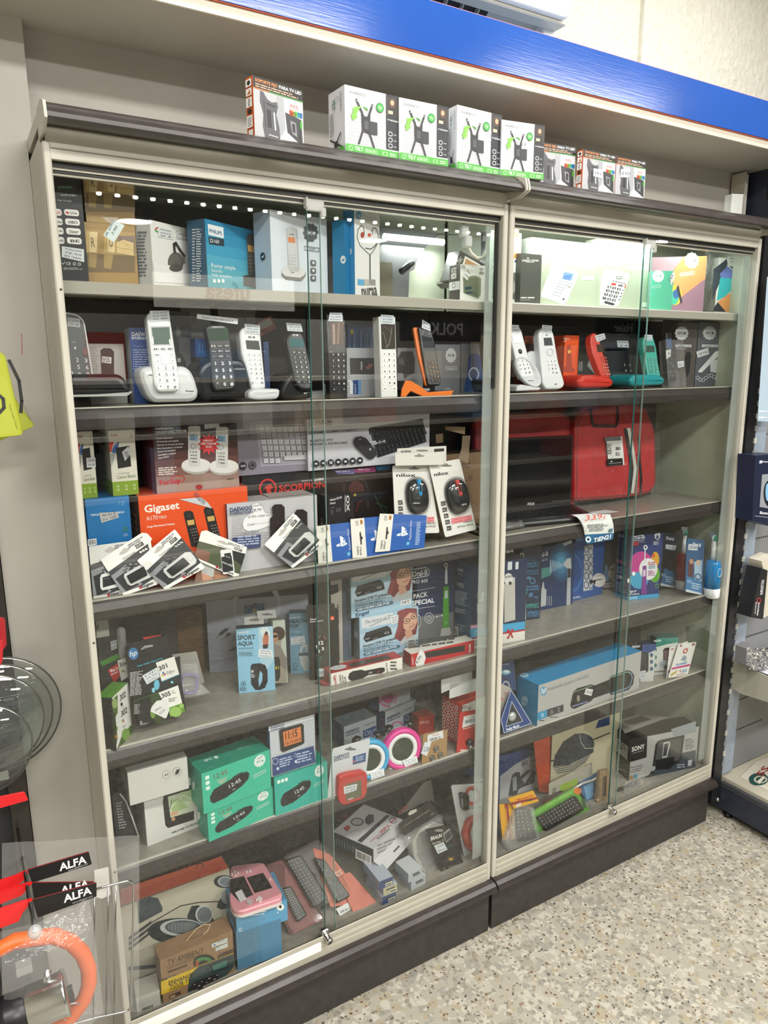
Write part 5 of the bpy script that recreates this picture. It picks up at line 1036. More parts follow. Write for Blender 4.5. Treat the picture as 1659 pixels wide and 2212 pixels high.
i.q(st,'c0242a').t('FERSAY',1158,306,1248,304,'f0e6e2',h=16,b=1).t('DECT2020B',1135,333,1272,333,'f0e6e2',h=18,b=1).t('DÚO',1178,360,1232,360,'f0e6e2',h=18,b=1).t('eco',1370,648,1432,640,'4a4a40',h=16,b=1).e(1118,712,30,22,'a0242a').flush()
i.tag(((1160,128),(1290,118),(1302,175),(1172,192)),('48,45 A','2x cord'),'d0d2d4')
# keyboard cartons
K(500,880,3.687)
i=fy('keyboard_carton','long black and red gaming set carton lying under the keyboard cartons','box',(105,1090),(1290,1000),(62,545),0.155,0.07,z=Z3).carton('231c1b','7a2426','6a2a2c');sc=i
i.e(290,645,70,78,'c4342c',.8).q([(250,670),(270,630),(310,610),(335,640),(310,650),(325,700),(290,690),(270,640)],'c4342c').t('SCORPION',378,672,745,636,'c8302a',h=52,b=1).t('BORN FOR',560,592,645,586,'d0cccb',h=12).t('GAMING',652,588,742,578,'e2e0df',h=20,b=1)
i.q([(735,498),(1260,478),(1260,640),(1000,760),(800,700),(735,600)],'2b211d').q([(808,498),(980,490),(990,512),(970,530),(845,530)],'7d78b4').q([(980,490),(1142,468),(1148,512),(1000,520),(972,518)],'b0508c').q([(1142,468),(1262,458),(1262,492),(1160,502)],'3a78ac').fz(830,500,970,520,1,'c9c4e0').fz(1005,484,1140,505,1,'e6c0d8')
i.ln([(890,665),(900,600),(950,560),(1010,555),(1060,590),(1085,650),(1085,800)],16,'3c3432').q([(930,640),(960,590),(1010,580),(1050,620),(1060,665),(950,680)],'52302c').q([(960,690),(1250,650),(1255,720),(960,760)],'26262a')
for k_ in range(11):i.q([(972+k_*26,688-k_*2),(992+k_*26,686-k_*2),(992+k_*26,706-k_*2),(972+k_*26,708-k_*2)],'b0a04a' if k_==0 else '3c3c40')
i.ln([(1140,700),(1180,780),(1220,850),(1240,800),(1150,760)],5,'3f6a4a').ln([(990,830),(1010,760),(1035,740)],5,'8a2f30').flush()
i=fy('keyboard_carton','pale lavender carton picturing a white keyboard, behind the pane overlap','box',(60,530),(600,490),(30,100),0.15,0.06,z=zt(sc));i.h=.19;i.carton('8a828f','7a727f');kb=i
i.q([(195,140),(600,130),(600,450),(235,470)],'a9a4ae').q([(203,148),(600,138),(600,440),(238,462)],'9a95a0')
for r_ in range(6):
    for c_ in range(8 if r_<5 else 3):
        x,y=222+r_*6+c_*46,156+r_*50;i.q([(x,y),(x+36,y-2),(x+39,y+34),(x+4,y+37)],'c4c2c8').t('QWERTYUI1234567890ASDFGHJKLZXCVBNMQWERTYUI'[r_*7+c_],x+14,y+24,x+24,y+23,'77747c',h=12)
i.q([(412,386),(600,372),(600,412),(416,420)],'c4c2c8').e(88,464,28,32,'2f2b30').e(164,458,30,32,'2f2b30').e(164,458,22,24,'8a828f',.8).e(78,466,10,8,'a9a4ae').e(98,464,10,8,'a9a4ae').q([(85,120),(130,112),(142,130),(138,190),(160,225),(120,232),(96,160)],'77707c').flush()
i=fy('keyboard_carton','white keyboard and mouse carton picturing a black keyboard, a price strip across it','box',(612,500),(1575,432),(588,92),0.135,0.06,z=zt(sc));i.h=.185;i.carton('c4c4cc','a9a9b0')
i.ln([(672,105),(798,96),(800,136),(674,144)],3,'55555a',True).t('SUBLIM',680,134,792,126,'4a4a50',h=24,b=1).t('SMART THINGS',674,156,800,148,'6a6a70',h=6).t('S',616,150,634,148,'a0a0a6',h=34)
i.t('DYNAMIC COMBO COMPACT',620,212,1004,188,'6a6a72',h=17,b=1).t('BLUETOOTH',626,276,806,266,'5a5a62',h=17,b=1).t('MOUSE & KEYBOARD',626,304,926,288,'5a5a62',h=17,b=1)
i.q([(1092,175),(1110,158),(1524,90),(1552,275),(1160,402),(1110,220),(1096,212)],'3f4146').q([(1118,172),(1520,100),(1544,268),(1166,390)],'2c2e32')
for r_ in range(6):
    for c_ in range(12):
        x,y=1126+r_*9+c_*33,180+r_*36-c_*(6.2+r_*.9);w_=26
        if x<1520:i.q([(x,y),(x+w_,y-5),(x+w_+6,y+20),(x+6,y+26)],'1a1b1d').e(x+14,y+8,3,3,'77797d')
i.q([(965,260),(980,235),(1020,228),(1065,245),(1140,340),(1143,385),(1110,412),(1080,408),(985,320),(962,280)],'2e2d30').e(1015,252,9,5,'8a8a8e').e(1095,332,7,9,'b9b9bc')
for k_,x in enumerate((665,723,782,841,898,955,1013)):y=446-k_*4.3;i.e(x,y,25,27,'242427').e(x,y,12,9,'c9c9cc')if k_!=2 else i.e(x,y,25,27,'242427').r(x-11,y-10,x-1,y-1,'c9c9cc').r(x+1,y-11,x+12,y-1,'c9c9cc').r(x-11,y+1,x-1,y+10,'c9c9cc').r(x+1,y+1,x+12,y+11,'c9c9cc')
i.flush();i.tag(((988,286),(1222,254),(1228,286),(996,314)),('Teclado+ratón 24,95',),'dfe2e6')
# white duo carton and webcam carton
i=fy('phone_carton','white dotted duo phone carton with a cloud-shaped price slip','box',(-17,1195),(690,1120),(-40,773),0.085,0.09,z=Z3).carton('c6c5ca','3c3a64','b9b6b4')
for r_ in range(13):
    for c_ in range(18):
        x,y=10+c_*17,880+r_*17-c_*1.5
        if not(80<x<365 and y<980):i.e(x,y,6,6,'b3b2b8',n=8)
i.t('DAEWOO',-18,832,160,812,'2c3c6c',h=34,b=1).t('INTERNATIONAL',-18,856,168,836,'2c3c6c',h=20,b=1).t('Teléfono DECT',74,1004,200,994,'8a8a92',h=16)
i.q([(315,790),(335,770),(390,768),(415,790),(418,1000),(300,1040),(300,880),(322,860)],'2a2024').q([(490,850),(510,812),(560,808),(595,830),(598,1000),(500,1000)],'2a2024').q([(0,1035),(225,1008),(225,1110),(0,1140)],'2c3a6a').fz(40,1020,220,1100,4,'a9b2d0',-14).flush()
b=MB();P=[(85,930),(100,880),(140,850),(165,770),(200,756),(240,775),(265,835),(330,850),(362,890),(355,925),(290,945),(215,975),(125,985),(95,965)]
Q=roundpoly([i.L2(p)for p in P],0.006,3);b.slab(Q,-0.0012,-0.0005,M('eeeef2',0.6));o=i.part('price_tag',b);i.k=40;i.t('Daewoo',172,790,240,780,'6a6a72',h=14,it=.2).t('38,95',160,830,236,820,'6a6a72',h=20,it=.2).t('DTD-1350 Duo',132,880,325,862,'6a6a72',h=16,it=.2).t('(sp-------)',125,940,320,915,'6a6a72',h=14,it=.2).ln([p for p in P[::1]],2,'8a8992',True).flush('handwriting')
b=MB();b.face([(i.w*.5,.02,i.h+.001),(i.w*.98,.02,i.h+.001),(i.w*.98,.088,i.h+.003),(i.w*.5,.088,i.h+.003)],M('a9a5a2',.5));i.part('lid_flap',b)
i=fy('webcam_carton','small black webcam carton lettered sideways, under the headset picture','box',(770,1000),(975,985),(775,712),0.075,(690,690),z=Z3).carton('1c1a1e','161418');i.t('Webcam Full HD',784,748,880,722,'d4d2d6',h=16,b=1).t('Primux',786,774,830,764,'d4d2d6',h=16,b=1).t('Negro',790,806,820,798,'8a888e',h=9).ln([(905,700),(905,832)],4,'d4d2d6').t('XO',940,828,936,698,'d4d2d6',h=24,b=1).e(800,834,9,16,'9a989e',.8).e(842,820,8,14,'9a989e',.8).e(862,812,7,13,'9a989e',.8).face('L').t('PRIMUX',735,960,728,880,'d4d2d6',h=18).face('F').flush()
# memory stick cards
def kingcard(i,micro=0,price=('32GB',)):
    i.e(50,12,13,4.2,'b9b4ae').e(50,9.5,5,4,'b9b4ae').q([(0,34),(30,30),(100,22),(100,40),(100,86),(60,92),(0,92)],'35363a' if not micro else '4a5238')
    if micro:
        i.q([(40,30),(100,22),(100,60)],'1d1f1c').q([(0,60),(30,55),(30,90),(0,92)],'7a5240').r(48,38,90,88,'dcdcda',.003).r(58,44,76,54,'1c1c1e',.001).r(54,58,86,84,'1c1c1e',.001).t('32',62,52,72,52,'d0d0d0',h=4).t('microSD',58,74,82,74,'d0d0d0',h=6,b=1)
    else:
        i.q([(0,45),(40,38),(60,90),(0,92)],'8a8c90').q([(5,56),(36,50),(50,88),(12,92)],'26272a')
        for r_ in range(4):
            for c_ in range(6):i.r(30+c_*6,40+r_*5,34.5+c_*6,43.5+r_*5,'1d1e20' if(r_+c_)%3 else 'a0a2a6')
        for k_ in range(3):i.r(78+k_*6.5,27,82.5+k_*6.5,32,'e6e6e6')
        i.q([(24,60),(28,54),(86,50),(96,56),(96,76),(90,82),(30,84),(24,78)],'e2e3e2').q([(31,60),(76,57),(78,76),(32,79)],'222326').q([(34,63),(74,60),(74,62),(34,65)],'55565a').e(87,66,6,8,'c9cacb',.8)
    i.t('32GB',74,20,92,20,'1c1c1e',h=8,b=1).t('DataTraveler',40,26,70,25,'4a4a4c',h=4).fz(60,3,96,11,2,'7a7c84').t('Kingston',55,97,88,96,'26262a',h=6.5,b=1).e(51,94,3,3.5,'b0222c')
    i.flush()
def stickpart(i,micro=0):
    a,b_,c_,d=[i.L2(p)for p in((31,60),(76,57),(78,76),(32,79))];b=MB()
    b.slab(roundpoly([a,b_,c_,d],.002),-0.0075,-0.0008,M('26272a',.3),.0015);i.part('memory_stick',b)
    a=[i.L2(p)for p in((24,60),(28,54),(86,50),(96,56),(96,76),(90,82),(30,84),(24,78))];b=MB();b.slab(roundpoly(a,.003),-0.0095,0,clear('blister',(0.97,0.97,0.97),0.05,0.05),.003);i.part('blister',b)
K(180,1100,3.95);GK='memory cards hung on the shelf front'
i=card('memory_card_pack','grey memory stick card lying flattest at the far left under the others','memory card',((45,318),(420,268),(330,738),(88,780)),0.062,'d9d8d4',12,Z3,group=GK);kingcard(i)
i=card('memory_card_pack','memory stick card tilted left, second from the left post','memory card',((145,430),(525,196),(640,640),(345,740)),0.054,'e9e8e5',14,Z3,group=GK,poly=((145,430),(500,200),(545,205),(590,255),(575,270),(640,640),(345,740)));kingcard(i);stickpart(i)
i=card('memory_card_pack','memory stick card with keyboard photo standing on its corner, in front of the orange carton','memory card',((457,440),(780,170),(1040,500),(700,690)),0.049,'efeeeb',14,Z3,group=GK);kingcard(i);stickpart(i)
i=card('memory_card_pack','micro memory card pack with a green photograph, tilted right','memory card',((1000,190),(1400,322),(1320,590),(945,425)),0.060,'eceae6',12,None,group=GK,poly=((1005,190),(1050,178),(1095,200),(1400,325),(1320,590),(945,425)));kingcard(i,1)
i=card('memory_card_pack','pack with hands in its photograph, mostly hidden under the micro memory card','memory card',((1000,420),(1130,440),(1260,590),(940,640)),0.066,'8a6a58',12,None,group=GK);i.warp();i.q([(1005,430),(1120,500),(1110,580),(1010,560)],'b9bab8').q([(1005,545),(1060,560),(1120,600),(1020,610)],'c89478').q([(1110,560),(1200,560),(1240,600),(1130,610)],'b07a5c').flush()
K(560,1080,4.1475)
i=card('memory_card_pack','memory stick card standing on its corner beside the blue gift cards','memory card',((45,400),(310,113),(578,400),(300,612)),0.050,'efeeeb',14,Z3,group=GK);kingcard(i);stickpart(i)
# blue gift cards
def gift(i):
    i.q([(0,0),(100,0),(100,100),(0,100)],'2a5cab').q([(-.5,0),(29,0),(30,100),(-.5,100)],'e3dfd8')
    i.t('20€',16,19,16,5,'2b2b2e',h=6).q([(20,4),(25,4),(25,16),(20,16)],'c08a2c').q([(21.5,8),(25,8),(25,12),(21.5,12)],'7a4a1c').q([(17,36),(20,34),(21,46),(24,50),(21,56),(21,67),(18,68)],'33302e').t('TARJETA',13,94,13,70,'2b2b2e',h=3.4,b=1).t('REGALO',19,94,19,72,'2b2b2e',h=3.4,b=1)
    i.q([(49,34),(52,34),(60,43),(60,50),(57,54),(54,50),(54,62),(50,60)],'e6ebf2').q([(41,55),(49,52),(49,55),(45,57),(49,57),(49,60),(42,60),(40,58)],'e6ebf2').q([(53,55),(62,52),(64,55),(62,58),(54,61),(54,58),(59,56),(58,55),(54,57)],'e6ebf2').e(57.5,44,1.6,3,'2a5cab')
    i.t('PlayStation Store',71,73,69,17,'dfe8f4',h=4.2).q([(62,78),(69,77),(69,88),(62,89)],'3a9ac8').t('PS',64,86,68,84,'w',h=4).fz(80,20,90,90,14,'a9bede')
    i.flush()
GGC='blue prepaid gift cards'
i=card('gift_card','blue and white gift card furthest back, left of its twins','gift card',((512,235),(920,185),(950,520),(532,578)),0.056,'2a5cab',10,Z3,rnd=.004,group=GGC);gift(i)
i=card('gift_card','blue and white gift card between its two twins','gift card',((818,172),(1235,132),(1260,480),(838,522)),0.051,'2a5cab',10,Z3,rnd=.004,group=GGC);gift(i)
i=card('gift_card','blue and white gift card in front, overlapping the mouse pack','gift card',((1082,122),(1500,138),(1478,428),(1038,468)),0.046,'2a5cab',10,None,rnd=.005,group=GGC);gift(i)
# mouse packs
K(700,900,4.1475)
i=card('hanging_card_pack','white hang card with small lettering, behind everything in the mouse stack','pack',((655,286),(1096,262),(1096,420),(655,440)),0.078,'d4d2cc',4,None,group='hang cards behind the mice');i.warp().t('evitta',688,322,780,318,'3a3a3a',h=22,b=1).r(985,290,1075,310,'3a3432').e(880,304,54,9,'8a8580').flush()
i=card('hanging_card_pack','plain cream hang card tab over the first mouse pack','pack',((636,330),(1066,316),(1070,432),(640,440)),0.070,'d9d6cf',4,None,group='hang cards behind the mice');i.warp().e(852,352,48,9,'8f8b84').e(852,342,14,10,'8f8b84').flush()
def mousepack(lab,q,acc,ctr,a,hole,lg,ic,txt,tg,Y,logo2):
    i=card('mouse_pack',lab,'mouse',q,Y,'dddbd7',9,Z3,rnd=.006,group='mice on blister cards');i.warp()
    i.e(hole[0],hole[1],50,9,'77726e').e(hole[0],hole[1]-8,15,12,'77726e')
    i.t('nilox',*lg,'2b2829',h=30,b=1)
    for k_ in range(5):x,y=ic[0]+k_*ic[2],ic[1]+k_*ic[3];i.q([(x,y),(x+40,y-ic[4]),(x+46,y+38-ic[4]),(x+6,y+42)],'4a4646').fz(x+8,y+12,x+38,y+28,2,'b9b6b4')
    i.t('WIRELESS',*txt[0],'3c3a3a',h=17).t('OPTICAL MOUSE',*txt[1],'3c3a3a',h=17).flush()
    i.tag(tg[0],tg[1],'dc8088','9a3a44')
    c_=i.L(ctr);ca,sa=math.cos(a),math.sin(a);rx=(i.L((ctr[0]+98,ctr[1]))-c_).length;rz=(i.L((ctr[0],ctr[1]+160))-c_).length
    def dome(k,hgt,col,nm,m=None,off=(0,0),rough=.25):
        b=MB();rings=[]
        for j in range(7):
            t=j/6;r_=math.cos(t*math.pi/2)**0.62;y=-hgt*math.sin(t*math.pi/2);ring=[]
            for n_ in range(28):
                w_=n_*2*math.pi/28;ex=abs(math.cos(w_))**.8*(1 if math.cos(w_)>0 else-1)*rx*k*max(r_,.02);ez=abs(math.sin(w_))**.8*(1 if math.sin(w_)>0 else-1)*rz*k*max(r_,.02)
                ring.append((c_.x+off[0]+ex*ca-ez*sa,-0.0006+y,c_.z+off[1]+ex*sa+ez*ca))
            rings.append(ring)
        b.loft(rings,m or M(col,rough,coat=.4),True);return i.part(nm,b)
    dome(1.0,0.019,'26282a','mouse');dome(1.12,0.024,None,'blister',clear('blister'))
    b=MB();P=[]
    for x,z in((-.14,.95),(.16,.95),(.16,.05),(-.14,.05)):P.append((c_.x+x*rx*ca-z*rz*sa,c_.z+x*rx*sa+z*rz*ca))
    b.slab(roundpoly(P,.002),-0.0205,-0.012,M(acc,.3),.001);o=i.part('colour_strip',b);b=MB();P2=[(p[0]*.5+sum(q_[0]for q_ in P)/8,p[1]*.5+sum(q_[1]for q_ in P)/8)for p in P];b.slab(P2,-0.0212,-0.02,M('1a1a1c',.3));b.build('scroll_wheel',o).matrix_parent_inverse=Matrix()
    i.face('F',.0185).t('nilox',*logo2,'c4c6c8',h=16,b=1).face('F').flush('mouse_lettering');return i
mousepack('wireless mouse with a blue strip on a white blister card',((612,438),(940,428),(1036,1042),(640,1052)),'2f93cc',(830,715),0.03,(808,466),(646,538,822,538),(660,750,2,54,0),((905,966,998,962),(850,994,998,990)),(((920,900),(984,896),(986,942),(922,946)),('9,9','xxx')),0.062,(795,782,860,780))
mousepack('wireless mouse with a red strip on a white blister card leaning to the right',((938,430),(1215,376),(1368,1010),(1086,1083)),'c04a48',(1190,715),0.2,(1096,440),(986,534,1116,516),(1044,762,13,55,6),((1248,955,1330,938),(1192,1000,1334,970)),(((1136,912),(1318,878),(1326,926),(1144,962)),('Nilox 9.45','usb wi')),0.052,(1232,798,1278,786))
# brown shipping carton in the corner
i=fy('shipping_carton','brown shipping carton with pale tape strips in the corner behind the mice','box',(970,1060),(1440,1000),(940,85),0.175,0.055,z=Z3);i.h=.21;i.carton('7d644c','6f5842')
i.q([(1085,88),(1265,92),(1262,160),(1085,118)],'a58d74').q([(1240,170),(1310,170),(1290,420),(1200,380),(1230,290)],'9c8670').q([(1000,160),(1065,150),(1066,230),(1004,238)],'9a846a').t('RC',1240,470,1310,460,'5a4636',h=52,b=1).t('EUB',1230,585,1330,570,'5a4636',h=48).flush()
# ---- right case: laptop, bags, price sheet
K(820,860,3.77)
A,B_=atZ((850,925),1.197),atZ((1560,862),1.197);u=(B_-A);w_=u.length;u.normalize();v=leanv(u,1)
i=Item('laptop','black laptop open on the shelf in front of the red bags','laptop',A,u,v,w_,0.2,0.006);T=i.L((832,337));i.h=T.z
b=MB();b.box(0,0,0,i.w,0.006,i.h,M('1b1b1d',.35),.002);i.part('lid',b)
b=MB();b.box(.006,-.0006,.012,i.w-.006,.001,i.h-.006,M('0b0c0e',.04,coat=.8));i.part('screen',b);i.face('F',.0007).t('ASUS',1198,870,1258,870,'d0d2d4',h=20,b=1,it=.2).face('F').flush('maker_lettering')
K(1180,860,3.95);C_=atZ((700,985),1.178);n2=V((-u.y,u.x,0));dl=(C_-B_).dot(-n2)
b=MB();loc=lambda x,y,z:tuple(i.Mi@(V((A.x,A.y,0))+u*x-n2*y+V((0,0,z))))
dl=max(0.12,min(0.17,dl));vs=[]
b.loft([[loc(x,y,z)for y,z in((0,1.171),(0,1.198),(dl,1.184),(dl+.003,1.179),(dl,1.171))]for x in(0,w_)],M('232324',.35),False);kd=i.part('keyboard_deck',b)
b=MB()
for r_ in range(5):
    for c_ in range(14):
        x,y=.012+c_*(w_-.024)/14,.012+r_*.0155
        f=lambda X,Y:loc(X,Y,1.1984-Y*.1);q0=[f(x,y),f(x+.0145,y),f(x+.0145,y+.0125),f(x,y+.0125)];b.face([(p[0],p[1],p[2])for p in q0][::-1],M('121213',.5))
o=b.build('keyboard',kd)
b=MB();b.face([loc(w_*.35,.095,1.1890),loc(w_*.62,.095,1.1890),loc(w_*.62,dl-.008,1.1853),loc(w_*.35,dl-.008,1.1853)][::-1],M('2e2e30',.3));b.build('touchpad',kd)
K(820,860,3.77)
b=MB();P=[atZ(p,1.176)for p in((780,1040),(1100,960),(1195,1010),(1180,1040),(860,1090))];b.loft([[(p.x,p.y,1.1702)for p in P][::-1],[(p.x,p.y,1.183)for p in P][::-1]],M('8a8a88',.25,.6));o=b.build('wrapped_notebook');props(o,'silver notebook computer wrapped in clear film, jutting out left of the laptop','laptop')
b=MB();g=[atZ((780+k_*42,1040-k_*6+(k_%3)*10),1.1865)for k_ in range(10)];g2=[atZ((850+k_*36,1086-k_*5),1.1855)for k_ in range(10)]
b.mesh([tuple(p)for p in g+g2],[(k_,k_+1,k_+11,k_+10)for k_ in range(9)],clear('bag_film',(0.95,.95,.95),.14,.12,.12,1,60));b.build('film',o)
RED=noisy('red_cloth','a8161c','b81a20',40,0.55,.15);FILM=clear('bag_film')
def bag(lab,outl,Y,hand):
    lo=max(outl,key=lambda p:p[1]);A=atY(lo,Y);A.z=Z3;i=Item('laptop_bag',lab,'bag',A,V((1,0,0)),leanv(V((1,0,0)),4),.2,.2,.05,'red laptop bags in film')
    b=MB();o=roundpoly([i.L2(p)for p in outl],.02,4);b.slab(o,0,.034,RED,.012,True,4);i.part('shell',b)
    b=MB();o2=inset(ccw(o),.010);b.tube([(x,.0015,z)for x,z in o2],.0016,M('k',.6),6,True);i.part('piping',b)
    b=MB();rn=random.Random(2);xs=[p[0]for p in o];zs=[p[1]for p in o];X0,X1,Z0,Z1_=min(xs)-.006,max(xs)+.006,0.001,max(zs)+.006;nx,nz=14,12
    b.mesh([(X0+(X1-X0)*a/nx,-.004+rn.uniform(-.004,.002),Z0+(Z1_-Z0)*c_/nz)for c_ in range(nz+1)for a in range(nx+1)],[(c_*(nx+1)+a,c_*(nx+1)+a+1,(c_+1)*(nx+1)+a+1,(c_+1)*(nx+1)+a)for c_ in range(nz)for a in range(nx)],clear('bag_film2',(0.97,.97,.97),.03,.08,.02,1.0,38),True);i.part('film_wrap',b)
    return i
i=bag('red laptop bag in clear film standing behind the laptop screen',[(785,300),(800,190),(870,140),(1480,108),(1580,165),(1600,290),(1600,1000),(850,1050),(800,900)],.220,0)
K(1180,860,3.95)
i=bag('red laptop bag in clear film with a hang tag and white and black straps',[(250,200),(330,75),(740,30),(860,70),(940,290),(945,740),(890,815),(700,850),(240,885)],.195,1)
bk=M('1c1a1c',.6);b=MB();f=lambda p,y=-.003:(lambda q:(q.x,y,q.z))(i.L(p))
b.tube([f((370,90)),f((385,190)),f((400,238)),f((590,240)),f((605,180)),f((600,70))],.004,bk,6);i.part('handle',b)
b=MB();b.slab([i.L2(p)for p in((680,255),(710,255),(750,480),(765,600),(740,812),(715,812),(740,600),(725,480))],-.004,-.0015,M('c9c9c2',.6));i.part('white_strap',b)
for q_ in(((660,260),(682,258),(720,500),(735,620),(720,810),(705,808),(712,620),(700,500)),((780,330),(796,330),(800,520),(815,700),(806,815),(792,815),(798,700),(785,520))):b=MB();b.slab([i.L2(p)for p in q_],-.0035,-.001,bk);i.part('black_strap',b)
i.tag(((498,335),(635,325),(655,568),(520,578)),(),'d3d4d2',off=.006,name='hang_tag');i.face('F',.0068);i.q([(498,335),(635,325),(640,360),(500,368)],'6a6c70').q([(515,520),(650,512),(655,568),(520,578)],'1c1c1e').t('e',548,545,562,544,'w',h=14,b=1).t('American Design',532,562,640,552,'d9d9d9',h=8,it=.3).fz(510,385,560,480,7,'5a5a5a');i.bar(((588,412),(640,408),(642,450),(590,454)),bg=None);i.fz(590,460,640,492,3,'5a5a5a').flush('tag_print').face('F')
# the curled price sheet over the shelf lip
b=MB();rows=[((215,995),(530,975),1.1735,.058),((262,1015),(545,992),1.1715,.046),((295,1050),(560,1030),None,.030),((318,1100),(572,1075),None,.026),((328,1165),(578,1150),None,.026),((346,1246),(568,1206),None,.030)]
vs=[];N=8
for a,c_,z,Y in rows:
    p0,p1=atY(a,Y),atY(c_,Y);vs.append((p0,p1))
def sheet(r0,r1,m,off=0.0):
    bb=MB();n_=[tuple(vs[r][0].lerp(vs[r][1],k_/N)+V((0,-off,off*.5)))for r in range(r0,r1+1)for k_ in range(N+1)]
    bb.mesh(n_,[(r*(N+1)+k_,(r+1)*(N+1)+k_,(r+1)*(N+1)+k_+1,r*(N+1)+k_+1)for r in range(r1-r0)for k_ in range(N)],m,True);return bb
i=Item('price_sheet','curled white price sheet with a blue foot hanging over the shelf lip under the laptop','price sheet',atY((328,1165),.0258),V((1,-.02,0)),leanv(V((1,0,0)),0),.07,.05,.001)
for nm,r0,r1,m in(('sheet',0,4,M('e3e4e2',.4)),('blue_foot',4,5,M('1f6a9c',.35))):
    bb=sheet(r0,r1,m);bb.v=[tuple(i.Mi@V(p))for p in bb.v];i.part(nm,bb)
i.face('F',.0045);i.t('339',332,1046,475,1030,'c0402c',h=46).t('€',482,1036,510,1030,'c0402c',h=30);i.face('F',.001).fz(350,1075,540,1112,3,'8a8e90',-10).fz(365,1112,530,1140,2,'8a8e90',-8).r(536,1116,566,1140,'4a7484')
for k_ in range(5):i.e(292+k_*12,1045+k_*24,11,12,'9aa0a0',.85)
i.e(357,1205,24,26,'e3eef4',.5).t('TiEN21',400,1232,548,1196,'eef4f6',h=34,b=1,it=.15).flush().face('F')
b=MB();P=[atZ(p,1.189)for p in((356,975),(500,952),(620,968),(440,985))];b.loft([[(p.x,p.y,1.1882)for p in P][::-1],[(p.x,p.y,1.1888)for p in P][::-1]],M('c9ccce',.5),False);o=b.build('spec_leaflet');props(o,'folded white specification leaflet lying on the front of the laptop keyboard','leaflet')
# ================================================================ fourth shelf (Z 0.849)
Z4=0.8494
def tab(i,q,c='c9cbcc',hole=None,off=0.0):
    """hang tab rising from a pack"""
    b=MB();b.slab(roundpoly([i.L2(p)for p in q],.002),.0005,.0015,M(c,.5));i.part('hang_tab',b)
    if hole:i.face('F',-.0004+off).e(*hole,'77797a').e(hole[0],hole[1]-hole[3]*.6,hole[2]*.3,hole[3]*.9,'77797a').flush('hang_hole').face('F')
K(200,1300,4.608)
i=fb('shipping_carton','plain brown shipping carton at the back left of the fourth shelf','box',(520,745),(1120,690),(470,110),Z4,.04);i.carton('74573a','5f4830').ln([(1060,20),(1110,690)],4,'5a432c').flush()
i=card('ink_pack','upper ink cartridge pack numbered 304 with a red offer corner, at the far left','ink cartridge',((30,160),(255,170),(380,800),(90,880)),.115,'1f2220',8,Z4+.03,.02,group='black and green ink cartridge packs');i.warp()
i.q([(35,185),(155,175),(168,340),(38,360)],'a9aca4').t('1',38,270,60,270,'2a2a2a',h=40,b=1).q([(70,600),(260,510),(270,560),(100,640)],'3f7a2c').q([(150,680),(262,600),(270,740),(215,805)],'b3262a').t('Buy 2',180,700,252,672,'w',h=26,b=1).t('and save!',186,730,252,700,'w',h=16,b=1).q([(245,585),(335,545),(365,740),(285,790)],'d9d8d2').t('304',272,650,350,625,'2a2a2a',h=38,b=1).e(290,692,9,12,'c9b93a').e(302,682,8,10,'3a7fae').e(314,694,8,10,'a83a5a').flush();i.tag(((176,395),(240,375),(245,460),(186,485)),('HP 304','21,50'),'a9aeb2')
b=MB();b.slab(roundpoly([i.L2(p)for p in((235,270),(270,240),(320,260),(335,540),(260,560))],.006),-.012,0,clear('blister3',(.9,.9,.9),.12,.1,.25),.004);i.part('blister',b)
i=fb('ink_pack','twin ink cartridge carton numbered 302 twice, standing foremost beside the left post','ink cartridge',(240,1475),(395,1300),(252,900),Z4,.035,group='black and green ink cartridge packs').carton('e0e0dc','191b18','4f8a2a')
i.t('302',272,990,330,940,'222222',h=46,b=1).e(288,1020,11,20,'2a2a28').t('+',296,1074,312,1060,'444444',h=22).t('302',285,1148,344,1098,'222222',h=46,b=1).e(302,1174,6,10,'3a8ab8').e(294,1190,6,10,'c9b93a').e(308,1188,6,10,'b03a5c').t('2-Pack',296,1262,326,1238,'5a5a5a',h=16)
i.q([(288,1340),(388,1222),(396,1300),(330,1380),(240,1475)],'3f5a24').e(330,1320,40,60,'7aa048').ln([(290,1335),(388,1220)],4,'5aa03a').face('L').q([(190,985),(250,920),(252,1100),(215,1180)],'4f6a34').e(222,1010,26,50,'9ab070').e(232,1260,22,30,'8aa85c').q([(200,1100),(225,1100),(250,1350),(235,1450),(205,1400)],'2a3a1c').e(236,1340,12,20,'b0702c').face('F').flush()
G6='black and green ink cartridge packs'
i=card('ink_pack','ink pack numbered 305XL with green fruit photo and a shield-shaped price slip','ink cartridge',((398,985),(885,800),(932,1092),(475,1258)),.066,'15171a',7,Z4,.022,group=G6);i.warp()
i.q([(570,935),(660,895),(720,1190),(625,1215)],'2f4020').e(600,1100,26,60,'6f8f40').q([(760,1060),(892,1010),(925,1090),(770,1145)],'5a8a2c').e(825,1095,60,50,'8fb45a').e(885,1035,24,26,'8fb45a').q([(655,905),(850,830),(892,1010),(745,1065)],'e2e2de').t('305',690,960,780,928,'1c1c1c',h=44,b=1).t('XL',788,922,828,908,'4f8a2a',h=38).fz(756,960,850,1000,3,'6a6a6a',-16).ln([(745,1062),(892,1008)],5,'5a9a3a').ln([(400,992),(660,900)],4,'3f7a2c').fz(412,1020,480,1120,7,'9a9a98',-10).fz(470,1210,560,1230,2,'a0a09e',-14).e(482,1200,12,14,'c0c0be',.6).flush()
i.tag(((588,1042),(636,985),(720,968),(750,1000),(765,1070),(735,1150),(720,1160),(640,1120),(575,1090)),(),'d9dad8');i.k=40;i.t('305XL',622,1092,690,1052,'7a7a80',h=20,it=.2).t('32,95',665,1120,722,1080,'7a7a80',h=20,it=.2).flush('handwriting')
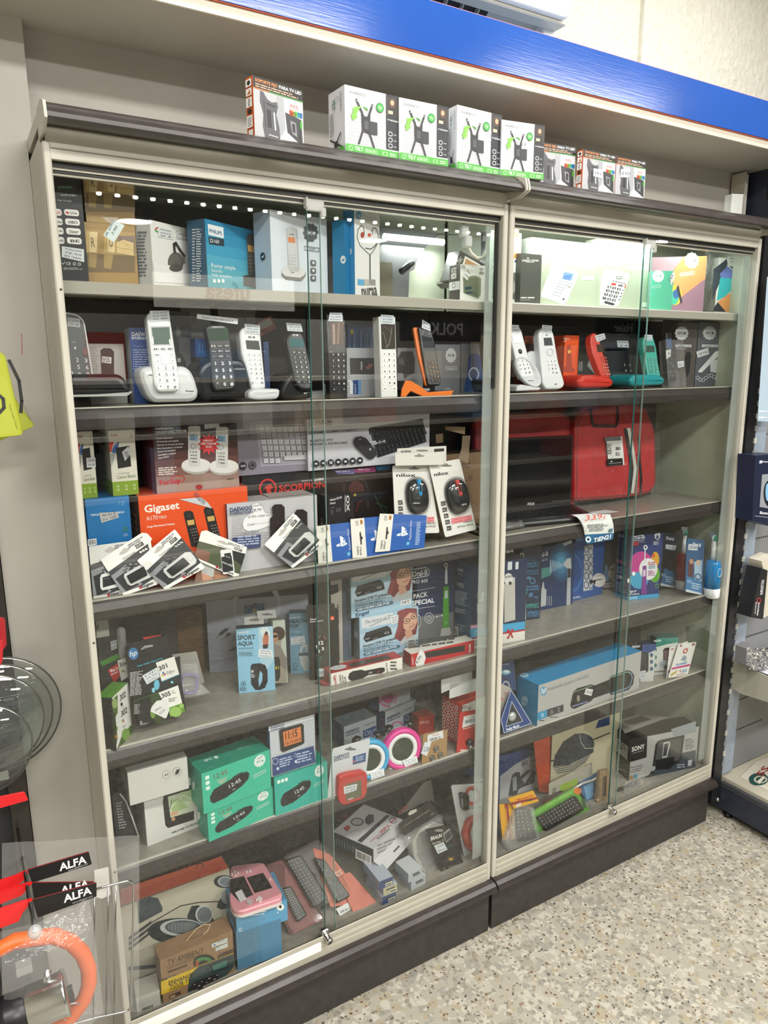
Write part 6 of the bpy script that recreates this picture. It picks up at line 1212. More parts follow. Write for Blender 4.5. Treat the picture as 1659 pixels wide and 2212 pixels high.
i=card('ink_pack','ink pack numbered 301 with a hang hole and blue butterfly photo','ink cartridge',((342,440),(742,345),(888,800),(398,985)),.074,'14161a',7,Z4+.052,.02,group=G6,poly=((338,470),(380,412),(690,336),(735,345),(775,520),(812,545),(888,800),(398,985),(345,560)));i.warp()
i.q([(366,682),(870,540),(882,800),(400,975)],'121418').q([(480,470),(520,435),(600,425),(600,445),(530,460),(485,480)],'8a8c8c').e(406,516,50,60,'2f6a9c').t('hp',372,548,440,528,'w',h=54,it=.25).t('Precise. Reliable. Original HP Inks.',445,650,702,565,'3fa0c0',h=15,b=1,it=.2).fz(372,700,505,940,16,'b0b2b4',-20)
i.q([(520,660),(630,610),(690,800),(870,730),(880,790),(600,910),(560,850)],'1c2428').e(638,825,28,52,'5fb0cc').e(606,880,16,26,'7fc4d8').e(790,800,14,12,'7fc4d8').q([(628,605),(812,542),(862,720),(688,792)],'dcdbd6').t('301',665,688,748,650,'1c1c1c',h=44,b=1).e(702,706,10,13,'2f80b0').e(716,722,10,12,'b03a5c').e(696,730,10,12,'c9b93a').fz(730,690,818,725,3,'7a7a7a',-14).ln([(686,794),(864,720)],7,'3a9ac0').flush()
i.tag(((492,735),(640,652),(668,748),(540,822)),('HP','35,90','Color'),'cdd4d8')
b=MB();b.slab(roundpoly([i.L2(p)for p in((500,360),(690,330),(700,370),(540,400))],.002),.004,.006,M('a82226',.5));i.part('red_tab',b)
i=card('wristband_pack','grey card behind a clear zip bag holding a purple wristband','wristband',((780,525),(1035,492),(1115,808),(860,850)),.135,'8a8880',14,Z4,.001);i.warp();i.t('Mis u',895,712,990,690,'3a3a3a',h=18,it=.2).flush()
b=MB();g=[(i.L2(p))for p in((870,740),(900,720),(1000,715),(1025,745),(1020,850),(990,900),(900,900),(865,860),(860,790))];b.tube([(x,-.014,z)for x,z in roundpoly(g,.01)],.0042,M('6a5a9c',.5),8,True);i.part('wristband',b)
b=MB();b.slab([i.L2(p)for p in((850,610),(1030,600),(1060,800),(1160,900),(1000,935),(880,955),(850,850))],-.024,-.004,clear('zip_bag',(.94,.94,.95),.1,.12,.14,.8,60),.004);i.part('zip_bag',b)
K(430,1270,4.484)
i=fb('ring_light_carton','wide pale lilac carton printed with a ring light, a clipped phone and a charging plug','box',(105,820),(1075,735),(50,128),Z4,.03,lean=0).carton('a7abb8','77798a')
i.e(560,170,235,260,'b6bac6',.8).e(560,170,200,225,'9fa3b2',.96).q([(442,170),(630,152),(635,235),(446,250)],'1f2a38').q([(450,178),(622,160),(626,228),(454,243)],'3f7aae').e(520,190,18,24,'4a3c34').q([(510,205),(540,195),(580,215),(545,250),(515,240)],'b0a48c').q([(515,155),(565,148),(562,162),(520,166)],'3a3c40').q([(545,245),(562,245),(560,268),(545,262)],'3a3c40')
i.q([(185,460),(200,430),(255,388),(285,395),(275,415),(215,462)],'34363e').ln([(165,492),(190,455)],5,'34363e').ln([(280,395),(300,376)],5,'34363e').q([(255,448),(285,428),(315,436),(300,462),(262,475)],'34363e').ln([(235,498),(262,465)],4,'34363e').q([(272,612),(360,570),(362,600),(275,615)],'34363e').t('Hidden LED',330,660,100,720,'9498a6',h=30).q([(300,690),(1070,560),(1072,720),(110,810)],'9a9eac').flush()
i=card('smartband_carton','flat carton with a photo of curly hair and sunglasses, behind the aqua one','box',((712,318),(832,308),(862,915),(742,925)),.125,'a9b2a8',4,Z4,.03,rnd=.001,group='smartband cartons');i.warp()
i.q([(712,390),(760,375),(820,400),(838,460),(800,510),(790,600),(850,680),(850,920),(735,920)],'8f887c').e(770,440,62,66,'3a2822').e(735,480,30,48,'a87a5c').q([(715,455),(760,455),(758,480),(718,484)],'1f1c1c').q([(715,540),(790,565),(850,690),(850,800),(715,700)],'77706a').e(735,515,10,5,'7a3a30')
i.q([(728,670),(770,665),(785,700),(785,860),(765,905),(740,900)],'1c1c1e').t('00',734,755,768,752,'3a3c3c',h=26).t('21',734,786,770,782,'c9c43a',h=24,b=1).flush();tab(i,((560,225),(742,210),(752,290),(570,305)),'c2c4c6',(660,256,55,10))
i=fb('smartband_carton','sky blue sport smartband carton with hang tab and a price slip','box',(388,1022),(740,988),(354,402),Z4,.03,group='smartband cartons',lean=3).carton('8abfdc','6f9fb8','4f6a78')
i.q([(568,382),(712,370),(724,700),(650,800),(590,700)],'a9cade').q([(615,500),(625,450),(650,420),(668,440),(676,540),(640,590),(615,560)],'b0705c').q([(590,420),(615,470),(610,560),(680,540),(690,430),(660,380),(600,382)],'d0dce2').q([(615,500),(630,440),(660,425),(676,470),(672,545),(620,550)],'b8705a').e(652,440,14,20,'3a2a2a').q([(615,550),(670,545),(665,585),(620,590)],'33262c')
i.t('muvit iO',372,440,482,434,'w',h=20,b=1).t('SPORT',372,506,546,496,'2a4252',h=44,b=1).t('AQUA',376,560,524,552,'2a4252',h=40,b=1).t('SMARTBAND',380,596,528,588,'4a6474',h=16).ln([(378,612),(550,602)],1.5,'5a7a8a').fz(385,620,540,655,4,'5a7a8a').ln([(372,665),(560,655)],1.5,'5a7a8a').e(430,928,26,26,'3a6a84',.8).e(430,928,9,9,'2a4252').fz(396,960,468,1000,4,'4a6a7a')
i.q([(500,760),(515,735),(590,728),(640,745),(662,800),(665,900),(640,965),(590,988),(545,985),(505,930)],'1b1c1f').q([(590,800),(615,830),(612,900),(580,960),(575,890)],'8abfdc').q([(502,770),(560,752),(572,800),(572,905),(510,912)],'2a2c30').t('09',506,822,528,820,'w',h=26,b=1).fz(502,830,545,870,3,'c0c4c8').flush()
i.tag(((578,590),(706,600),(718,675),(570,668)),('SPORT AQUA','39,90 €','smartband'),'dfe4e8');tab(i,((436,285),(625,264),(628,348),(440,360)),'c9cbce',(535,310,50,9))
i=fb('smartband_carton','blue health smartband carton with a white strap picture and price slip','box',(890,830),(1075,820),(862,250),Z4,.03,group='smartband cartons').carton('7fa9c4','5f88a0','55707f')
i.t('muvit iO',876,296,980,290,'e3ebf0',h=16,b=1).t('HEALTH',878,342,1040,334,'2a3c4a',h=34,b=1).t('POP',882,390,966,384,'2a3c4a',h=34,b=1).t('SMARTBAND',884,410,1002,404,'4a6474',h=12).fz(890,435,1030,465,3,'5a7a8a').e(932,748,24,22,'3a6a84',.8).fz(905,775,960,805,3,'4a6a7a').q([(970,650),(985,570),(1010,540),(1050,545),(1060,800),(1020,800),(985,740)],'c9ced0').q([(990,640),(1000,590),(1025,570),(1035,600),(1030,640)],'7fa9c4').q([(965,630),(1055,625),(1055,655),(968,658)],'55606a')
for k_ in range(5):i.ln([(1008+k_*6,700+k_*20),(1040+k_*4,694+k_*20)],3,'55606a')
i.flush();i.tag(((888,480),(1020,462),(1032,535),(892,552)),('HEALTH POP','26.90€','216 886'),'dfe4e8')
i=fb('smartband_carton','black smartband carton showing a round-cornered watch face with white digits','box',(1078,895),(1362,872),(1040,250),Z4,.03,group='smartband cartons').carton('242221','1a1918','35322f')
i.t('Xiaomi',1074,312,1140,306,'dcdcdc',h=15,b=1).t('Smart Band 7',1074,334,1206,322,'dcdcdc',h=14,b=1).r(1272,272,1308,310,'d9532c',.002).t('mi',1280,302,1300,300,'w',h=14,b=1).q([(1112,640),(1130,500),(1170,440),(1240,430),(1250,520),(1225,650),(1180,710),(1130,700)],'2e2c2b').q([(1120,640),(1138,505),(1175,450),(1232,442),(1240,520),(1215,645),(1175,695),(1136,688)],'121111')
i.t('12',1160,550,1206,545,'w',h=34,b=1).t('9',1132,586,1152,584,'w',h=30,b=1).t('3',1188,604,1210,602,'w',h=30,b=1).t('6',1148,626,1172,624,'w',h=30,b=1).ln([(1148,500),(1152,480),(1180,462)],4,'c9b93a').ln([(1208,462),(1222,480),(1222,504)],4,'d0742c').ln([(1124,640),(1128,665)],4,'6a5ac0').ln([(1170,680),(1190,660)],4,'4ab070').e(1150,652,9,16,'c0303c').flush();tab(i,((1040,170),(1310,150),(1325,245),(1042,255)),'2a2726');i.tag(((1148,780),(1212,778),(1212,855),(1150,858)),('34.9',),'c9d0d6')
i=fb('calculator_pack_carton','tall white carton with sideways lettering standing behind the black smartband carton','box',(1290,745),(1396,728),(1240,-90),Z4,.05).carton('b9b4ac','8d8982');i.q([(1258,-20),(1345,-40),(1352,40),(1262,75)],'2f2b2c').r(1270,-10,1330,20,'4a4648').t('DESTAQUES:',1336,160,1342,360,'2c2a2a',h=16,b=1).t('Funda Tablet Con Teclado',1348,400,1358,700,'3c3a3a',h=13).flush()
K(700,1180,3.95)
i=fb('slate_carton','slate blue carton edge between the tall white carton and the receiver cartons','box',(165,975),(235,965),(120,250),Z4,.04).carton('5a6676','485262');i.t('BELLO',228,940,205,800,'39434f',h=20).flush()
def engel(i,hgt=1):
    i.unit();i.all('9fc0d6').all('b4cfe0',0,.3,1,.62);i.t('ENGEL',12,28,80,20,'c4d6e2',h=14,b=1);i.r(3,3,56,26,'d0d6dc')if hgt else None
    i.t('The future of TV',8,17,54,14,'3a4450',h=7,it=.3).ln([(16,24),(36,17),(58,12)],.8,'4a4a5a')
    i.q([(6,48),(10,36),(46,30),(52,38),(54,52),(10,58)],'1c1f22').q([(10,36),(46,30),(52,38),(8,44)],'2f3438').q([(28,44),(52,40),(54,50),(26,54)],'26292d').t('Engel',9,52,16,51,'c9ccd0',h=4).e(45,46,4,2.4,'b0b4b8',.6).t('DVB T2',22,55,30,54,'a9acb0',h=3)
    i.t('Receptor DVB-T2 grabador',6,68,62,65,'2b3640',h=5.4,b=1).t('Ricevitore DVB-T2 registratore',6,73,56,70.5,'4a5864',h=4).fz(6,74,62,79,2,'3a4650',-1.5).q([(6,82),(9,80.5),(66,79),(68,81),(68,85),(65,86.5),(9,88),(6,86)],'4f7088').t('HD HDMI USB PVR',10,86,62,84,'e6eef4',h=4,b=1).t('Engel',7,98,28,96.5,'1f4a6c',h=7,b=1).r(80,82,97,92,'e6e8ea').t('DVB T2',82,90,95,90,'2a2a2a',h=6,b=1)
    # portrait: face in glasses under auburn hair
    i.q([(64,2),(80,-1),(97,4),(99,40),(96,62),(76,74),(66,70),(60,58),(66,40),(62,20)],'7a3a3c').q([(66,76),(76,62),(90,62),(99,74),(99,80),(66,80)],'b9c2c4').q([(72,14),(84,6),(96,12),(98,34),(92,50),(82,54),(74,44)],'d2a48c').q([(76,50),(88,50),(90,66),(78,70)],'c89a84').q([(66,2),(84,2),(97,10),(98,16),(84,10),(74,22),(70,50),(62,66),(58,60),(64,36)],'8a4448').e(79,28,6,6,'4a2a2a',.8).e(92,21,5,6,'4a2a2a',.8).ln([(84,26),(88,24)],.8,'4a2a2a').e(79,28,1.6,1.8,'2c2220').e(92,21,1.5,1.8,'2c2220').ln([(84,44),(90,42),(93,38)],1.2,'a0504c').ln([(86,34),(89,36)],.8,'b08068')
    i.unit(False).face('L').unit().fz(15,8,85,30,5,'7a8690').r(20,36,80,48,'c9d0d6').fz(15,52,85,80,7,'7a8690').t('Engel',20,94,80,94,'3a6080',h=5).unit(False).face('F').flush()
lo=fb('receiver_carton','pale blue television receiver carton at the bottom of the pair, slip beside the portrait','box',(306,990),(803,880),(280,612),Z4,(232,598),group='receiver cartons').carton('9fc0d6','9aa4ac','a9b9c4');engel(lo);lo.tag(((562,600),(675,578),(680,640),(572,665)),('ENGEL','52,90','RT 6130'),'dde0e4')
hi=fy('receiver_carton','pale blue television receiver carton stacked on its twin','box',(232,608),(752,530),(205,200),lo.O.y+.004,.07,yaw=math.degrees(math.atan2(lo.u.y,lo.u.x)),z=zt(lo),group='receiver cartons');hi.h=min(hi.h,1.1275-hi.O.z);hi.carton('9fc0d6','9aa4ac','a9b9c4');engel(hi);hi.tag(((505,205),(612,180),(616,212),(510,238)),('52,90',),'dde0e4')
def oralb(i,x,y,x2,y2,h):i.t('Oral-B',x,y,x2,y2,'e6eaf0',h=h,b=1)
i=fb('toothbrush_carton','dark blue toothbrush carton with a green brush, behind the receiver cartons','box',(790,868),(1105,800),(745,150),Z4,.05,group='electric toothbrush cartons').carton('1c2c50','16233f')
i.q([(760,610),(1105,560),(1105,800),(790,868)],'6a6d70').ln([(745,200),(870,180),(900,205),(890,250),(760,275)],5,'dfe3e8').t('Oral-B',750,262,882,240,'e6eaf0',h=44,b=1).t('PRO 600',740,322,884,306,'e6eaf0',h=30).ln([(745,385),(946,352)],3,'c9ced6').t('PACK',762,448,884,425,'e6eaf0',h=38,b=1).t('SPECIAL',748,505,940,478,'e6eaf0',h=38,b=1).ln([(750,540),(946,508)],3,'c9ced6')
i.e(896,612,38,46,'d0d4da',.9).e(896,612,20,26,'d0d4da',.8).ln([(896,600),(896,612),(905,618)],3,'d0d4da').ln([(936,605),(1044,582)],3,'d0d4da').e(964,600,7,8,'d0d4da').e(1005,590,7,8,'d0d4da').e(1040,582,7,8,'d0d4da').e(800,640,26,60,'d0d4da',.9)
i.e(1040,162,16,20,'d6dadc',.6).q([(1032,180),(1050,178),(1052,320),(1030,322)],'c9ced2').q([(1018,345),(1062,338),(1064,690),(1010,700)],'4a9a2c').q([(1030,380),(1052,376),(1052,440),(1030,444)],'c4c8cc').q([(1000,700),(1070,690),(1085,740),(1060,768),(990,765)],'b0b2b0').ln([(1030,645),(1046,642)],3,'d9e0d0').ln([(1030,660),(1046,657)],3,'d9e0d0').flush()
i=fb('toothbrush_carton','tall navy toothbrush carton with a gift edition foot seen either side of the middle post','box',(1250,880),(1710,795),(1240,170),Z4,(1105,122),group='electric toothbrush cartons').carton('1a2a4a','234a6e','3a4450')
i.t('Oral-B',1325,232,1392,222,'e6eaf0',h=30,b=1).t('PRO 3',1322,285,1380,275,'d0d6e0',h=26).e(1340,425,38,46,'b0b4bc',.94).q([(1330,470),(1345,390),(1370,395),(1360,465)],'d9dadc').fz(1303,490,1378,575,5,'d0d6e0').q([(1248,672),(1376,660),(1376,692),(1248,705)],'c48aa8').t('SENSITIVE CLEAN',1256,698,1372,686,'eadbe4',h=13).q([(1248,705),(1712,640),(1712,705),(1250,782)],'3a9ac8').e(1298,738,17,20,'c4e0ee',.8).e(1342,728,17,20,'c4e0ee',.8).q([(1250,782),(1712,708),(1712,720),(1250,795)],'b0202c').q([(1250,795),(1712,720),(1712,795),(1250,880)],'d6d3cc').t('GIFT EDITION',1282,822,1470,790,'2a2a2a',h=20,b=1).t('GESCHENK',1282,850,1420,824,'2a2a2a',h=20,b=1)
K(1060,1130,3.072);i.t('Oral-B',78,204,150,190,'e0e4ec',h=26,b=1).r(112,258,140,308,'c4cad0').r(164,258,182,304,'c4cad0').q([(88,410),(100,392),(160,355),(162,640),(90,660)],'b4b2ae').e(117,370,30,38,'d0d0ce').t('BONUS',94,366,142,356,'2a2a2a',h=14,b=1).e(128,398,10,12,'2a2a2a').q([(100,720),(118,700),(128,718),(140,698),(152,706),(138,728),(150,762),(138,760),(130,738),(118,768),(104,765),(122,735)],'a81c28')
K(700,1180,3.95);i.face('L').t('Oral-B',1140,205,1190,220,'dfe4ec',h=24,b=1).t('PRO 3',1148,238,1184,250,'a9b4c4',h=18).t('100%',1138,336,1196,358,'dfe4ec',h=36).fz(1120,370,1230,490,9,'a9bccf',26).fz(1118,520,1220,560,4,'a9bccf',20).fz(1115,655,1225,720,6,'8fa4bc',20);i.bar(((1108,680),(1148,690),(1150,768),(1110,756)));i.face('F').flush()
# torch cartons lying on the shelf edge
i=fb('torch_carton','white and red torch carton with an open flap lying on the shelf edge','box',(60,1190),(668,1045),(55,1088),Z4,.045,group='torch cartons').carton('e2dfd8','8a2a2c','a83234')
i.q([(205,1120),(215,1085),(245,1065),(320,1052),(345,1062),(480,1035),(515,1035),(520,1065),(490,1085),(380,1100),(330,1125),(240,1150),(215,1140)],'1d1c1c').t('CTK',380,1090,412,1082,'d0d0d0',h=14,b=1).q([(450,1078),(468,1058),(470,1076)],'b03a2c').t('LINTERNA',152,1170,140,1092,'2a2a2a',h=13,b=1).t('LED CON',172,1166,162,1100,'2a2a2a',h=13,b=1).t('ZOOM',192,1160,182,1112,'2a2a2a',h=13,b=1).t('FerSay',108,1180,96,1110,'b03034',h=16,b=1).e(96,1122,16,22,'b03034',.75,90,300).t('200-450',548,1075,538,992,'2a2a2a',h=15).fz(565,975,630,1060,3,'5a5a5a').flush()
b=MB();b.box(.06,.008,i.h+.0003,i.w*.86,.032,i.h+.0008,M('4a3a36',.2));i.part('window',b)
b=MB();b.mesh([(0,0,0),(0,.04,0),(-.018,.036,.004),(-.028,.024,.012),(-.018,.004,.004)],[(0,4,3,2,1)],M('a83234',.5));i.part('open_flap',b)
b=MB();P=ell(.03,.02,.022,.013,20);b.loft([[(x,y,i.h+.002)for x,y in P],[(x,y,i.h+.0025)for x,y in P]],M('c4c6c8',.4),False);i.part('price_tag',b)
i=fb('torch_carton','red torch carton with a long black window and a drop-shaped price slip','box',(742,1032),(1280,905),(672,880),Z4,.04,group='torch cartons');f0=i
f0.h=.036;i.carton('b3202a','951a22','d6d3cb');i.q([(865,955),(862,905),(1200,842),(1200,895)],'201d1e').t('Fersay',1252,900,1248,830,'e6e2e0',h=18,b=1).t('LINTERNA',765,1010,758,945,'e6e2e0',h=11).face('T').fz(720,800,1180,880,3,'4a4a4a',-60).face('F').flush()
i.tag(((822,878),(852,905),(866,950),(850,1005),(820,1028),(785,1020),(775,990),(795,930)),(),'dcdcda');i.k=40;i.t('8,90',790,1000,830,940,'4a5060',h=22).flush('handwriting')
# ---- fourth shelf, right case
K(1060,1130,3.072);GT='electric toothbrush cartons'
i=fb('toothbrush_carton','narrow navy carton with chalk-blue slogans and a zebra-striped brush','box',(195,650),(324,632),(190,165),Z4,.05,group=GT).carton('1c2942','16203a')
i.e(207,214,15,18,'c4c8ca',.5).q([(200,232),(216,230),(222,360),(198,362)],'b4b8ba').q([(196,380),(210,362),(232,375),(234,640),(198,645)],'bcbfbf').e(208,452,34,42,'3f9a94',.86)
for k_ in range(7):i.ln([(200,520+k_*17),(215,528+k_*17),(230,516+k_*17)],4,'2a2a2c')
for k_,(tx,y,h_)in enumerate((('SMART',272,13),('WEASY',290,13),('BRILLIANT',322,13),('CHOICE',340,13),('POWER',428,15),('DOSING',444,11),('#SMART',550,18),('COACHING',562,9),('XPRESS',606,24),('YOURSELF',620,10))):i.t(tx,238,y+3,318,y-2,'4f86b4' if k_<6 else '4fa89c' if k_<8 else '4f86b4',h=h_,b=1)
i.e(268,268,32,26,'4f86b4',.93).r(240,355,262,370,'4f86b4').e(276,382,20,22,'4f86b4',.7).t('#',250,488,278,486,'4f86b4',h=30,b=1).e(300,492,14,8,'4f86b4',.6).flush()
i=fb('toothbrush_carton','wide blue water flosser carton with a spiralling jet of water','box',(330,578),(540,538),(328,165),Z4,.05,group=GT).carton('1c3460','162a50')
for k_,c in enumerate(('24507c','2f6a9a','3f86b4','55a0cc')):i.e(468,262,76-k_*17,130-k_*28,c)
i.q([(328,300),(400,290),(400,345),(330,372)],'4f9490').ln([(395,240),(395,330)],3,'c4dcea')
for k_ in range(7):i.ln([(395+k_*12,240+k_*4),(403+k_*12,330-k_*7)],2.5,'d0e4ee').ln([(403+k_*12,330-k_*7),(407+k_*12,244+k_*4)],2,'b0d0e4')
i.t('Oral-B',300,232,380,214,'e0e6ee',h=28,b=1).t('HEALTH',320,258,374,248,'d0d8e4',h=16).q([(478,275),(505,235),(530,230),(534,300),(512,305)],'c9cdd0').q([(508,305),(530,302),(528,540),(500,545)],'a9aeb4').q([(510,300),(528,300),(528,360),(508,362)],'2a2e34').q([(334,440),(344,390),(350,390),(356,435),(368,440),(366,545),(330,555)],'b4b8bc')
for k_ in range(3):i.ln([(378+k_*12,485),(378+k_*12,545)],2.5,'c0c8d0')
i.flush();i.tag(((480,132),(536,112),(538,130),(484,152)),('ORAL-B 45,90',),'cdd3d8')
i=fb('toothbrush_carton','blue toothbrush carton with a patterned sleeve, under the price sheet','box',(542,520),(738,470),(540,95),Z4,.05,group=GT).carton('274f90','1c3a70')
i.e(540,330,70,130,'3a6aac',.85).t('Oral-B',566,92,624,84,'e0e6ee',h=20,b=1).t('PRO 1',572,122,616,116,'8fb4dc',h=16).q([(620,150),(680,140),(676,440),(614,452)],'b9bbbc')
for k_ in range(5):i.e(634,170+k_*60,16,26,'34507c',.75).e(664,190+k_*55,16,26,'34507c',.75)
i.e(718,378,44,46,'c9c8c4').t('DESIGN',698,356,738,348,'4a4a4a',h=10).ln([(655,385),(735,372)],4,'1c1c1e').q([(656,372),(676,385),(698,376),(690,410),(676,392),(660,412)],'1c1c1e').fz(545,488,600,504,2,'c9d0dc',-10).flush()
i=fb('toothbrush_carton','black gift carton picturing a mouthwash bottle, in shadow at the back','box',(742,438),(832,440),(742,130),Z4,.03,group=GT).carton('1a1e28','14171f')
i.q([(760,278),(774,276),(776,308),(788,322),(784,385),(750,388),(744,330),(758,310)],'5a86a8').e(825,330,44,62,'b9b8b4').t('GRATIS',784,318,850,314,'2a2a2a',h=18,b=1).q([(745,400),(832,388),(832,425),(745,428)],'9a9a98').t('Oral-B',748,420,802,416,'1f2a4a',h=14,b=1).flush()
i=fb('toothbrush_carton','purple and blue children toothbrush carton with coloured circles standing apart','box',(905,512),(1114,490),(892,88),Z4,(838,62),group=GT).carton('26356c','243c68','1c2848')
i.e(1000,280,78,92,'b43a86').e(985,380,60,56,'3f9ac0').e(1092,240,26,50,'c9952c').e(1080,215,10,12,'c4502c').e(1088,340,34,54,'5a9a30').e(1080,300,26,50,'cfa02c').e(1045,305,60,72,'d9d9dc').e(948,335,12,14,'dfe6ec').e(918,382,12,16,'dfe6ec').e(1104,416,13,15,'5a9a30',.7)
i.ln([(945,90),(1010,78),(1024,96),(1012,112),(945,118),(936,104),(945,90)],3,'dfe3ea').t('Oral-B',942,110,1016,102,'e6eaf0',h=22,b=1).r(940,124,980,148,'b0343c').t('BRAUN',984,130,1020,128,'c9ced6',h=8).q([(1086,72),(1124,66),(1122,98),(1106,114),(1088,100)],'d0d4da').t('1',1098,104,1112,102,'26356c',h=22,b=1).fz(1078,118,1120,145,4,'b9c0cc')
i.e(1026,160,14,16,'dfe2e4',.5).ln([(1024,176),(1020,260)],7,'d0d4d8').q([(1008,285),(1032,280),(1034,495),(996,498)],'7a3a8a').q([(1010,310),(1026,308),(1026,350),(1010,355)],'d0c4d8').q([(1000,470),(1032,466),(1034,495),(998,498)],'5a2a6a')
for k_,tx in enumerate(('BETTER','HABITS.','CLEANER','TEETH.')):i.t(tx,1044,268+k_*12,1092,264+k_*12,'b0303c' if k_<2 else '3a8aa0',h=9,b=1)
i.fz(1044,312,1090,350,4,'9a4a8a').t('Age 6+',918,460,966,456,'w',h=14,b=1).t('Ab 6 Jahren',916,476,984,472,'w',h=10,b=1).q([(906,486),(1114,466),(1114,490),(906,512)],'3a9ac8').e(926,498,7,8,'cfe6f0',.6).e(946,496,7,8,'cfe6f0',.6).e(964,494,7,8,'cfe6f0',.6)
i.face('L').t('Oral-B',850,88,884,96,'dfe3ea',h=20,b=1).q([(838,235),(900,260),(900,280),(838,255)],'b06a94').t('3190',838,365,878,372,'dfe3ea',h=22,b=1).fz(838,285,895,330,4,'8fa4c4',10).fz(836,385,895,455,7,'8fa4c4',10).q([(828,455),(905,490),(905,512),(826,478)],'3a9ac8').face('F').flush()
def brush(i,x,top,bot,w_,col,nm='brush'):
    """round toothbrush handle with head, standing in the blister; pixels of its axis"""
    a,c_=i.L((x,bot)),i.L((x,top));H=c_.z-a.z;r_=(i.L((x+w_,bot))-a).length;m=M(col,.25,coat=.4);wh=M('e3e5e6',.3)
    b=MB();b.lathe([(r_*.85,0),(r_,.004),(r_,H*.16)],(a.x,-.014,a.z),(0,0,1),wh,18);i.part('white_foot',b)
    b=MB();b.lathe([(r_,H*.16),(r_,H*.45),(r_*.92,H*.55),(r_*.7,H*.6)],(a.x,-.014,a.z),(0,0,1),m,18);i.part('grip',b)
    b=MB();b.lathe([(r_*.45,H*.6),(r_*.32,H*.7),(r_*.3,H*.9)],(a.x,-.014,a.z),(0,0,1),wh,14);b.lathe([(r_*.42,-.004),(r_*.45,.003)],(a.x,-.014,a.z+H*.94),(0,-1,0),wh,14);h_=i.part('brush_head',b)
    b=MB();b.lathe([(r_*.36,.003),(r_*.34,.008)],(a.x,-.014,a.z+H*.94),(-.4,-1,0),M('2f9a84',.6),12);b.build('bristles',h_)
    b=MB();P=ell(a.x,a.z+H*.42,r_*.42,r_*.55,18);b.tube([(x_,-.0145-r_*.97,z_)for x_,z_ in P],.0008,wh,5,True);i.part('button_ring',b)
for lab,q,c,axis,nm in(('film-wrapped toothbrush pack with a red brush standing in front',((1128,60),(1240,75),(1222,430),(1124,415)),'2c3440',(1248,40,432,29,'a81f2a'),'red'),('film-wrapped toothbrush pack with a bright blue brush, nearest the right wall',((1305,100),(1420,115),(1404,478),(1292,455)),'35597f',(1438,75,486,32,'1f86c8'),'blue')):
    i=card('toothbrush_pack',lab,'toothbrush',q,.14 if nm=='red' else.052,c,2,Z4,.004,rnd=.002,group='toothbrush packs with the brush showing')
    i.t('Oral-B',30,12,78,13,'dfe6ee',h=6,b=1)
    if nm=='red':i.q([(20,30),(90,36),(96,70),(10,66)],'1c1c20').q([(30,66),(96,70),(98,96),(4,96)],'3a6a94').e(62,64,17,6,'26344a',.7)
    else:i.q([(10,44),(38,34),(42,60),(34,74),(12,72)],'5c3a3a').e(28,42,12,5,'b08670').q([(44,42),(90,36),(92,76),(50,74)],'9cb4c8').e(68,42,12,5,'c8a490').q([(2,70),(98,76),(98,98),(2,96)],'3f74a4').e(70,68,19,6,'26466a',.7)
    i.t('90%',4,82,34,83,'a9c4dc',h=6).fz(36,80,90,92,3,'a9c4dc').q([(2,95),(98,97),(98,100),(2,100)],'c4ccd4').warp().flush();i.tag((((1160,140),(1230,150),(1222,180),(1160,170))if nm=='red' else((1310,138),(1372,142),(1370,182),(1308,178))),('24,95' if nm=='red' else '29,90',),'b9c0c6')
    brush(i,*axis)
    x=axis[0];w_=axis[3];b=MB();b.slab(roundpoly([i.L2(p)for p in((x-w_*1.3,axis[1]-8),(x+w_*1.3,axis[1]-8),(x+w_*1.3,axis[2]+2),(x-w_*1.3,axis[2]+2))],.006),-.034,.012,clear('blister'),.008);i.part('blister',b)
    b=MB();b.slab([i.L2(p)for p in((x+w_*.6,axis[1]-14),(x+w_*1.9,axis[1]-12),(x+w_*1.7,axis[1]+110),(x+w_*.9,axis[1]+130))],-.002,.002,M('8fa4b8' if nm=='blue' else 'b9c4cc',.25));i.part('silver_card',b)
# ================================================================ fifth shelf (Z 0.572)
Z5=0.5724
K(230,1540,3.386)
i=fb('navigator_carton','white satellite navigator carton showing a map screen, behind the turquoise cartons','box',(300,978),(760,800),(268,592),Z5,.07).carton('d3d3d0','9a9a98')
i.t('TOMTOM',284,612,408,562,'2a2a2c',h=24,b=1).e(424,550,12,14,'a03a34').q([(412,650),(418,600),(445,580),(640,520),(640,780),(450,842),(430,820)],'1e2022').q([(448,612),(640,555),(640,715),(468,766)],'c4cbb4').q([(470,650),(530,620),(600,690),(480,730)],'9fb884').q([(540,580),(640,560),(640,640),(560,650)],'a9c094').ln([(470,690),(560,600),(640,640)],5,'e6e4d4').ln([(465,700),(475,635)],5,'3a4a4c').q([(470,730),(520,712),(520,740),(472,755)],'d09a7c').e(488,775,14,14,'c0906c').t('WELCOME TO PRIORITY',475,884,690,800,'2a2a2c',h=12,b=1).flush()
tm=i;O=atY((168,615),.055);O.z=zt(tm)
B_=onplane((600,500),O,V((0,-1,0)));T_=onplane((158,440),O,V((0,-1,0)));i=Item('accessory_carton','flat white carton with two ringed icons lying on the navigator carton','box',O,V((1,0,0)),UP,B_.x-O.x,T_.z-O.z,.12).carton('c9c8c4','85847f','a3a29c')
i.e(438,452,31,32,'4a4a4a',.94).t('4.3',424,462,452,454,'3a3a3a',h=14,b=1).e(516,430,32,32,'4a4a4a',.94).q([(500,445),(512,415),(535,410),(530,440),(512,452)],'2c2c2c').flush()
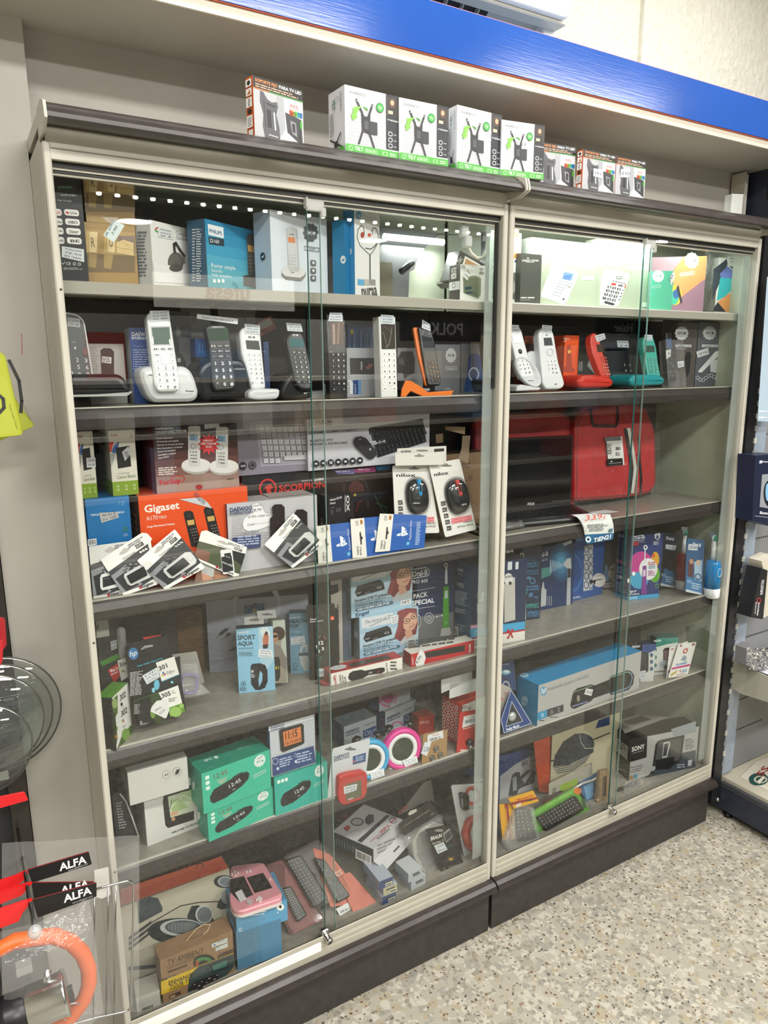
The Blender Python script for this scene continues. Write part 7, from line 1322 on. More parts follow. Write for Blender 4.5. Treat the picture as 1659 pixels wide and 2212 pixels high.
def clockbox(i,top=1,n=3,logo=1):
    i.unit()
    if logo:[i.r(5+(0 if n==3 and top else k_*7),9+(k_*13 if top else 0),10.5+(0 if top else k_*7),18+(k_*13 if top else 0),'d9ece6',.002)for k_ in range(n)]
    if top:i.t('12:45',17,24,36,22,'7a5a48',h=12,b=0).q([(20,30),(36,28),(32,40),(25,42)],'8fb49a')
    i.q([(10,62),(16,48),(52,34),(64,34),(68,42),(66,54),(58,64),(30,80),(14,82),(10,74)],'1f2122').q([(22,60),(30,50),(58,38),(66,42),(66,54),(56,66),(32,80),(22,76)],'17181a').t('12:45',38,60,55,53,'e3e6e6',h=9).t('SPC',42,69,47,67,'b0b4b4',h=3,b=1).q([(42,35),(54,31),(60,33),(46,38)],'34383a')
    a=[(84+8.6*(1+.05*math.cos(12*t))*math.cos(t),19+15*(1+.05*math.cos(12*t))*math.sin(t))for t in[k_*math.pi/30 for k_ in range(60)]];i.q(a,'d9e4e2').t('SPC',79,24,85.5,23,'6a9a90',h=6,b=1).e(88,21.5,1.5,2.4,'4aa090').t('24,95',80,15,88,13,'4a5a60',h=5,it=.2).ln([(74,50),(92,46),(92,53),(74,57)],.8,'c0e0d8',True).t('FRUIT MAX',76,54,90,51,'c0e0d8',h=3).unit(False)
    i.flush()
TQ='turquoise clock radio cartons'
lo=fb('clock_radio_carton','turquoise clock radio carton lying under its twin','box',(750,945),(1224,745),(730,730),Z5,(632,668),group=TQ).carton('35b294','2f9c84','23907a');clockbox(lo)
hi=fy('clock_radio_carton','turquoise clock radio carton on top, its dark green lid lettered','box',(712,738),(1205,545),(700,445),lo.O.y-.004,(590,335),yaw=math.degrees(math.atan2(lo.u.y,lo.u.x)),z=zt(lo),group=TQ).carton('37b496','2f9c84','1f8a72');clockbox(hi)
hi.face('T').t('SPC',722,362,778,342,'d0e8e0',h=18,b=1).e(802,327,17,10,'d0e8e0').t('A SMART',950,270,1010,248,'6fc0aa',h=12,b=1).t('GENERATION',955,280,1050,246,'6fc0aa',h=10,b=1).face('L').e(640,532,12,30,'d9ece6').face('F').flush();lo.face('L').e(678,752,12,30,'d9ece6').face('F').flush()
i=fb('clock_radio_carton','turquoise clock radio carton by itself under the alarm clock carton','box',(1238,755),(1620,622),(1215,480),Z5,.06,group=TQ).carton('2fa99a','2a9484','23907a');clockbox(i,0);ck=i
i=fy('alarm_clock_carton','white gridded carton picturing a black alarm clock with an orange display','box',(1206,462),(1530,352),(1184,100),ck.O.y+.006,(1135,108),yaw=math.degrees(math.atan2(ck.u.y,ck.u.x)),z=zt(ck),group='alarm clock cartons').carton('c4c8d0','34558c')
for k_ in range(22):i.ln([(1190,110+k_*14),(1520,10+k_*14)],.8,'aab0bc').ln([(1195+k_*15,100-k_*4.4),(1210+k_*15,440-k_*4.6)],.8,'aab0bc')
i.q([(1183,98),(1508,8),(1510,40),(1184,132)],'ccd0d8').t('DAEWOO',1200,120,1298,94,'2c3c6c',h=22,b=1).t('INTERNATIONAL',1200,134,1300,106,'2c3c6c',h=9,b=1).q([(1260,125),(1275,115),(1425,73),(1440,85),(1445,215),(1430,228),(1290,285),(1272,272)],'232120').q([(1288,138),(1418,98),(1424,205),(1298,245)],'d07a44').t('11:15',1308,196,1396,166,'2a1a14',h=52,b=1).t('15-10 25.3',1308,232,1416,196,'2a1a14',h=18,b=1).q([(1210,325),(1512,238),(1528,358),(1214,460)],'2c4478').fz(1262,330,1360,400,4,'a9b8d6',-26).fz(1390,290,1505,370,4,'a9b8d6',-30).e(1232,352,22,24,'c9d2e4',.85).e(1380,306,10,14,'c9d2e4',.8).e(1250,404,9,12,'c9d2e4').e(1382,352,9,11,'c9d2e4').flush()
i=card('earphone_blister','black curved blister pack half hidden at the far left of the fifth shelf','pack',((40,590),(130,575),(235,900),(70,925)),.09,'202225',4,Z5,.03,rnd=.008);i.fz(20,20,60,80,10,'8a8c90').warp().flush();b=MB();P=[i.L2(p)for p in((95,585),(140,640),(185,760),(232,900))];b.tube([(x,-.004,z)for x,z in P],.0018,M('b9bcbe',.3),6);i.part('clear_rim',b)
K(660,1340,3.607)
GA='alarm clock cartons'
def dw(i,s=1):
    i.unit()
    for k_ in range(16):i.ln([(2,4+k_*6),(98,4+k_*6)],.5,'a9b4c0').ln([(3+k_*6.2,2),(3+k_*6.2,98)],.35,'a9b4c0')
    i.t('DAEWOO',5,34,46,34,'2c3c6c',h=12,b=1).t('INTERNATIONAL',5,44,48,44,'2c3c6c',h=6,b=1).q([(58,44),(98,40),(98,86),(58,88)],'2f4c86').e(68,60,6,11,'c9d2e4',.8).fz(74,52,97,84,4,'a9b8d6').t('Despertador',62,26,96,26,'6a7486',h=8).unit(False).flush()
i=fb('alarm_clock_carton','dotted white and blue alarm clock carton picturing a blue-ringed clock, left of its twin','box',(302,1010),(552,920),(292,832),Z5,.06,group=GA).carton('bcc3c6','3a5c86','7a8488');dw(i);i.face('L').e(248,900,20,40,'6f8fb4',.75).face('T').e(325,760,50,24,'5a8aa0',.7).face('F').flush()
i=fb('alarm_clock_carton','dotted alarm clock carton picturing a pink-ringed clock, lower of two','box',(622,905),(860,800),(608,722),Z5,.06,group=GA).carton('bcc3c6','3a5c86','9aa2a6');dw(i);i.e(715,830,48,46,'c85a94',.78);i.face('L').e(598,800,16,36,'c86a9c',.75).face('F').flush();l2=i
i=fy('alarm_clock_carton','dotted alarm clock carton with a pink display dial, stacked on its twin','box',(575,722),(815,625),(565,560),l2.O.y+.01,.06,yaw=math.degrees(math.atan2(l2.u.y,l2.u.x)),z=zt(l2),group=GA);i.h=.065;i.carton('bcc3c6','3a5c86','9aa2a6')
i.e(640,600,74,78,'cf6a9e',.82).e(640,600,58,60,'a9acb0',.78).e(640,600,45,47,'c04a88').t('10:58',605,612,675,594,'5a1c3c',h=32,b=1).e(690,675,30,30,'d0d2d4').fz(735,540,810,640,8,'a9b4c0',-20).flush()
for lab,cx,cy,rx,ry,colr,Y,tg in(('round white alarm clock with a bright pink ring, twin bells and ball feet',755,1003,138,148,'d83f92',.072,(((748,1082),(858,1050),(866,1098),(770,1136)),('Daewoo','14,90','DCD 33'))),('round white alarm clock with a sky blue ring, half hidden by the red timer pack',505,1085,132,150,'3fa0cf',.068,(((498,1180),(600,1145),(608,1200),(505,1235)),('Daewoo','14,90','DCD 23')))):
    O=atY((cx,cy),Y);r_=((atY((cx+rx,cy),Y)-O).length+(atY((cx,cy-ry),Y)-O).length)/2;i=Item('alarm_clock',lab,'clock',O,V((1,-.12,0)),leanv(V((1,-.12,0)),6),.1,.1,.04,'ringed alarm clocks')
    b=MB();b.lathe([(.001,0),(r_*.55,0)],(0,-.0006,0),(0,-1,0),M('565f4c',.15,coat=.5),32,False);i.part('display',b)
    b=MB();b.lathe([(r_*.55,0),(r_*.56,.003),(r_*.74,.004),(r_*.76,.002)],(0,0,0),(0,-1,0),M('dfe1e2',.3),32,True,False);i.part('inner_ring',b)
    b=MB();b.lathe([(r_*.76,.002),(r_*.80,.006),(r_*.93,.006),(r_,0),(r_*.99,-.012)],(0,0,0),(0,-1,0),M(colr,.3),32,True,False);i.part('coloured_ring',b)
    b=MB();b.lathe([(r_*.55,-.001),(r_*.97,-.001),(r_*.97,-.02),(r_*.8,-.036),(r_*.3,-.04),(.001,-.04)],(0,0,0),(0,-1,0),M('d0d2d4',.3),28);i.part('housing',b)
    for sx in(-.55,.55):
        b=MB();b.lathe([(.001,-r_*.22),(r_*.15,-r_*.17),(r_*.22,0),(r_*.15,r_*.17),(.001,r_*.22)],(r_*sx,.012,-r_*.93),(0,0,1),M('dfe1e2',.3),14);i.part('foot',b)
        b=MB();b.lathe([(.001,r_*.16),(r_*.16,r_*.12),(r_*.26,0),(r_*.05,-r_*.02),(r_*.05,-r_*.16)],(r_*sx,.016,r_*1.0),(sx,0,1.1),M('4a4a4c',.2,.8),14);i.part('bell',b)
    i.tag(*tg,off=.007)
K(660,1340,3.607)
i=card('kitchen_timer_pack','red square kitchen timer on a dotted white blister card','timer',((212,1000),(505,918),(462,1290),(165,1408)),.046,'c4c8cb',5,None,rnd=.004);i.warp().e(350,1004,46,10,'6a6e72').e(346,996,14,12,'6a6e72').t('DAEWOO',222,1088,342,1052,'2c3c5c',h=26,b=1).t('INTERNATIONAL',220,1104,344,1066,'2c3c5c',h=11,b=1).q([(368,1060),(470,1030),(468,1100),(368,1126)],'2f4a7c').fz(390,1060,460,1100,4,'a9b8d6',-14).e(378,1100,7,9,'c04a44')
for r_ in range(14):i.ln([(228-r_*3,1130+r_*16),(480-r_*3,1060+r_*16)],1,'b0b4b8')
i.flush();b=MB();P=roundpoly([i.L2(p)for p in((238,1200),(300,1178),(430,1155),(462,1180),(458,1330),(430,1372),(290,1424),(250,1412),(232,1370))],.008,4);b.slab(P,-.016,0,M('b83a34',.3),.005,False,3);i.part('timer_body',b)
b=MB();b.slab([i.L2(p)for p in((292,1258),(412,1225),(412,1352),(292,1390))],-.0166,-.015,M('62614c',.15),.0003);i.part('display',b);i.tag(((272,1275),(378,1252),(372,1302),(278,1332)),('Daewoo','7,95'),'d0d3d6',off=.0172);i.face('F',.0165).q([(328,1390),(370,1378),(370,1390),(330,1402)],'d0a8a4').face('F').flush('stripe')
b=MB();b.slab(inset(P,-.004),-.019,0,clear('blister'),.006);i.part('blister',b)
i=card('sensor_card','brown card with three round metal buttons, bar code label and price slip','pack',((918,885),(1108,850),(1098,1080),(905,1122)),.05,'9a7a54',7,None,rnd=.003);i.warp().q([(950,895),(1070,858),(1074,915),(950,955)],'d3d5d6');i.bar(((960,918),(1062,895),(1064,925),(962,950)),bg=None);i.t('Fersay',990,905,1042,890,'b03a3c',h=14).flush()
for x,y in((1016,1000),(985,1072),(1050,1048)):
    c_=i.L((x,y));b=MB();b.lathe([(.0086,0),(.0088,.003),(.007,.0045),(.0066,.0035),(.003,.004),(.001,.0042)],(c_.x,0,c_.z),(0,-1,0),M('8a8780',.25,.9),18);i.part('metal_button',b)
i.tag(((925,950),(982,940),(945,1056),(898,1038)),('12,90',),'cdd2d6')
i=fb('small_red_carton','small red carton behind the pink clock','box',(880,900),(1000,865),(860,770),Z5,.04).carton('a8362c','8c2c24','b04436');i.fz(890,785,970,810,2,'d0a8a0',-6).flush()
i=fb('grey_price_card','grey hang card lettered in white, leaning aslant behind the small red carton','pack',(870,830),(1010,800),(848,640),Z5,.004,lean=10).carton('7a7874');i.q([(940,690),(1015,720),(1010,800),(935,770)],'9b9894').fz(860,660,935,760,5,'4a4846',20).flush()
i=fb('alarm_pendant_carton','tall red carton with rows of round icons and white hang tabs','box',(1215,985),(1400,900),(1212,668),Z5,(1058,602)).carton('cfc8c4','b5322a','c03a2c')
i.t('SOS',1218,692,1255,682,'1c1c1c',h=22,b=1).e(1276,684,9,11,'4a4a4a',.6).fz(1225,700,1380,860,9,'8a8a88').face('L')
for r_ in range(6):
    for k_ in range(4):i.e(1080+k_*32,634+r_*46+k_*16,13,20,'e0c8c4').e(1080+k_*32,634+r_*46+k_*16,8,12,'8a3a34')
i.face('F').flush();tab(i,((1125,500),(1340,448),(1335,548),(1122,612)),'c4c4c4');tab(i,((1058,462),(1205,398),(1300,385),(1300,460),(1060,570)),'b4b4b4')
i=card('alarm_button_pack','red blister pack with a black knob and a bar code label','pack',((1200,722),(1352,690),(1330,990),(1175,1042)),.048,'ac2c26',6,None,rnd=.003);i.warp().q([(1232,750),(1342,722),(1338,802),(1220,838)],'d0d2d3');i.bar(((1238,775),(1332,755),(1330,790),(1234,815)),bg=None);i.t('Fersay',1262,768,1310,756,'b03a3c',h=13).t('Repuesto',1228,852,1316,828,'e6e0dc',h=12).fz(1205,1000,1260,1025,1,'d9b0ac').flush()
c_=i.L((1272,950));b=MB();b.lathe([(.001,.012),(.009,.011),(.0105,.006),(.0105,0)],(c_.x,0,c_.z),(0,-1,0),M('1c1a1a',.35),20);i.part('knob',b);b=MB();b.lathe([(.006,0),(.006,.016)],(c_.x,-.006,c_.z-.022),(0,0,1),M('8a8884',.25,.8),14);i.part('metal_shaft',b)
# ---- fifth shelf, right case
K(1060,1330,3.318)
i=fb('speaker_carton','long sky blue and white carton picturing a black light-edged sound bar','box',(332,795),(1062,520),(336,503),Z5,(190,425)).carton('a9a9a8','1f86b8','2a8abc')
i.e(376,540,23,33,'4a90b4').t('hp',358,560,394,546,'w',h=38,it=.25).t('Multimedia Speaker DHE-6002',408,540,702,440,'70747a',h=22).q([(570,640),(590,545),(620,520),(720,492),(745,500),(850,458),(860,435),(980,390),(1010,400),(1028,430),(1020,490),(990,530),(865,568),(850,552),(735,592),(720,612),(600,668),(578,662)],'151617')
i.ln([(588,560),(600,545),(725,502)],4,'8aa07c').ln([(862,442),(980,402),(1004,412)],5,'7fa88c').ln([(1004,412),(1014,440),(1000,500),(985,515),(865,556)],5,'7f9cc0').ln([(585,650),(692,615)],5,'7f8cc8').e(627,592,11,24,'8a8478').e(778,528,22,34,'1f2022').e(950,465,26,42,'2b2a2c')
i.q([(335,695),(403,672),(403,725),(335,752)],'2f8cb8').q([(403,672),(520,635),(520,685),(403,725)],'3a3a3c').e(370,712,9,13,'b9d6e4',.6).e(436,690,9,13,'9a9a9c',.6).e(487,672,8,16,'9a9a9c',.6).fz(350,745,390,755,1).fz(420,722,500,730,1).flush();i.tag(((682,520),(732,528),(720,574),(668,562)),('39.90',),'d0d2d3')
i.face('T').e(240,428,32,16,'9fc4d8').t('hp',222,436,260,424,'2a8abc',h=16).t('Multimedia Speaker DHE-6002',275,424,572,328,'7fb8d4',h=14).face('L').e(243,610,25,34,'9fc4d8').t('hp',226,620,262,632,'1f86b8',h=32,it=.25).face('F').flush()
i=fb('mobile_phone_carton','navy-topped white carton with a black telephone in its window','box',(1070,475),(1165,468),(985,215),Z5,.035,group='window cartons');i.carton('c0c2bf','1b2c54','1d2438');i.unit().q([(0,0),(100,0),(100,16),(60,22),(0,26)],'26407c').unit(False);i.t('IBIZART',1014,230,1072,226,'dfe3ea',h=14,b=1).q([(1066,265),(1120,258),(1132,270),(1130,395),(1110,412),(1066,410)],'222426').q([(1066,275),(1118,268),(1118,350),(1066,358)],'33383a')
for y in(282,330,380):i.e(1152,y,12,15,'3f5a7c')
i.flush();i.tag(((1066,400),(1110,390),(1112,440),(1066,448)),('24,90€','493'),'c9cdd0')
i=fb('mobile_phone_carton','green-topped white carton with a dark red telephone in its window','box',(1168,425),(1325,415),(1160,165),Z5,.04,group='window cartons').carton('c3c6c2','1c4a44','1f4f48');i.unit().q([(0,0),(100,0),(100,14),(50,17),(0,24)],'1f7a6c').unit(False).t('THORN',1168,190,1222,184,'dfe9e4',h=14,b=1).q([(1236,245),(1250,230),(1290,228),(1290,380),(1250,385),(1238,370)],'3a1c24').q([(1245,250),(1290,246),(1290,310),(1246,314)],'8a6a78').t('sunstech',1172,406,1252,402,'2a3a38',h=13,b=1)
for y in(243,298,355):i.e(1180,y,11,14,'3a7a6c')
i.flush();i.tag(((1205,330),(1265,314),(1268,350),(1208,366)),('27,90€','498'),'aab6c0')
for k_,(lab,q)in enumerate((('white warranty card behind its twin, its edge showing on the left',((1282,232),(1415,180),(1395,425),(1258,468))),('white warranty card with red emblem and magenta stripe leaning at the shelf edge',((1348,200),(1476,188),(1412,425),(1272,448))))):
    i=card('warranty_card',lab,'card',q,.062-k_*.008,'d6d5d0',10,None,rnd=.004,group='warranty cards');i.e(50,24,13,8,'b03a2c',.55).q([(38,50),(50,36),(68,44),(66,56)],'8a9aa4').t('Garantia3',20,66,78,63,'2f7ab0',h=7,b=1).q([(3,70),(97,66),(97,72),(3,76)],'b03a7c').q([(8,88),(36,80),(38,86),(10,96)],'b09a2c').r(48,80,58,88,'b03a2c').fz(62,80,92,90,2,'2f7ab0').fz(40,92,85,96,1,'a05a3c').r(8,4,22,9,'a05a54').r(76,4,92,9,'a05a54').warp().flush()
i=card('hazard_light_pack','blue triangular warning light pack with white edging and a round lamp','lamp',((146,528),(146,528.5),(300,776),(90,850)),.052,'1f3f7c',6,None,rnd=.002,poly=((146,528),(300,776),(92,850),(68,745)));i.warp().ln([(146,532),(292,772),(96,840),(76,745),(146,532)],3,'c9d2de').q([(150,615),(230,755),(108,795)],'262a30').ln([(150,615),(230,755),(108,795),(150,615)],3,'c9d2de').t('help·flash',112,826,204,796,'e3e8ee',h=20,b=1).flush()
c_=i.L((152,722));b=MB();b.lathe([(.0135,0),(.014,.002),(.011,.006),(.004,.009),(.001,.0095)],(c_.x,0,c_.z),(0,-1,0),M('c0c4c2',.15,.3),20);i.part('lamp_lens',b)
i=card('hazard_light_box','grey carton with orange dot behind the triangular light pack','box',((70,485),(148,520),(100,700),(62,770)),.07,'a9a49c',4,None,.03);i.warp().t('flash',90,560,122,565,'c0502c',h=16).e(82,598,6,8,'c0502c').flush()
i=card('headlamp_pack','clear domed blister pack with a chrome headlamp and blue card, beside the middle post','pack',((60,320),(165,318),(188,545),(60,500)),.09,'2a3c66',4,Z5+.05,.03,rnd=.012);i.warp();i.e(108,405,34,18,'7fb4cc').e(115,400,20,10,'d6eef4').ln([(75,440),(120,460),(130,500)],5,'16181a').e(110,500,26,34,'a9a9a6',.7).t('energizer',80,352,132,350,'c4cce0',h=10).flush()
# ================================================================ deck (Z 0.212)
ZD=0.2122
K(1050,1540,3.13)
i=fb('phone_carton','blue and white phone carton with a pasted letter strip, beside the middle post','box',(60,600),(352,500),(40,395),ZD,.07);i.h=.19;i.w=(onplane((360,250),i.O,i.n)-i.O).dot(i.u);i.h=(onplane((360,262),i.O,i.n)-i.O).dot(i.v);i.carton('b0b2b6','26345c','1f2e5a')
i.q([(30,480),(200,345),(360,262),(355,225),(20,310)],'243a72').q([(235,330),(345,296),(346,336),(236,364)],'b9bcbe').t('EG   -K',242,358,340,328,'1a1a1c',h=26,b=1).q([(160,500),(175,420),(200,400),(230,400),(228,480),(205,560),(150,560)],'35373c').q([(230,430),(280,385),(320,375),(335,400),(330,470),(250,500),(215,520)],'3a3c40').q([(240,450),(290,400),(312,395),(260,480)],'9ca2a8').q([(178,440),(205,425),(208,520),(182,530)],'8f979c').flush()
i=fb('speaker_set_carton','cream and orange speaker set carton picturing a dark ribbed dome speaker','box',(430,545),(880,380),(432,145),ZD,.09,group='cream and orange speaker set cartons');i.h=min(i.h,.315);i.carton('b9b195','a83c1c','9a8f78')
i.q([(450,365),(465,290),(520,195),(600,142),(660,138),(715,165),(732,205),(725,265),(690,290),(560,350)],'242c36').e(675,190,40,46,'343e4a').ln([(632,150),(640,195),(670,240),(728,238)],5,'9a9a90').ln([(715,185),(835,135)],6,'24282c').ln([(440,325),(460,320)],8,'24282c')
for k_ in range(4):i.ln([(455+k_*8,372+k_*12),(580,350+k_*12),(700-k_*10,292+k_*14)],5,'3a4450')
i.q([(740,105),(760,50),(835,20),(835,80)],'2c3c64').q([(432,480),(718,335),(718,420),(620,480),(436,545)],'a39c88').flush();i.face('L');i.face('F')
b=MB();q_=[i.L2(p)for p in((322,190),(432,150),(428,545),(358,530))];b.slab(q_,0,.004,M('b23c18',.5));i.part('orange_panel',b)
i=fb('speaker_dock_carton','black and white carton picturing a phone docking speaker, at the right end of the deck','box',(966,462),(1416,366),(968,182),ZD,(868,130)).carton('a3a4a2','201d1b','24211e')
i.q([(968,182),(1090,152),(1085,300),(968,335)],'1c1a18').q([(1100,420),(1240,290),(1418,250),(1416,366),(966,462)],'3c444e').q([(1250,110),(1418,55),(1418,130),(1270,160)],'8a9296').fz(1345,175,1410,250,6,'5a6066',-8).t('SONY',985,262,1072,238,'e3e0da',h=28,b=1).t('make.believe',988,276,1066,256,'b9b4ac',h=8).q([(1145,215),(1160,190),(1180,182),(1342,148),(1320,310),(1300,340),(1240,352),(1125,360)],'232324').q([(1160,205),(1325,165),(1305,320),(1140,350)],'4a4a4a').q([(1200,200),(1238,192),(1245,205),(1222,300),(1190,305)],'b9babb').q([(1204,210),(1236,202),(1218,290),(1194,295)],'3a3c40').q([(1145,318),(1270,295),(1275,345),(1240,378),(1145,385)],'141414').q([(1118,392),(1142,398),(1110,445),(1080,448)],'2a2a2c')
i.t('Station d accueil',974,375,1052,358,'3a3a3a',h=12).t('à enceintes pour',974,391,1054,374,'3a3a3a',h=12).t('iPod et iPhone',974,407,1044,391,'3a3a3a',h=12).q([(972,425),(992,421),(992,446),(972,450)],'a8783c').q([(997,418),(1020,412),(1020,438),(997,443)],'3a88a8').r(1365,320,1388,355,'b9bcbe').fz(1290,345,1355,375,2,'a9acae',-6).face('T').q([(880,55),(1020,15),(1240,30),(1020,110),(940,142)],'8a8680').q([(920,60),(1050,20),(1120,45),(1000,78),(955,80)],'35322f').t('SONY',1320,30,1388,8,'8a8680',h=10,b=1).face('L').r(885,165,958,320,'a3a4a2').fz(892,185,950,240,4,'1c1a18',14).r(895,370,904,390,'9a9a98').r(912,372,921,394,'9a9a98').r(930,376,939,400,'9a9a98').face('F').flush()
def remote(i,q,col,nk=6,nc=3,tc='b9bcbe',th=.014):
    P=roundpoly([i.L2(p)for p in q],.006,3);b=MB();b.slab(P,-th,0,M('1f2020',.35),.003);i.part('remote_control',b);i.face('F',th+.0002);A,B_,C_,D_=[V(p)for p in q]
    for r_ in range(nk):
        for c_ in range(nc):
            u,v=(c_+.8)/(nc+.6),(r_+.8)/(nk+.8);p=A*(1-u)*(1-v)+B_*u*(1-v)+C_*u*v+D_*(1-u)*v;cc=('b03434','3a8a5a','c0a02c','3a6ab0')[c_%4]if r_==nk-2 else tc
            i.e(p.x,p.y,4,3.2,cc,n=8)
    i.face('F').flush('key_marks')
i=card('remote_control_pack','green blister pack with a black remote control lying aslant behind the right door','remote control',((262,692),(598,502),(716,680),(320,852)),.048,'5a9a34',24,ZD,.002,rnd=.006);i.warp().q([(270,700),(590,510),(605,530),(280,722)],'6fb04a').t('Todo Tv · 100% Futures',410,630,580,545,'9fc87c',h=14,b=1).e(618,528,26,24,'d8742c').q([(640,585),(665,575),(680,640),(658,650)],'33502c').flush();remote(i,((590,558),(650,650),(392,800),(332,706)),0,12,4)
b=MB();b.slab(roundpoly([i.L2(p)for p in((240,690),(600,490),(728,680),(320,862))],.008),-.02,.003,clear('blister'),.008);i.part('blister',b)
for lab,q,lk,kn in(('yellow hang card lettered in brown over a bagged black remote, furthest left',((88,620),(182,608),(202,852),(112,862)),1,((190,650),(280,640),(330,850),(205,860))),('yellow hang card lying crosswise above its twin',((148,578),(318,524),(358,598),(190,648)),0,None)):
    i=card('remote_control_bag',lab,'remote control',q,.044+.012*(1-lk),'d29a1c',12,ZD if lk else None,.001,rnd=.002,group='yellow hang card packs');i.q([(38,-1),(64,-1),(64,101),(38,101)]if lk else[(-1,40),(101,60),(101,78),(-1,66)],'8a2c24').t('CMH electronic',*((50,92,48,12)if lk else(20,48,90,46)),'c03a2c' if not lk else 'e0a83a',h=14 if lk else 20,b=1).q([(76,34),(84,38),(84,60),(76,64)]if lk else[(60,58),(80,66),(78,78),(60,72)],'3a3024').r(*((80,66,96,94)if lk else(14,70,30,92)),'c9c4b4').warp().flush()
    if kn:remote(i,kn,0,8,3);b=MB();b.slab([i.L2(p)for p in((182,640),(300,630),(345,860),(130,930),(100,860))],-.02,-.002,clear('zip_bag'),.004);i.part('clear_bag',b)
i=card('string_light_pack','blue pack in clear film with sparkling folded edge, behind the green remote pack','pack',((628,480),(770,400),(760,640),(690,650)),.085,'35608a',14,ZD,.01);i.warp().q([(660,500),(740,450),(730,560),(680,590)],'6a9ac0').flush();b=MB();rn=random.Random(8);P=[i.L2(p)for p in((560,500),(620,470),(690,440),(760,400))];b.tube([(x,-.02,z+rn.uniform(-.002,.002))for x,z in P],.0035,M('e6e6e2',.1,.6),6);i.part('foil_edge',b)
i=card('kraft_hang_pack','brown kraft hang pack standing against the overlapping panes','pack',((770,395),(832,380),(830,640),(745,650)),.06,'8a7254',6,ZD,.012);i.warp().t('Design Class',765,560,775,440,'4a3c2c',h=14).q([(790,430),(815,425),(812,560),(785,570)],'4f4234').flush()
i=card('green_tab_leaflet','pale leaflet with a lime green corner, behind the yellow hang cards','leaflet',((425,480),(718,335),(716,430),(425,560)),.10,'9a968a',10,ZD+.02,.001);i.warp().q([(498,490),(616,440),(618,490),(540,530),(500,525)],'86a02c').t('SO',468,545,472,505,'2a2a2a',h=20,b=1).ln([(660,360),(712,340),(706,415)],3,'55524a').flush()
b=MB();rn=random.Random(5);P=[]
for k_ in range(40):t=k_/39;P.append(tuple(atY((890+140*t+22*math.cos(k_*.9),545-45*t+24*math.sin(k_*.9)),.07+.01*math.sin(k_))))
b.tube([(x,y,max(z,ZD+.004))for x,y,z in P],.0016,M('1a1a1a',.4),6);o=b.build('coiled_cord');props(o,'black coiled cord in a clear bag right of the overlapping panes','cable')
b=MB();c0=atY((975,530),.06);g=[(c0.x-.045+.1*a/7,.048+.01*((a*3+c_*5)%4)/4,ZD+.001+.036*c_/4+.002*((a+c_)%3))for c_ in range(5)for a in range(8)];b.mesh(g,[(c_*8+a,c_*8+a+1,c_*8+a+9,c_*8+a+8)for c_ in range(4)for a in range(7)],clear('zip_bag'));b.build('clear_bag',o)
# ================================================================ deck, left case
K(260,1800,3.318)
A_=atY((115,1290),.12)
i=Item('speaker_set_carton','very large cream carton with a red-orange band picturing dark oval speakers','box',V((A_.x-.02,.12,ZD)),V((1,0,0)),leanv(V((1,0,0)),5),.3,.3,.06,'cream and orange speaker set cartons');q_=i.L((778,250));i.w=q_.x;i.h=min(q_.z,.318);i.carton('b5b09e','8a3a28','a0998a')
i.q([(0,400),(722,165),(775,250),(0,520)],'9c3a20').q([(60,385),(722,165),(735,185),(60,425)],'a8482e').e(555,235,62,36,'b05a40',.95).ln([(540,250),(565,215),(600,220),(580,250)],6,'3a2a24')
i.q([(120,490),(200,450),(270,465),(302,530),(300,560),(130,650)],'3a444c').ln([(135,700),(240,630),(430,520),(560,495),(700,488)],8,'262b2e').e(745,345,75,46,'232a2e').e(752,345,54,38,'a9aeb2').e(754,345,46,31,'6f777c').ln([(730,350),(760,325)],4,'3a4044').q([(690,530),(700,490),(760,415),(790,400),(790,530),(720,545)],'232a2e').e(762,455,40,52,'8a9094')
i.e(425,700,220,94,'262e30').q([(485,640),(480,590),(510,520),(560,515),(640,560),(680,640),(600,660)],'262e30').e(440,675,152,62,'b9bdb9').e(450,672,128,50,'555d60').e(600,580,62,66,'b9bdb9').e(602,582,52,56,'6a7276')
for k_ in range(9):
    i.ln([(345+k_*24,640+(k_-4)**2*1.2),(345+k_*24,706-(k_-4)**2*1.0)],2,'9ca4a4').ln([(335+abs(k_-4)*9,640+k_*8),(565-abs(k_-4)*9,640+k_*8)],2,'9ca4a4')
for k_ in range(3):i.q([(60,740+k_*38),(180,655+k_*36),(225,620+k_*34),(215,650+k_*34),(60,765+k_*38)],'32383c')
i.q([(60,955),(255,935),(255,962),(60,980)],'32363a').q([(80,1060),(215,1010),(215,1075),(80,1120)],'b0402c').t('BL.',138,1100,190,1080,'e3dcd4',h=38,b=1).flush()
i=fb('ambient_light_carton','brown kraft carton with a yellow band and a string handle, foremost on the deck','box',(308,1222),(820,992),(288,912),ZD,(250,800)).carton('8d6f52','7f6247','86694c');tv=i
i.t('TV AMBIENT',335,948,596,860,'33241c',h=38,b=0).t('LED LIGHT STRIP',337,976,562,896,'4a382c',h=20).q([(338,990),(480,938),(480,950),(340,1002)],'4a382c').q([(292,1048),(400,1010),(415,1030),(292,1062)],'4a3428').t('Indoor',340,1048,402,1026,'c9b9a8',h=14,b=1).q([(292,1062),(812,852),(814,948),(292,1158)],'c9a81c').q([(495,1015),(560,955),(812,860),(814,955),(700,1090),(480,1150)],'2f3f40').t('ENHANCE',345,1088,520,1024,'3a2c14',h=26,b=1).t('YOUR TV',348,1112,506,1060,'3a2c14',h=24,b=1).t('EXPERIENCE',350,1128,452,1092,'3a2c14',h=12,b=1)
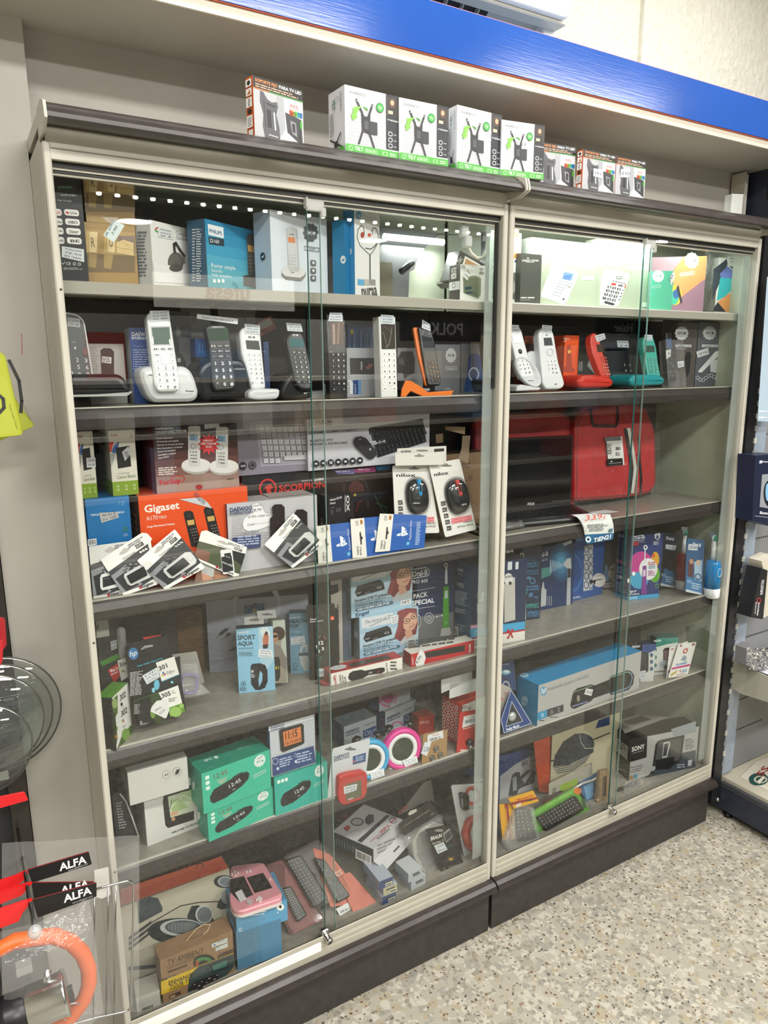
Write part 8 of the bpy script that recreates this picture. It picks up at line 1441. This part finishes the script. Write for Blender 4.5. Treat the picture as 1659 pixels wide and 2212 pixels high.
i.e(605,925,82,58,'2c2a22',0,150,340).e(600,930,66,44,'3f7a4a',.5,200,330).e(575,935,36,30,'a84a30',.5,150,240).q([(640,945),(775,890),(775,960),(660,1000)],'1f2a2e').q([(655,950),(765,905),(765,950),(668,985)],'3a6a60').q([(480,1130),(520,1070),(700,1000),(705,1060),(560,1120)],'1c1c1e')
for k_ in range(14):i.e(530+(k_*37)%170,1100-(k_*37)%170*.42+(k_%3)*22-18,4,4,'c9b4b8',n=8)
i.q([(652,790),(765,745),(768,778),(655,818)],'c4c8c4').q([(680,818),(768,782),(768,812),(682,844)],'c4c8c4').e(674,798,7,7,'3a5a9a').e(700,824,12,14,'3a8aac',.8).fz(700,770,760,785,2,'8a8a8a',-20).q([(705,865),(812,822),(812,852),(690,900)],'4a3428').q([(350,1160),(430,1126),(432,1150),(352,1184)],'4a382c').q([(356,1164),(392,1150),(392,1166),(356,1180)],'a08468').fz(372,1190,415,1200,1,'4a382c',-10).face('T').t('muvit iO',490,768,606,728,'5a4634',h=14).face('L').q([(280,1065),(296,1065),(300,1160),(284,1120)],'b39a2c').face('F').flush()
b=MB();P=[atZ(p,i.O.z+i.h+z_)for p,z_ in(((472,775),.002),((510,725),.004),((545,685),.010),((600,652),.014),((645,655),.010),((625,700),.004),((590,728),.002))];b.tube([tuple(i.Mi@p)for p in P],.0011,M('c9b088',.7),6);i.part('string_handle',b)
i=fb('small_white_carton','small white carton with a bar code left of the kraft carton','box',(120,1285),(290,1225),(112,1180),ZD,.05).carton('b4b2aa','9a9890','a5a298');i.bar(((150,1252),(246,1215),(246,1260),(150,1290)),bg=None);i.flush()
i=fb('console_carton','light blue console carton with a small cartoon scene, lower of two','box',(842,985),(1160,870),(830,722),ZD,.10,group='light blue console cartons').carton('4f7a96','3a4a5c','5a84a0');lc=i;lc.h=min(lc.h,.09)
i=fy('console_carton','light blue console carton with a white speech bubble, under the pink console','box',(835,728),(1200,620),(828,602),lc.O.y+.001,.11,yaw=math.degrees(math.atan2(lc.u.y,lc.u.x)),z=zt(lc),group='light blue console cartons').carton('5a94b8','3f5468','4f86a8');i.e(1146,528,28,26,'d6d9d6').e(1146,526,9,12,'2a2a2a').e(1128,568,5,5,'d6d9d6').fz(900,540,1050,600,4,'c9d6de',-20).e(860,690,12,14,'c9d6de',.6).flush();uc=i
# the pink handheld console lying on the upper carton
zc=zt(uc)+.001;P=[atZ(p,zc+.018)for p in((782,262),(800,232),(1000,208),(1030,214),(1160,430),(1150,468),(870,560),(812,552),(785,500))]
o_=roundpoly([(p.x,p.y)for p in P],.010,3);c0=P[0];Q=bpy.data.objects.new('handheld_console',None);COL.objects.link(Q);Q.location=(P[8].x,P[8].y,zc);props(Q,'pink handheld game console with two dark screens lying on the blue cartons','game console')
def QP(nm,b,par=None):
    o=b.build(nm,par or Q)
    if not par:o.matrix_parent_inverse=Matrix.Translation((-P[8].x,-P[8].y,-zc))
    return o
cc=ccw(o_);b=MB();b.loft([[(x,y,zc)for x,y in cc],[(x,y,zc+.008)for x,y in cc]],M('d0c4c4',.35),False);QP('white_base',b);ins=inset(cc,.002);b=MB();b.loft([[(x,y,zc+.008)for x,y in cc],[(x,y,zc+.016)for x,y in cc],[(x,y,zc+.018)for x,y in ins]],M('c98a92',.35),False);pk=QP('pink_shell',b)
def flat(pts,z0,z1,m,nm,par=None):b=MB();o=ccw([(atZ(p,z1).x,atZ(p,z1).y)for p in pts]);b.loft([[(x,y,z0)for x,y in o],[(x,y,z1)for x,y in o]],m,False);return QP(nm,b)
flat(((905,318),(1022,282),(1090,390),(962,428)),zc+.018,zc+.0186,M('1f1c1e',.1),'screen');flat(((785,330),(885,305),(952,440),(850,485),(785,420)),zc+.018,zc+.0186,M('1f1c1e',.1),'screen')
cx_=M('d6ccca',.4)
flat(((985,452),(1000,449),(1012,484),(996,488)),zc+.018,zc+.021,cx_,'direction_pad');flat(((968,468),(1012,454),(1018,464),(974,480)),zc+.018,zc+.0211,cx_,'direction_pad')
flat([(925+22*math.cos(a),488+17*math.sin(a))for a in[k_*.52 for k_ in range(12)]],zc+.018,zc+.021,M('b4a8a8',.4),'circle_pad')
for x,y in((818,270),(800,290),(842,280),(826,298),(905,274),(930,268),(1073,326)):flat([(x+9*math.cos(a),y+7*math.sin(a))for a in[k_*.785 for k_ in range(8)]],zc+.018,zc+.0205,cx_,'button')
flat(((822,425),(868,402),(905,470),(858,492)),zc+.019,zc+.0195,M('c4c2c4',.6),'price_tag')
b=MB();rn=random.Random(6);g=[]
for r_ in range(8):
    for c_ in range(9):p=atY((820+c_*42,760+r_*30-c_*12),.052-.004*((r_*c_)%3));g.append((p.x,p.y,max(ZD+.001,p.z)))
b.mesh(g,[(r_*9+c_,r_*9+c_+1,r_*9+c_+10,r_*9+c_+9)for r_ in range(7)for c_ in range(8)],clear('wrinkled_film'));o=b.build('film_wrap');props(o,'crumpled clear film heaped in front of the light blue console cartons','plastic film')
# remote controls in clamshells on sloping cards
for lab,q,rq,c,Y,z in(('red clamshell card lowest under the black remote controls',((1010,240),(1160,190),(1455,620),(1215,735)),((1150,400),(1215,380),(1330,590),(1262,640)),'7a2c28',.06,ZD),('clamshell card with a long black remote control with coloured keys',((1165,165),(1420,40),(1640,420),(1400,545)),((1175,195),(1285,160),(1480,470),(1380,545)),'4a3c38',.085,ZD+.03)):
    i=card('remote_control_pack',lab,'remote control',q,Y,c,42,z,.002,rnd=.008,group='remote controls in clamshells');i.warp();remote(i,rq,0,14,4,'a9aca8');b=MB();b.slab(roundpoly([i.L2(p)for p in q],.01),-.022,0,clear('blister'),.006);i.part('clamshell',b)
K(700,1640,4.366)
for lab,q,c,Y,z,rq in(('orange clamshell card with a black remote control lettered in grey, behind the pane edges',((-110,830),(60,900),(400,1330),(60,1400)),'b8502c',.075,ZD+.02,((-110,930),(0,960),(235,1295),(110,1365))),('orange clamshell card with a bar code label, lowest at the shelf edge',((130,1120),(240,1060),(548,1405),(300,1500)),'b04c2a',.05,ZD,None)):
    i=card('remote_control_pack',lab,'remote control',q,Y,c,42,z,.002,rnd=.006,group='orange clamshell cards');i.warp()
    if rq:i.t('EASY',110,1085,165,1060,'d9c4b8',h=24,b=1).t('FAST',120,1115,180,1088,'d9c4b8',h=24,b=1).e(215,1170,42,38,'d0a08a',.88).fz(185,1150,245,1190,3,'d0a08a',-16).q([(110,1410),(270,1330),(300,1385),(150,1480)],'c9c9c7').flush();i.bar(((135,1435),(262,1375),(275,1405),(150,1465)),bg=None);i.flush();remote(i,rq,0,6,2)
    else:i.q([(235,1480),(400,1400),(440,1440),(330,1520)],'c9c9c7').flush();i.bar(((270,1480),(385,1425),(395,1450),(290,1505)),bg=None);i.flush()
# ink cartons stack, small white cartons, kettle-filter carton
for lab,q,zb,c,s_ in(('blue and white ink carton at the bottom of the short stack',((548,1380),(715,1310),(540,1270)),ZD,'3a4a78','a4acb8'),('cream-fronted ink carton in the middle of the short stack',((560,1290),(728,1200),(545,1170)),None,'b4b092','8e9ab0'),('dark blue ink carton on top of the short stack',((520,1170),(690,1080),(515,1075)),None,'2f4272','8a98b4')):
    if zb:i=fb('ink_carton',lab,'box',*q,zb,.09,group='ink cartons in a short stack');i0=i;i.h=.025
    else:i=fy('ink_carton',lab,'box',*q,i0.O.y,.09,yaw=math.degrees(math.atan2(i0.u.y,i0.u.x)),z=zt(i),group='ink cartons in a short stack');i.h=.025
    i.w=.042;i.carton(c,s_,'a9b0bc');i.unit().fz(20,20,90,50,1,'3a3a3a').r(45,50,95,90,'c9c7b0').fz(50,60,90,85,1,'2a2a2a').unit(False).flush()
for k_,(lab,a)in enumerate((('small white carton at the bottom of the pair right of the ink stack',((820,1243),(958,1170),(785,1155))),('small white carton on top of its twin, right of the ink stack',((795,1085),(925,1000),(760,985))))):
    if not k_:i=fb('toner_carton',lab,'box',*a,ZD,.06,group='small white cartons');i0=i
    else:i=fy('toner_carton',lab,'box',*a,i0.O.y,.06,yaw=math.degrees(math.atan2(i0.u.y,i0.u.x)),z=zt(i),group='small white cartons')
    i.h=.028;i.carton('b0b6bc','9aa2aa','bcc0c2');i.unit().fz(30,20,90,45,1,'4a4a4a').r(35,40,85,60,'6a6a6a').unit(False).flush()
z_=zt(i0)+.028;A_,B_,C_=[atZ(p,ZD+.125)for p in((465,850),(745,572),(105,665))]
i=Item('filter_carton','white carton with dark green sides and a hang flap, lying tilted on the ink cartons','box',V((A_.x,A_.y,ZD+.0855)),(B_-A_),UP,(B_-A_).length,.04,.1);i.d=min(.14,max(.06,abs((C_-A_).dot(i.n))));i.carton('c4c3c4','2c3a3e','c0bfc0');i.face('T')
i.q([(105,665),(350,455),(745,572),(460,850)],'c4c3c4').q([(312,770),(590,525),(622,535),(352,790)],'3c3f40').t('Tefal',600,612,520,690,'a8323a',h=30,b=1).t('Vaseline',520,700,430,775,'a8323a',h=22,it=.3).t('ROWENTA',600,655,490,750,'3a3a3a',h=22,b=1).e(650,578,34,30,'5a5c60',.75).q([(625,600),(672,550),(680,558),(634,606)],'a8323a').e(312,592,62,40,'3a3d40').e(312,592,50,30,'a9aaac').q([(388,560),(420,520),(470,525),(470,590),(420,622),(385,600)],'36393a').q([(180,655),(215,622),(255,640),(222,685)],'a83a40').e(300,695,44,30,'5a5c60',.94)
for x,y in((135,590),(195,540),(255,485)):i.e(x,y,30,20,'2f3032' if x!=195 else '7a4a3c')
i.face('F').fz(500,800,740,900,3,'8a8a8c',-100).face('L')
for k_ in range(8):i.ln([(118+k_*26,745+k_*12),(120+k_*26,800+k_*12)],4,'a9b0b0')
i.bar(((300,842),(450,912),(450,1002),(298,930)));i.face('F').flush()
b=MB();b.mesh([(0,0,.002),(i.w,0,.002),(i.w*1.1,-.028,-.02),(i.w*.1,-.03,-.022)],[(0,1,2,3)],M('c4c3c4',.5));b.mesh([(i.w*.5,-.0145,-.0085),(i.w*.7,-.0145,-.0085),(i.w*.7,-.018,-.011),(i.w*.5,-.018,-.011)],[(0,1,2,3)],M('3a3636',.5));i.part('hang_flap',b)
# adapter pack with white cable
i=card('adapter_pack','black-headed clear bag with a coiled white adapter cable','cable',((700,600),(1010,380),(1150,1130),(880,1200)),.095,'2a2724',14,ZD,.001,poly=((700,620),(995,385),(1085,520),(755,725)));i.warp().t('k Connector to Digital AV Adapter',752,640,1000,482,'a9a49c',h=13).q([(790,515),(815,485),(870,468),(875,490),(840,515),(805,530)],'b9b2a8').t('CE',1010,530,1040,515,'a9a49c',h=14).flush()
b=MB();wm=M('b9b5a4',.4)
for k_ in range(3):b.tube([(lambda q:(q.x,-.006-k_*.004,q.z))(i.L(p))for p in((1120-k_*20,620),(1000-k_*20,590+k_*20),(900-k_*18,650+k_*14),(850-k_*18,760),(860-k_*16,900),(930,1040+k_*12),(1040,1110),(1125,1125))],.0026,wm,7)
i.part('white_cable',b);b=MB();b.slab([i.L2(p)for p in((755,725),(1085,520),(1190,1150),(1000,1225),(880,1180))],-.02,.002,clear('zip_bag'),.004);i.part('clear_bag',b)
i=card('shaver_foil_pack','black hang pack with a shaver foil and a price slip','pack',((968,668),(1195,618),(1345,1070),(1140,1150)),.052,'1f1d1c',8,None,.006,rnd=.002);i.warp().e(1085,672,42,12,'8a8680').t('BRAUN',1006,768,1110,735,'d9d6d0',h=34,b=1).t('Series 3',1022,808,1125,775,'d0ccc4',h=22).q([(1118,700),(1180,650),(1212,730),(1150,790)],'8a8a88').q([(1130,712),(1185,668),(1205,725),(1152,775)],'35383a').t('100%',1160,838,1215,818,'3a6a74',h=20).q([(1140,930),(1230,900),(1240,950),(1150,970)],'3a3836').e(1195,942,22,14,'b08a3a').q([(1170,1010),(1300,980),(1312,1030),(1190,1062)],'55524f').q([(1118,1020),(1145,1010),(1150,1110),(1130,1110)],'4a4846').flush();i.tag(((1035,815),(1125,780),(1162,850),(1072,892)),('13,95€','Braun'),'c4cacc')
i=card('extension_cable_pack','white blister pack with a coiled red cable and a black plug, beside the middle post','cable',((1200,248),(1560,230),(1530,900),(1330,940)),.075,'b9b9ba',5,None,.003,rnd=.006,poly=((1200,260),(1215,245),(1560,225),(1560,840),(1440,935),(1325,940)));i.warp().e(1400,345,75,95,'a8402e',.6).e(1420,288,34,12,'3a3432').ln([(1405,440),(1405,415),(1430,405),(1450,425)],4,'6a6a6c').t('Cablexpert',1362,468,1530,455,'4a4a4c',h=20,b=1).t('Active',1418,700,1485,690,'3a3a3c',h=20).t('extension',1422,725,1510,718,'3a3a3c',h=16).flush()
b=MB();b.tube([(lambda q:(q.x,-.008,q.z))(i.L(p))for p in((1540,530),(1440,520),(1350,580),(1320,680),(1340,780),(1400,850),(1450,900))],[.006,.009,.013,.014,.012,.009,.005],M('b04a42',.35),12);i.part('red_cable',b);b=MB();P=roundpoly([i.L2(p)for p in((1265,320),(1280,308),(1332,312),(1345,330),(1348,450),(1335,470),(1288,462))],.003);b.slab(P,-.014,0,M('1d1c1c',.3),.003);i.part('black_plug',b);i.face('F',.0142).t('CTRUS',1315,450,1308,370,'c4c4c2',h=18).face('F').flush('plug_lettering')
i=fb('telephone_carton','navy and pale grey telephone carton behind the red cable pack','box',(1400,700),(1560,640),(1390,200),ZD,.06);i.w=.1;i.h=min(i.h,.27);i.carton('26345c','7f8a88','2a3a6a');i.t('Panasonic',1424,218,1640,175,'d9dce2',h=34,b=1).face('L').q([(1310,125),(1370,150),(1370,200),(1312,170)],'26262a').face('F').flush()
i=card('bagged_cable','clear plastic bag corner with red stripes sticking up behind the filter carton','pack',((930,230),(1020,190),(1045,410),(690,530)),.15,'6f6b66',20,ZD+.1,.001,poly=((770,440),(940,220),(1010,190),(1045,410),(1000,385),(700,530)));i.warp()
for k_ in range(4):i.q([(700+k_*22,500-k_*20),(712+k_*22,488-k_*20),(726+k_*22,510-k_*20),(714+k_*22,520-k_*20)],'a03a34')
i.flush()

# ================================================================ left of the cases: peg hooks and what hangs there
UL=bpy.data.objects.new('wall_shelving',None);COL.objects.link(UL);UL.location=(-.3,.21,0);props(UL,'black steel shelving with pale shelf brackets at the left edge','shelving')
def LP(nm,b):
    o=b.build(nm,UL);o.matrix_parent_inverse=Matrix.Translation((.3,-.21,0));return o
LP('back_panel',B1((-1.2,.22,0,.04,.24,2.1,BLACKM)))
LP('upright',B1((.008,.195,0,.043,.22,2.1,noisy('dark_upright','2a2622','34302b',20,.4))))
for z in(1.165,.775,.30):LP('shelf_bracket',B1((-.02,.17,z,.012,.195,z+.02,M('a9aaa6',.4))))
K(0,0,1)
def peg(z,lab,x,y1):
    b=MB();b.tube([(x,.2,z+.004),(x,.1,z+.001),(x,y1,z)],.0028,M('9a9c9c',.2,1),8);b.box(x-.012,.196,z-.02,x+.012,.2,z+.022,M('a9aaa8',.4));o=b.build('peg_hook');props(o,lab,'hook','steel peg hooks');return o
tip=atY((75,2012),-.36);root_=atY((38,1790),.19)
b=MB();st_=M('8f9192',.15,1);b.tube([tuple(root_),tuple(tip.lerp(root_,.5)),tuple(tip)],.0032,st_,10);o=b.build('peg_hook');props(o,'long steel peg hook carrying the kitchen spare part bags','hook');bb=MB();bb.lathe([(.001,.010),(.008,.008),(.010,0),(.008,-.006),(.003,-.008)],tip,(0,-1,.2),clear('cloudy_plastic'),14);bb.build('plastic_tip',o)
K(0,1760,4.894)
def bagcard(lab,pts,red,Y,tx,sub,hose):
    i=card('spare_part_bag',lab,'bag',(pts[0],pts[1],pts[2],pts[3]),Y,'121214',6,None,.0015,rnd=.002,group='spare part bags with folded headers');i.warp()
    i.t('ALFA',*tx,'f2f2f0',h=76,b=1)
    if sub:i.t('www.alfadyser.com',*sub,'b9b9b9',h=17)
    i.ln([pts[0],pts[1]],5,'b8242a').flush()
    b=MB();b.slab([i.L2(p)for p in red],-.001,.001,M('d4161c',.3,coat=.4));i.part('red_header_half',b);return i
i=bagcard('spare part bag with black and red header, furthest back on the hook',((290,580),(938,388),(972,525),(340,720)),((-40,700),(150,640),(270,585),(300,600),(260,680),(190,740),(-40,850)),-.10,(630,596,915,505),(722,598,930,522),0)
i=bagcard('spare part bag with black and red header, middle one on the hook',((330,715),(992,706),(1000,800),(360,900)),((-40,810),(200,740),(330,705),(340,725),(230,850),(-40,960)),-.17,(640,842,940,760),None,0)
i=bagcard('spare part bag in front holding an orange hose ring and an aluminium cup',((340,895),(1020,715),(1022,865),(400,1090)),((-40,1000),(200,920),(335,880),(345,905),(235,1040),(200,1120),(-40,1215)),-.25,(675,930,970,830),(765,942,980,865),1)
K(0,1760,4.894);f=lambda p,y=-.012:(lambda q:(q.x,y,q.z))(i.L(p))
b=MB();OR=M('e0682c',.4);b.tube([f(p)for p in((-200,1700),(-60,1400),(150,1290),(380,1255),(560,1235),(740,1300),(860,1420),(925,1580),(930,1740),(880,1900),(760,2060),(600,2180),(420,2270),(100,2330))],.0125,OR,14);i.part('orange_hose',b)
c_=i.L((270,1930));r_=(i.L((270,1720))-c_).length;al=M('c9cccc',.22,1);ax=V((1,-.10,.12));b=MB();b.lathe([(r_*.96,0),(r_,.001),(r_,.050),(r_*1.06,.054),(r_*1.06,.057),(r_*.5,.058)],(c_.x+.002,-.03,c_.z),ax,al,32);i.part('aluminium_cup',b)
b=MB();b.lathe([(r_*.4,-.034),(r_*.98,-.034),(r_*1.02,-.026),(r_*.98,-.016),(r_*1.0,0),(r_*.9,.004)],(c_.x,-.03,c_.z),ax,M('1c1d20',.35),32);i.part('black_seal',b)
b=MB();p0=V(f((455,1720),-.03));b.lathe([(.0055,0),(.0055,.03),(.0042,.03),(.004,.01)],p0,(.25,-.1,1),al,14);i.part('metal_pipe',b)
b=MB();p=i.L((742,1990));b.tube([(p.x+.0145*math.cos(a),-.022,p.z+.0145*math.sin(a))for a in[k_*.524 for k_ in range(12)]],.0012,al,6,True);b.tube([f((735,2075),-.022),f((722,2130),-.024)],.0014,al,6);i.part('hose_clip',b)
b=MB();b.slab(roundpoly([i.L2(p)for p in((685,1780),(720,1760),(750,1745),(755,1790),(778,1860),(775,1920),(700,1950),(720,1870),(690,1840))],.004),-.018,-.010,M('1a1a1c',.4),.002);i.part('rubber_part',b)
b=MB();rn=random.Random(9);X0,Z1_,Z0,X1=i.L((-60,1100)).x,i.L((700,960)).z,i.L((200,2330)).z,i.L((1010,1500)).x
g=[(X0+(X1-X0)*a/12,-.046+.016*abs(a/6-1)**3+rn.uniform(-.004,.004)+(.03 if c_>10 else 0),Z0+(Z1_-Z0)*c_/12)for c_ in range(13)for a in range(13)]
b.mesh(g,[(c_*13+a,c_*13+a+1,c_*13+a+14,c_*13+a+13)for c_ in range(12)for a in range(12)],clear('soft_bag',(.95,.95,.96),.05,.1,.09,.8,26),True);i.part('clear_bag',b)
i=card('accessory_bag','large clear bag with frosted top edge hanging behind the black headers','bag',((-60,330),(1470,215),(1470,2060),(-60,2200)),-.03,'w',3,None,.0005);[COL.objects.unlink(o)or bpy.data.objects.remove(o)for o in list(i.root.children)];i.warp()
b=MB();rn=random.Random(12);P=[i.L2(p)for p in((20,300),(1472,215),(1470,2080),(20,2200))];g=[]
for c_ in range(9):
    for a in range(13):u_,v_=a/12,c_/8;x=(P[0][0]*(1-u_)+P[1][0]*u_)*(1-v_)+(P[3][0]*(1-u_)+P[2][0]*u_)*v_;z=(P[0][1]*(1-u_)+P[1][1]*u_)*(1-v_)+(P[3][1]*(1-u_)+P[2][1]*u_)*v_;g.append((x,rn.uniform(-.003,.003),z))
b.mesh(g,[(c_*13+a,c_*13+a+1,c_*13+a+14,c_*13+a+13)for c_ in range(8)for a in range(12)],clear('big_bag',(.95,.94,.94),.03,.12,.12,.6,14),True);i.part('bag_film',b)
i.warp();b=MB();b.slab([i.L2(p)for p in((1000,600),(1150,565),(1172,860),(1080,900),(1010,880))],.004,.005,M('dcdbd6',.6));i.part('paper_insert',b)
# wire rack
b=MB();wm=M('b9bab8',.15,1);Y=-.06;w=lambda pts:[tuple(atY(p,Y))for p in pts]
b.tube(w(((1000,790),(1165,745),(1340,700),(1385,705),(1412,740),(1410,900),(1385,2020),(1370,2060),(1330,2080),(1000,2150),(600,2260))),.0022,wm,8);o=b.build('wire_rack');props(o,'bent steel wire rack seen through the clear bag beside the left post','rack')
for xs_ in(((1225,735),(1205,2110)),((1145,755),(1122,2125)),((1000,800),(985,2150))):bb=MB();bb.tube(w(xs_),.0016,wm,6);bb.build('wire',o)
# glass lids hanging on the left, red cartons, green seal packs
K(0,720,2.05)
for k_,(lab,cx,cy,rx,ry,Y)in enumerate((('clear glass pot lid with steel rim, furthest back',-8,1690,228,290,.12),('clear glass pot lid with steel rim, second from the back',-28,1705,215,270,.08),('clear glass pot lid with steel rim, third from the back',-48,1735,210,240,.04),('clear glass pot lid with steel rim, nearest',-80,1850,212,200,.0))):
    O=atY((cx,cy),Y);r_=((atY((cx+rx,cy),Y)-O).length+(atY((cx,cy-ry),Y)-O).length)/2;o=bpy.data.objects.new('pot_lid',None);COL.objects.link(o);o.location=O;props(o,lab,'lid','glass pot lids')
    b=MB();b.lathe([(r_,0),(r_*.8,.012),(r_*.4,.022),(.001,.026)],(0,0,0),(0,-1,.1),clear('lid_glass',(.72,.76,.74),.05,0,.03),40,True,False);b.build('glass',o)
    b=MB();b.lathe([(r_*.985,.003),(r_*1.005,.002),(r_*1.012,-.003),(r_*.995,-.006),(r_*.98,-.002),(r_*.985,.003)],(0,0,0),(0,-1,.1),M('9a9c98',.2,.9),48,True,False);b.build('steel_rim',o)
for lab,q,Y,c in(('red carton edge hanging above the glass lids, upper',((-40,1250),(22,1262),(30,1380),(-40,1480)),.1,'a8222a'),('red carton corner hanging above the glass lids, lower',((-40,1350),(14,1360),(12,1450),(-40,1560)),.06,'b8242c')):i=card('red_hanging_card',lab,'pack',q,Y,c,0,None,.003,group='red hanging cards');i.warp().ln([(96,2),(98,95)],3,'7f181e').warp().flush()
i=card('red_shelf_strip','red shelf edge strip under the glass lids','label strip',((-40,2060),(108,2030),(126,2068),(-40,2115)),-.02,'d8262c',0,None,.002)
i.warp().flush()
for lab,q,Y in(('lime green pressure cooker seal pack in clear shell, rear',((-60,100),(95,330),(155,410),(-60,500)),.08),('lime green pressure cooker seal pack in clear shell, front',((-90,60),(20,90),(102,450),(-90,470)),.03)):
    i=card('seal_ring_pack',lab,'pack',q,Y,'b4bc2a',3,None,.002,rnd=.006,group='lime green seal packs');i.warp().t('Unico ovale Classic',*((38,315,74,425)if Y<.05 else(105,325,132,385)),'5a6414',h=9).ln([(40,120),(84,210),(96,300),(92,350)]if Y>.05 else[(-20,260),(14,290),(18,330),(-10,360)],16,'1f201c').flush();b=MB();b.slab(roundpoly([i.L2(p)for p in q],.008),-.014,.004,clear('blister'),.005);i.part('clear_shell',b)
# ================================================================ right shelving: goods
K(1540,560,3.16)
i=card('headphone_carton','navy carton with a window onto a chrome headphone, hanging on the right shelving','box',((290,1340),(430,1330),(420,1830),(268,1785)),-.06,'18213a',0,None,.06,rnd=.001);i.warp().r(318,1375,336,1392,'c9ced8').t('maxon',334,1386,400,1388,'c9ced8',h=12,b=1).q([(335,1470),(430,1460),(430,1710),(318,1690)],'8f959c').e(385,1600,40,90,'14161c').e(372,1590,14,60,'7fb4dc').e(360,1730,0.1,0.1,'w').t('Bluetooth',318,1738,400,1744,'e3e6ec',h=18,b=1).ln([(286,1752),(400,1765)],2,'a9aeb8').flush()
i=card('poster_sheet','pale blue sheet hanging high on the right shelving','poster',((372,120),(440,100),(430,1110),(305,1105)),-.04,'a9bccc',0,None,.001);i.warp().fz(312,1030,376,1045,1,'dce6ee').fz(312,1070,376,1090,1,'dce6ee').flush()
K(1520,1180,3.072)
i=card('earphone_box','black and cream earphone box standing aslant on the right shelving','box',((380,150),(470,70),(460,470),(312,470)),-.08,'1a1b1f',0,None,.05,rnd=.001,poly=((382,145),(425,160),(395,485),(312,472)));i.warp().t('INFINITON',392,318,402,222,'c9ccd2',h=18,b=1).e(366,358,14,18,'b8303a',.7).t('Auriculares',362,375,352,460,'d9dbdf',h=12,b=1).t('Bluetooth',344,372,336,450,'d9dbdf',h=12).flush();b=MB();b.slab([i.L2(p)for p in((400,150),(390,100),(470,60),(470,440),(398,482))],.003,.05,M('c9c4b4',.5));i.part('cream_front',b)
i=card('patterned_folder','black and white marbled folder lying on papers on the right shelf','folder',((285,680),(440,610),(440,790),(280,790)),-.1,'77777a',0,None,.04,rnd=.001,poly=((285,680),(330,655),(440,740),(440,800),(345,828),(280,790)));b=MB();
rn=random.Random(1)
for k_ in range(110):x,y=rn.uniform(282,430),rn.uniform(672,812);a=rn.uniform(0,3.1);i.warp();i.ln([(x,y),(x+9*math.cos(a),y+7*math.sin(a))],3.2,'dcdad2' if k_%3 else '1c1c1e')
i.flush()
for k_ in range(5):b=MB();b.box(2.25+k_*.008,-.16+k_*.002,.5745+.004*(4-k_),2.6,-.02,.5765+.004*(4-k_),M('d3d6dc',.6));o=b.build('paper_sheaf');props(o,'white sheaf of papers, %s under the marbled folder'%('lowest','second from the bottom','in the middle','second from the top','topmost')[4-k_],'paper','papers on the right shelf')
q=[atZ(p,.150)for p in((243,1530),(350,1428),(440,1400),(440,1630))];b=MB();b.loft([[(p.x,p.y,.1485)for p in q][::-1],[(p.x,p.y,.1505)for p in q][::-1]],M('cdc8ba',.5),False);o=b.build('leaflet');props(o,'cream leaflet with a round dark green seal on the right bottom shelf','leaflet')
i=Item('green_seal',None,None,V((0,0,.1507)),V((1,0,0)),V((0,1,0)),.1,.1,.01);COL.objects.unlink(i.root);i.e(365,1545,66,42,'1f4a46').e(378,1548,46,26,'b9b8a8',.7).q([(355,1560),(395,1525),(405,1540),(368,1578)],'d9d6c8').t('SS',385,1530,440,1470,'8a2a24',h=40,b=1)
sl=i.pr.build('printed_seal',o);sl.matrix_basis=i.M
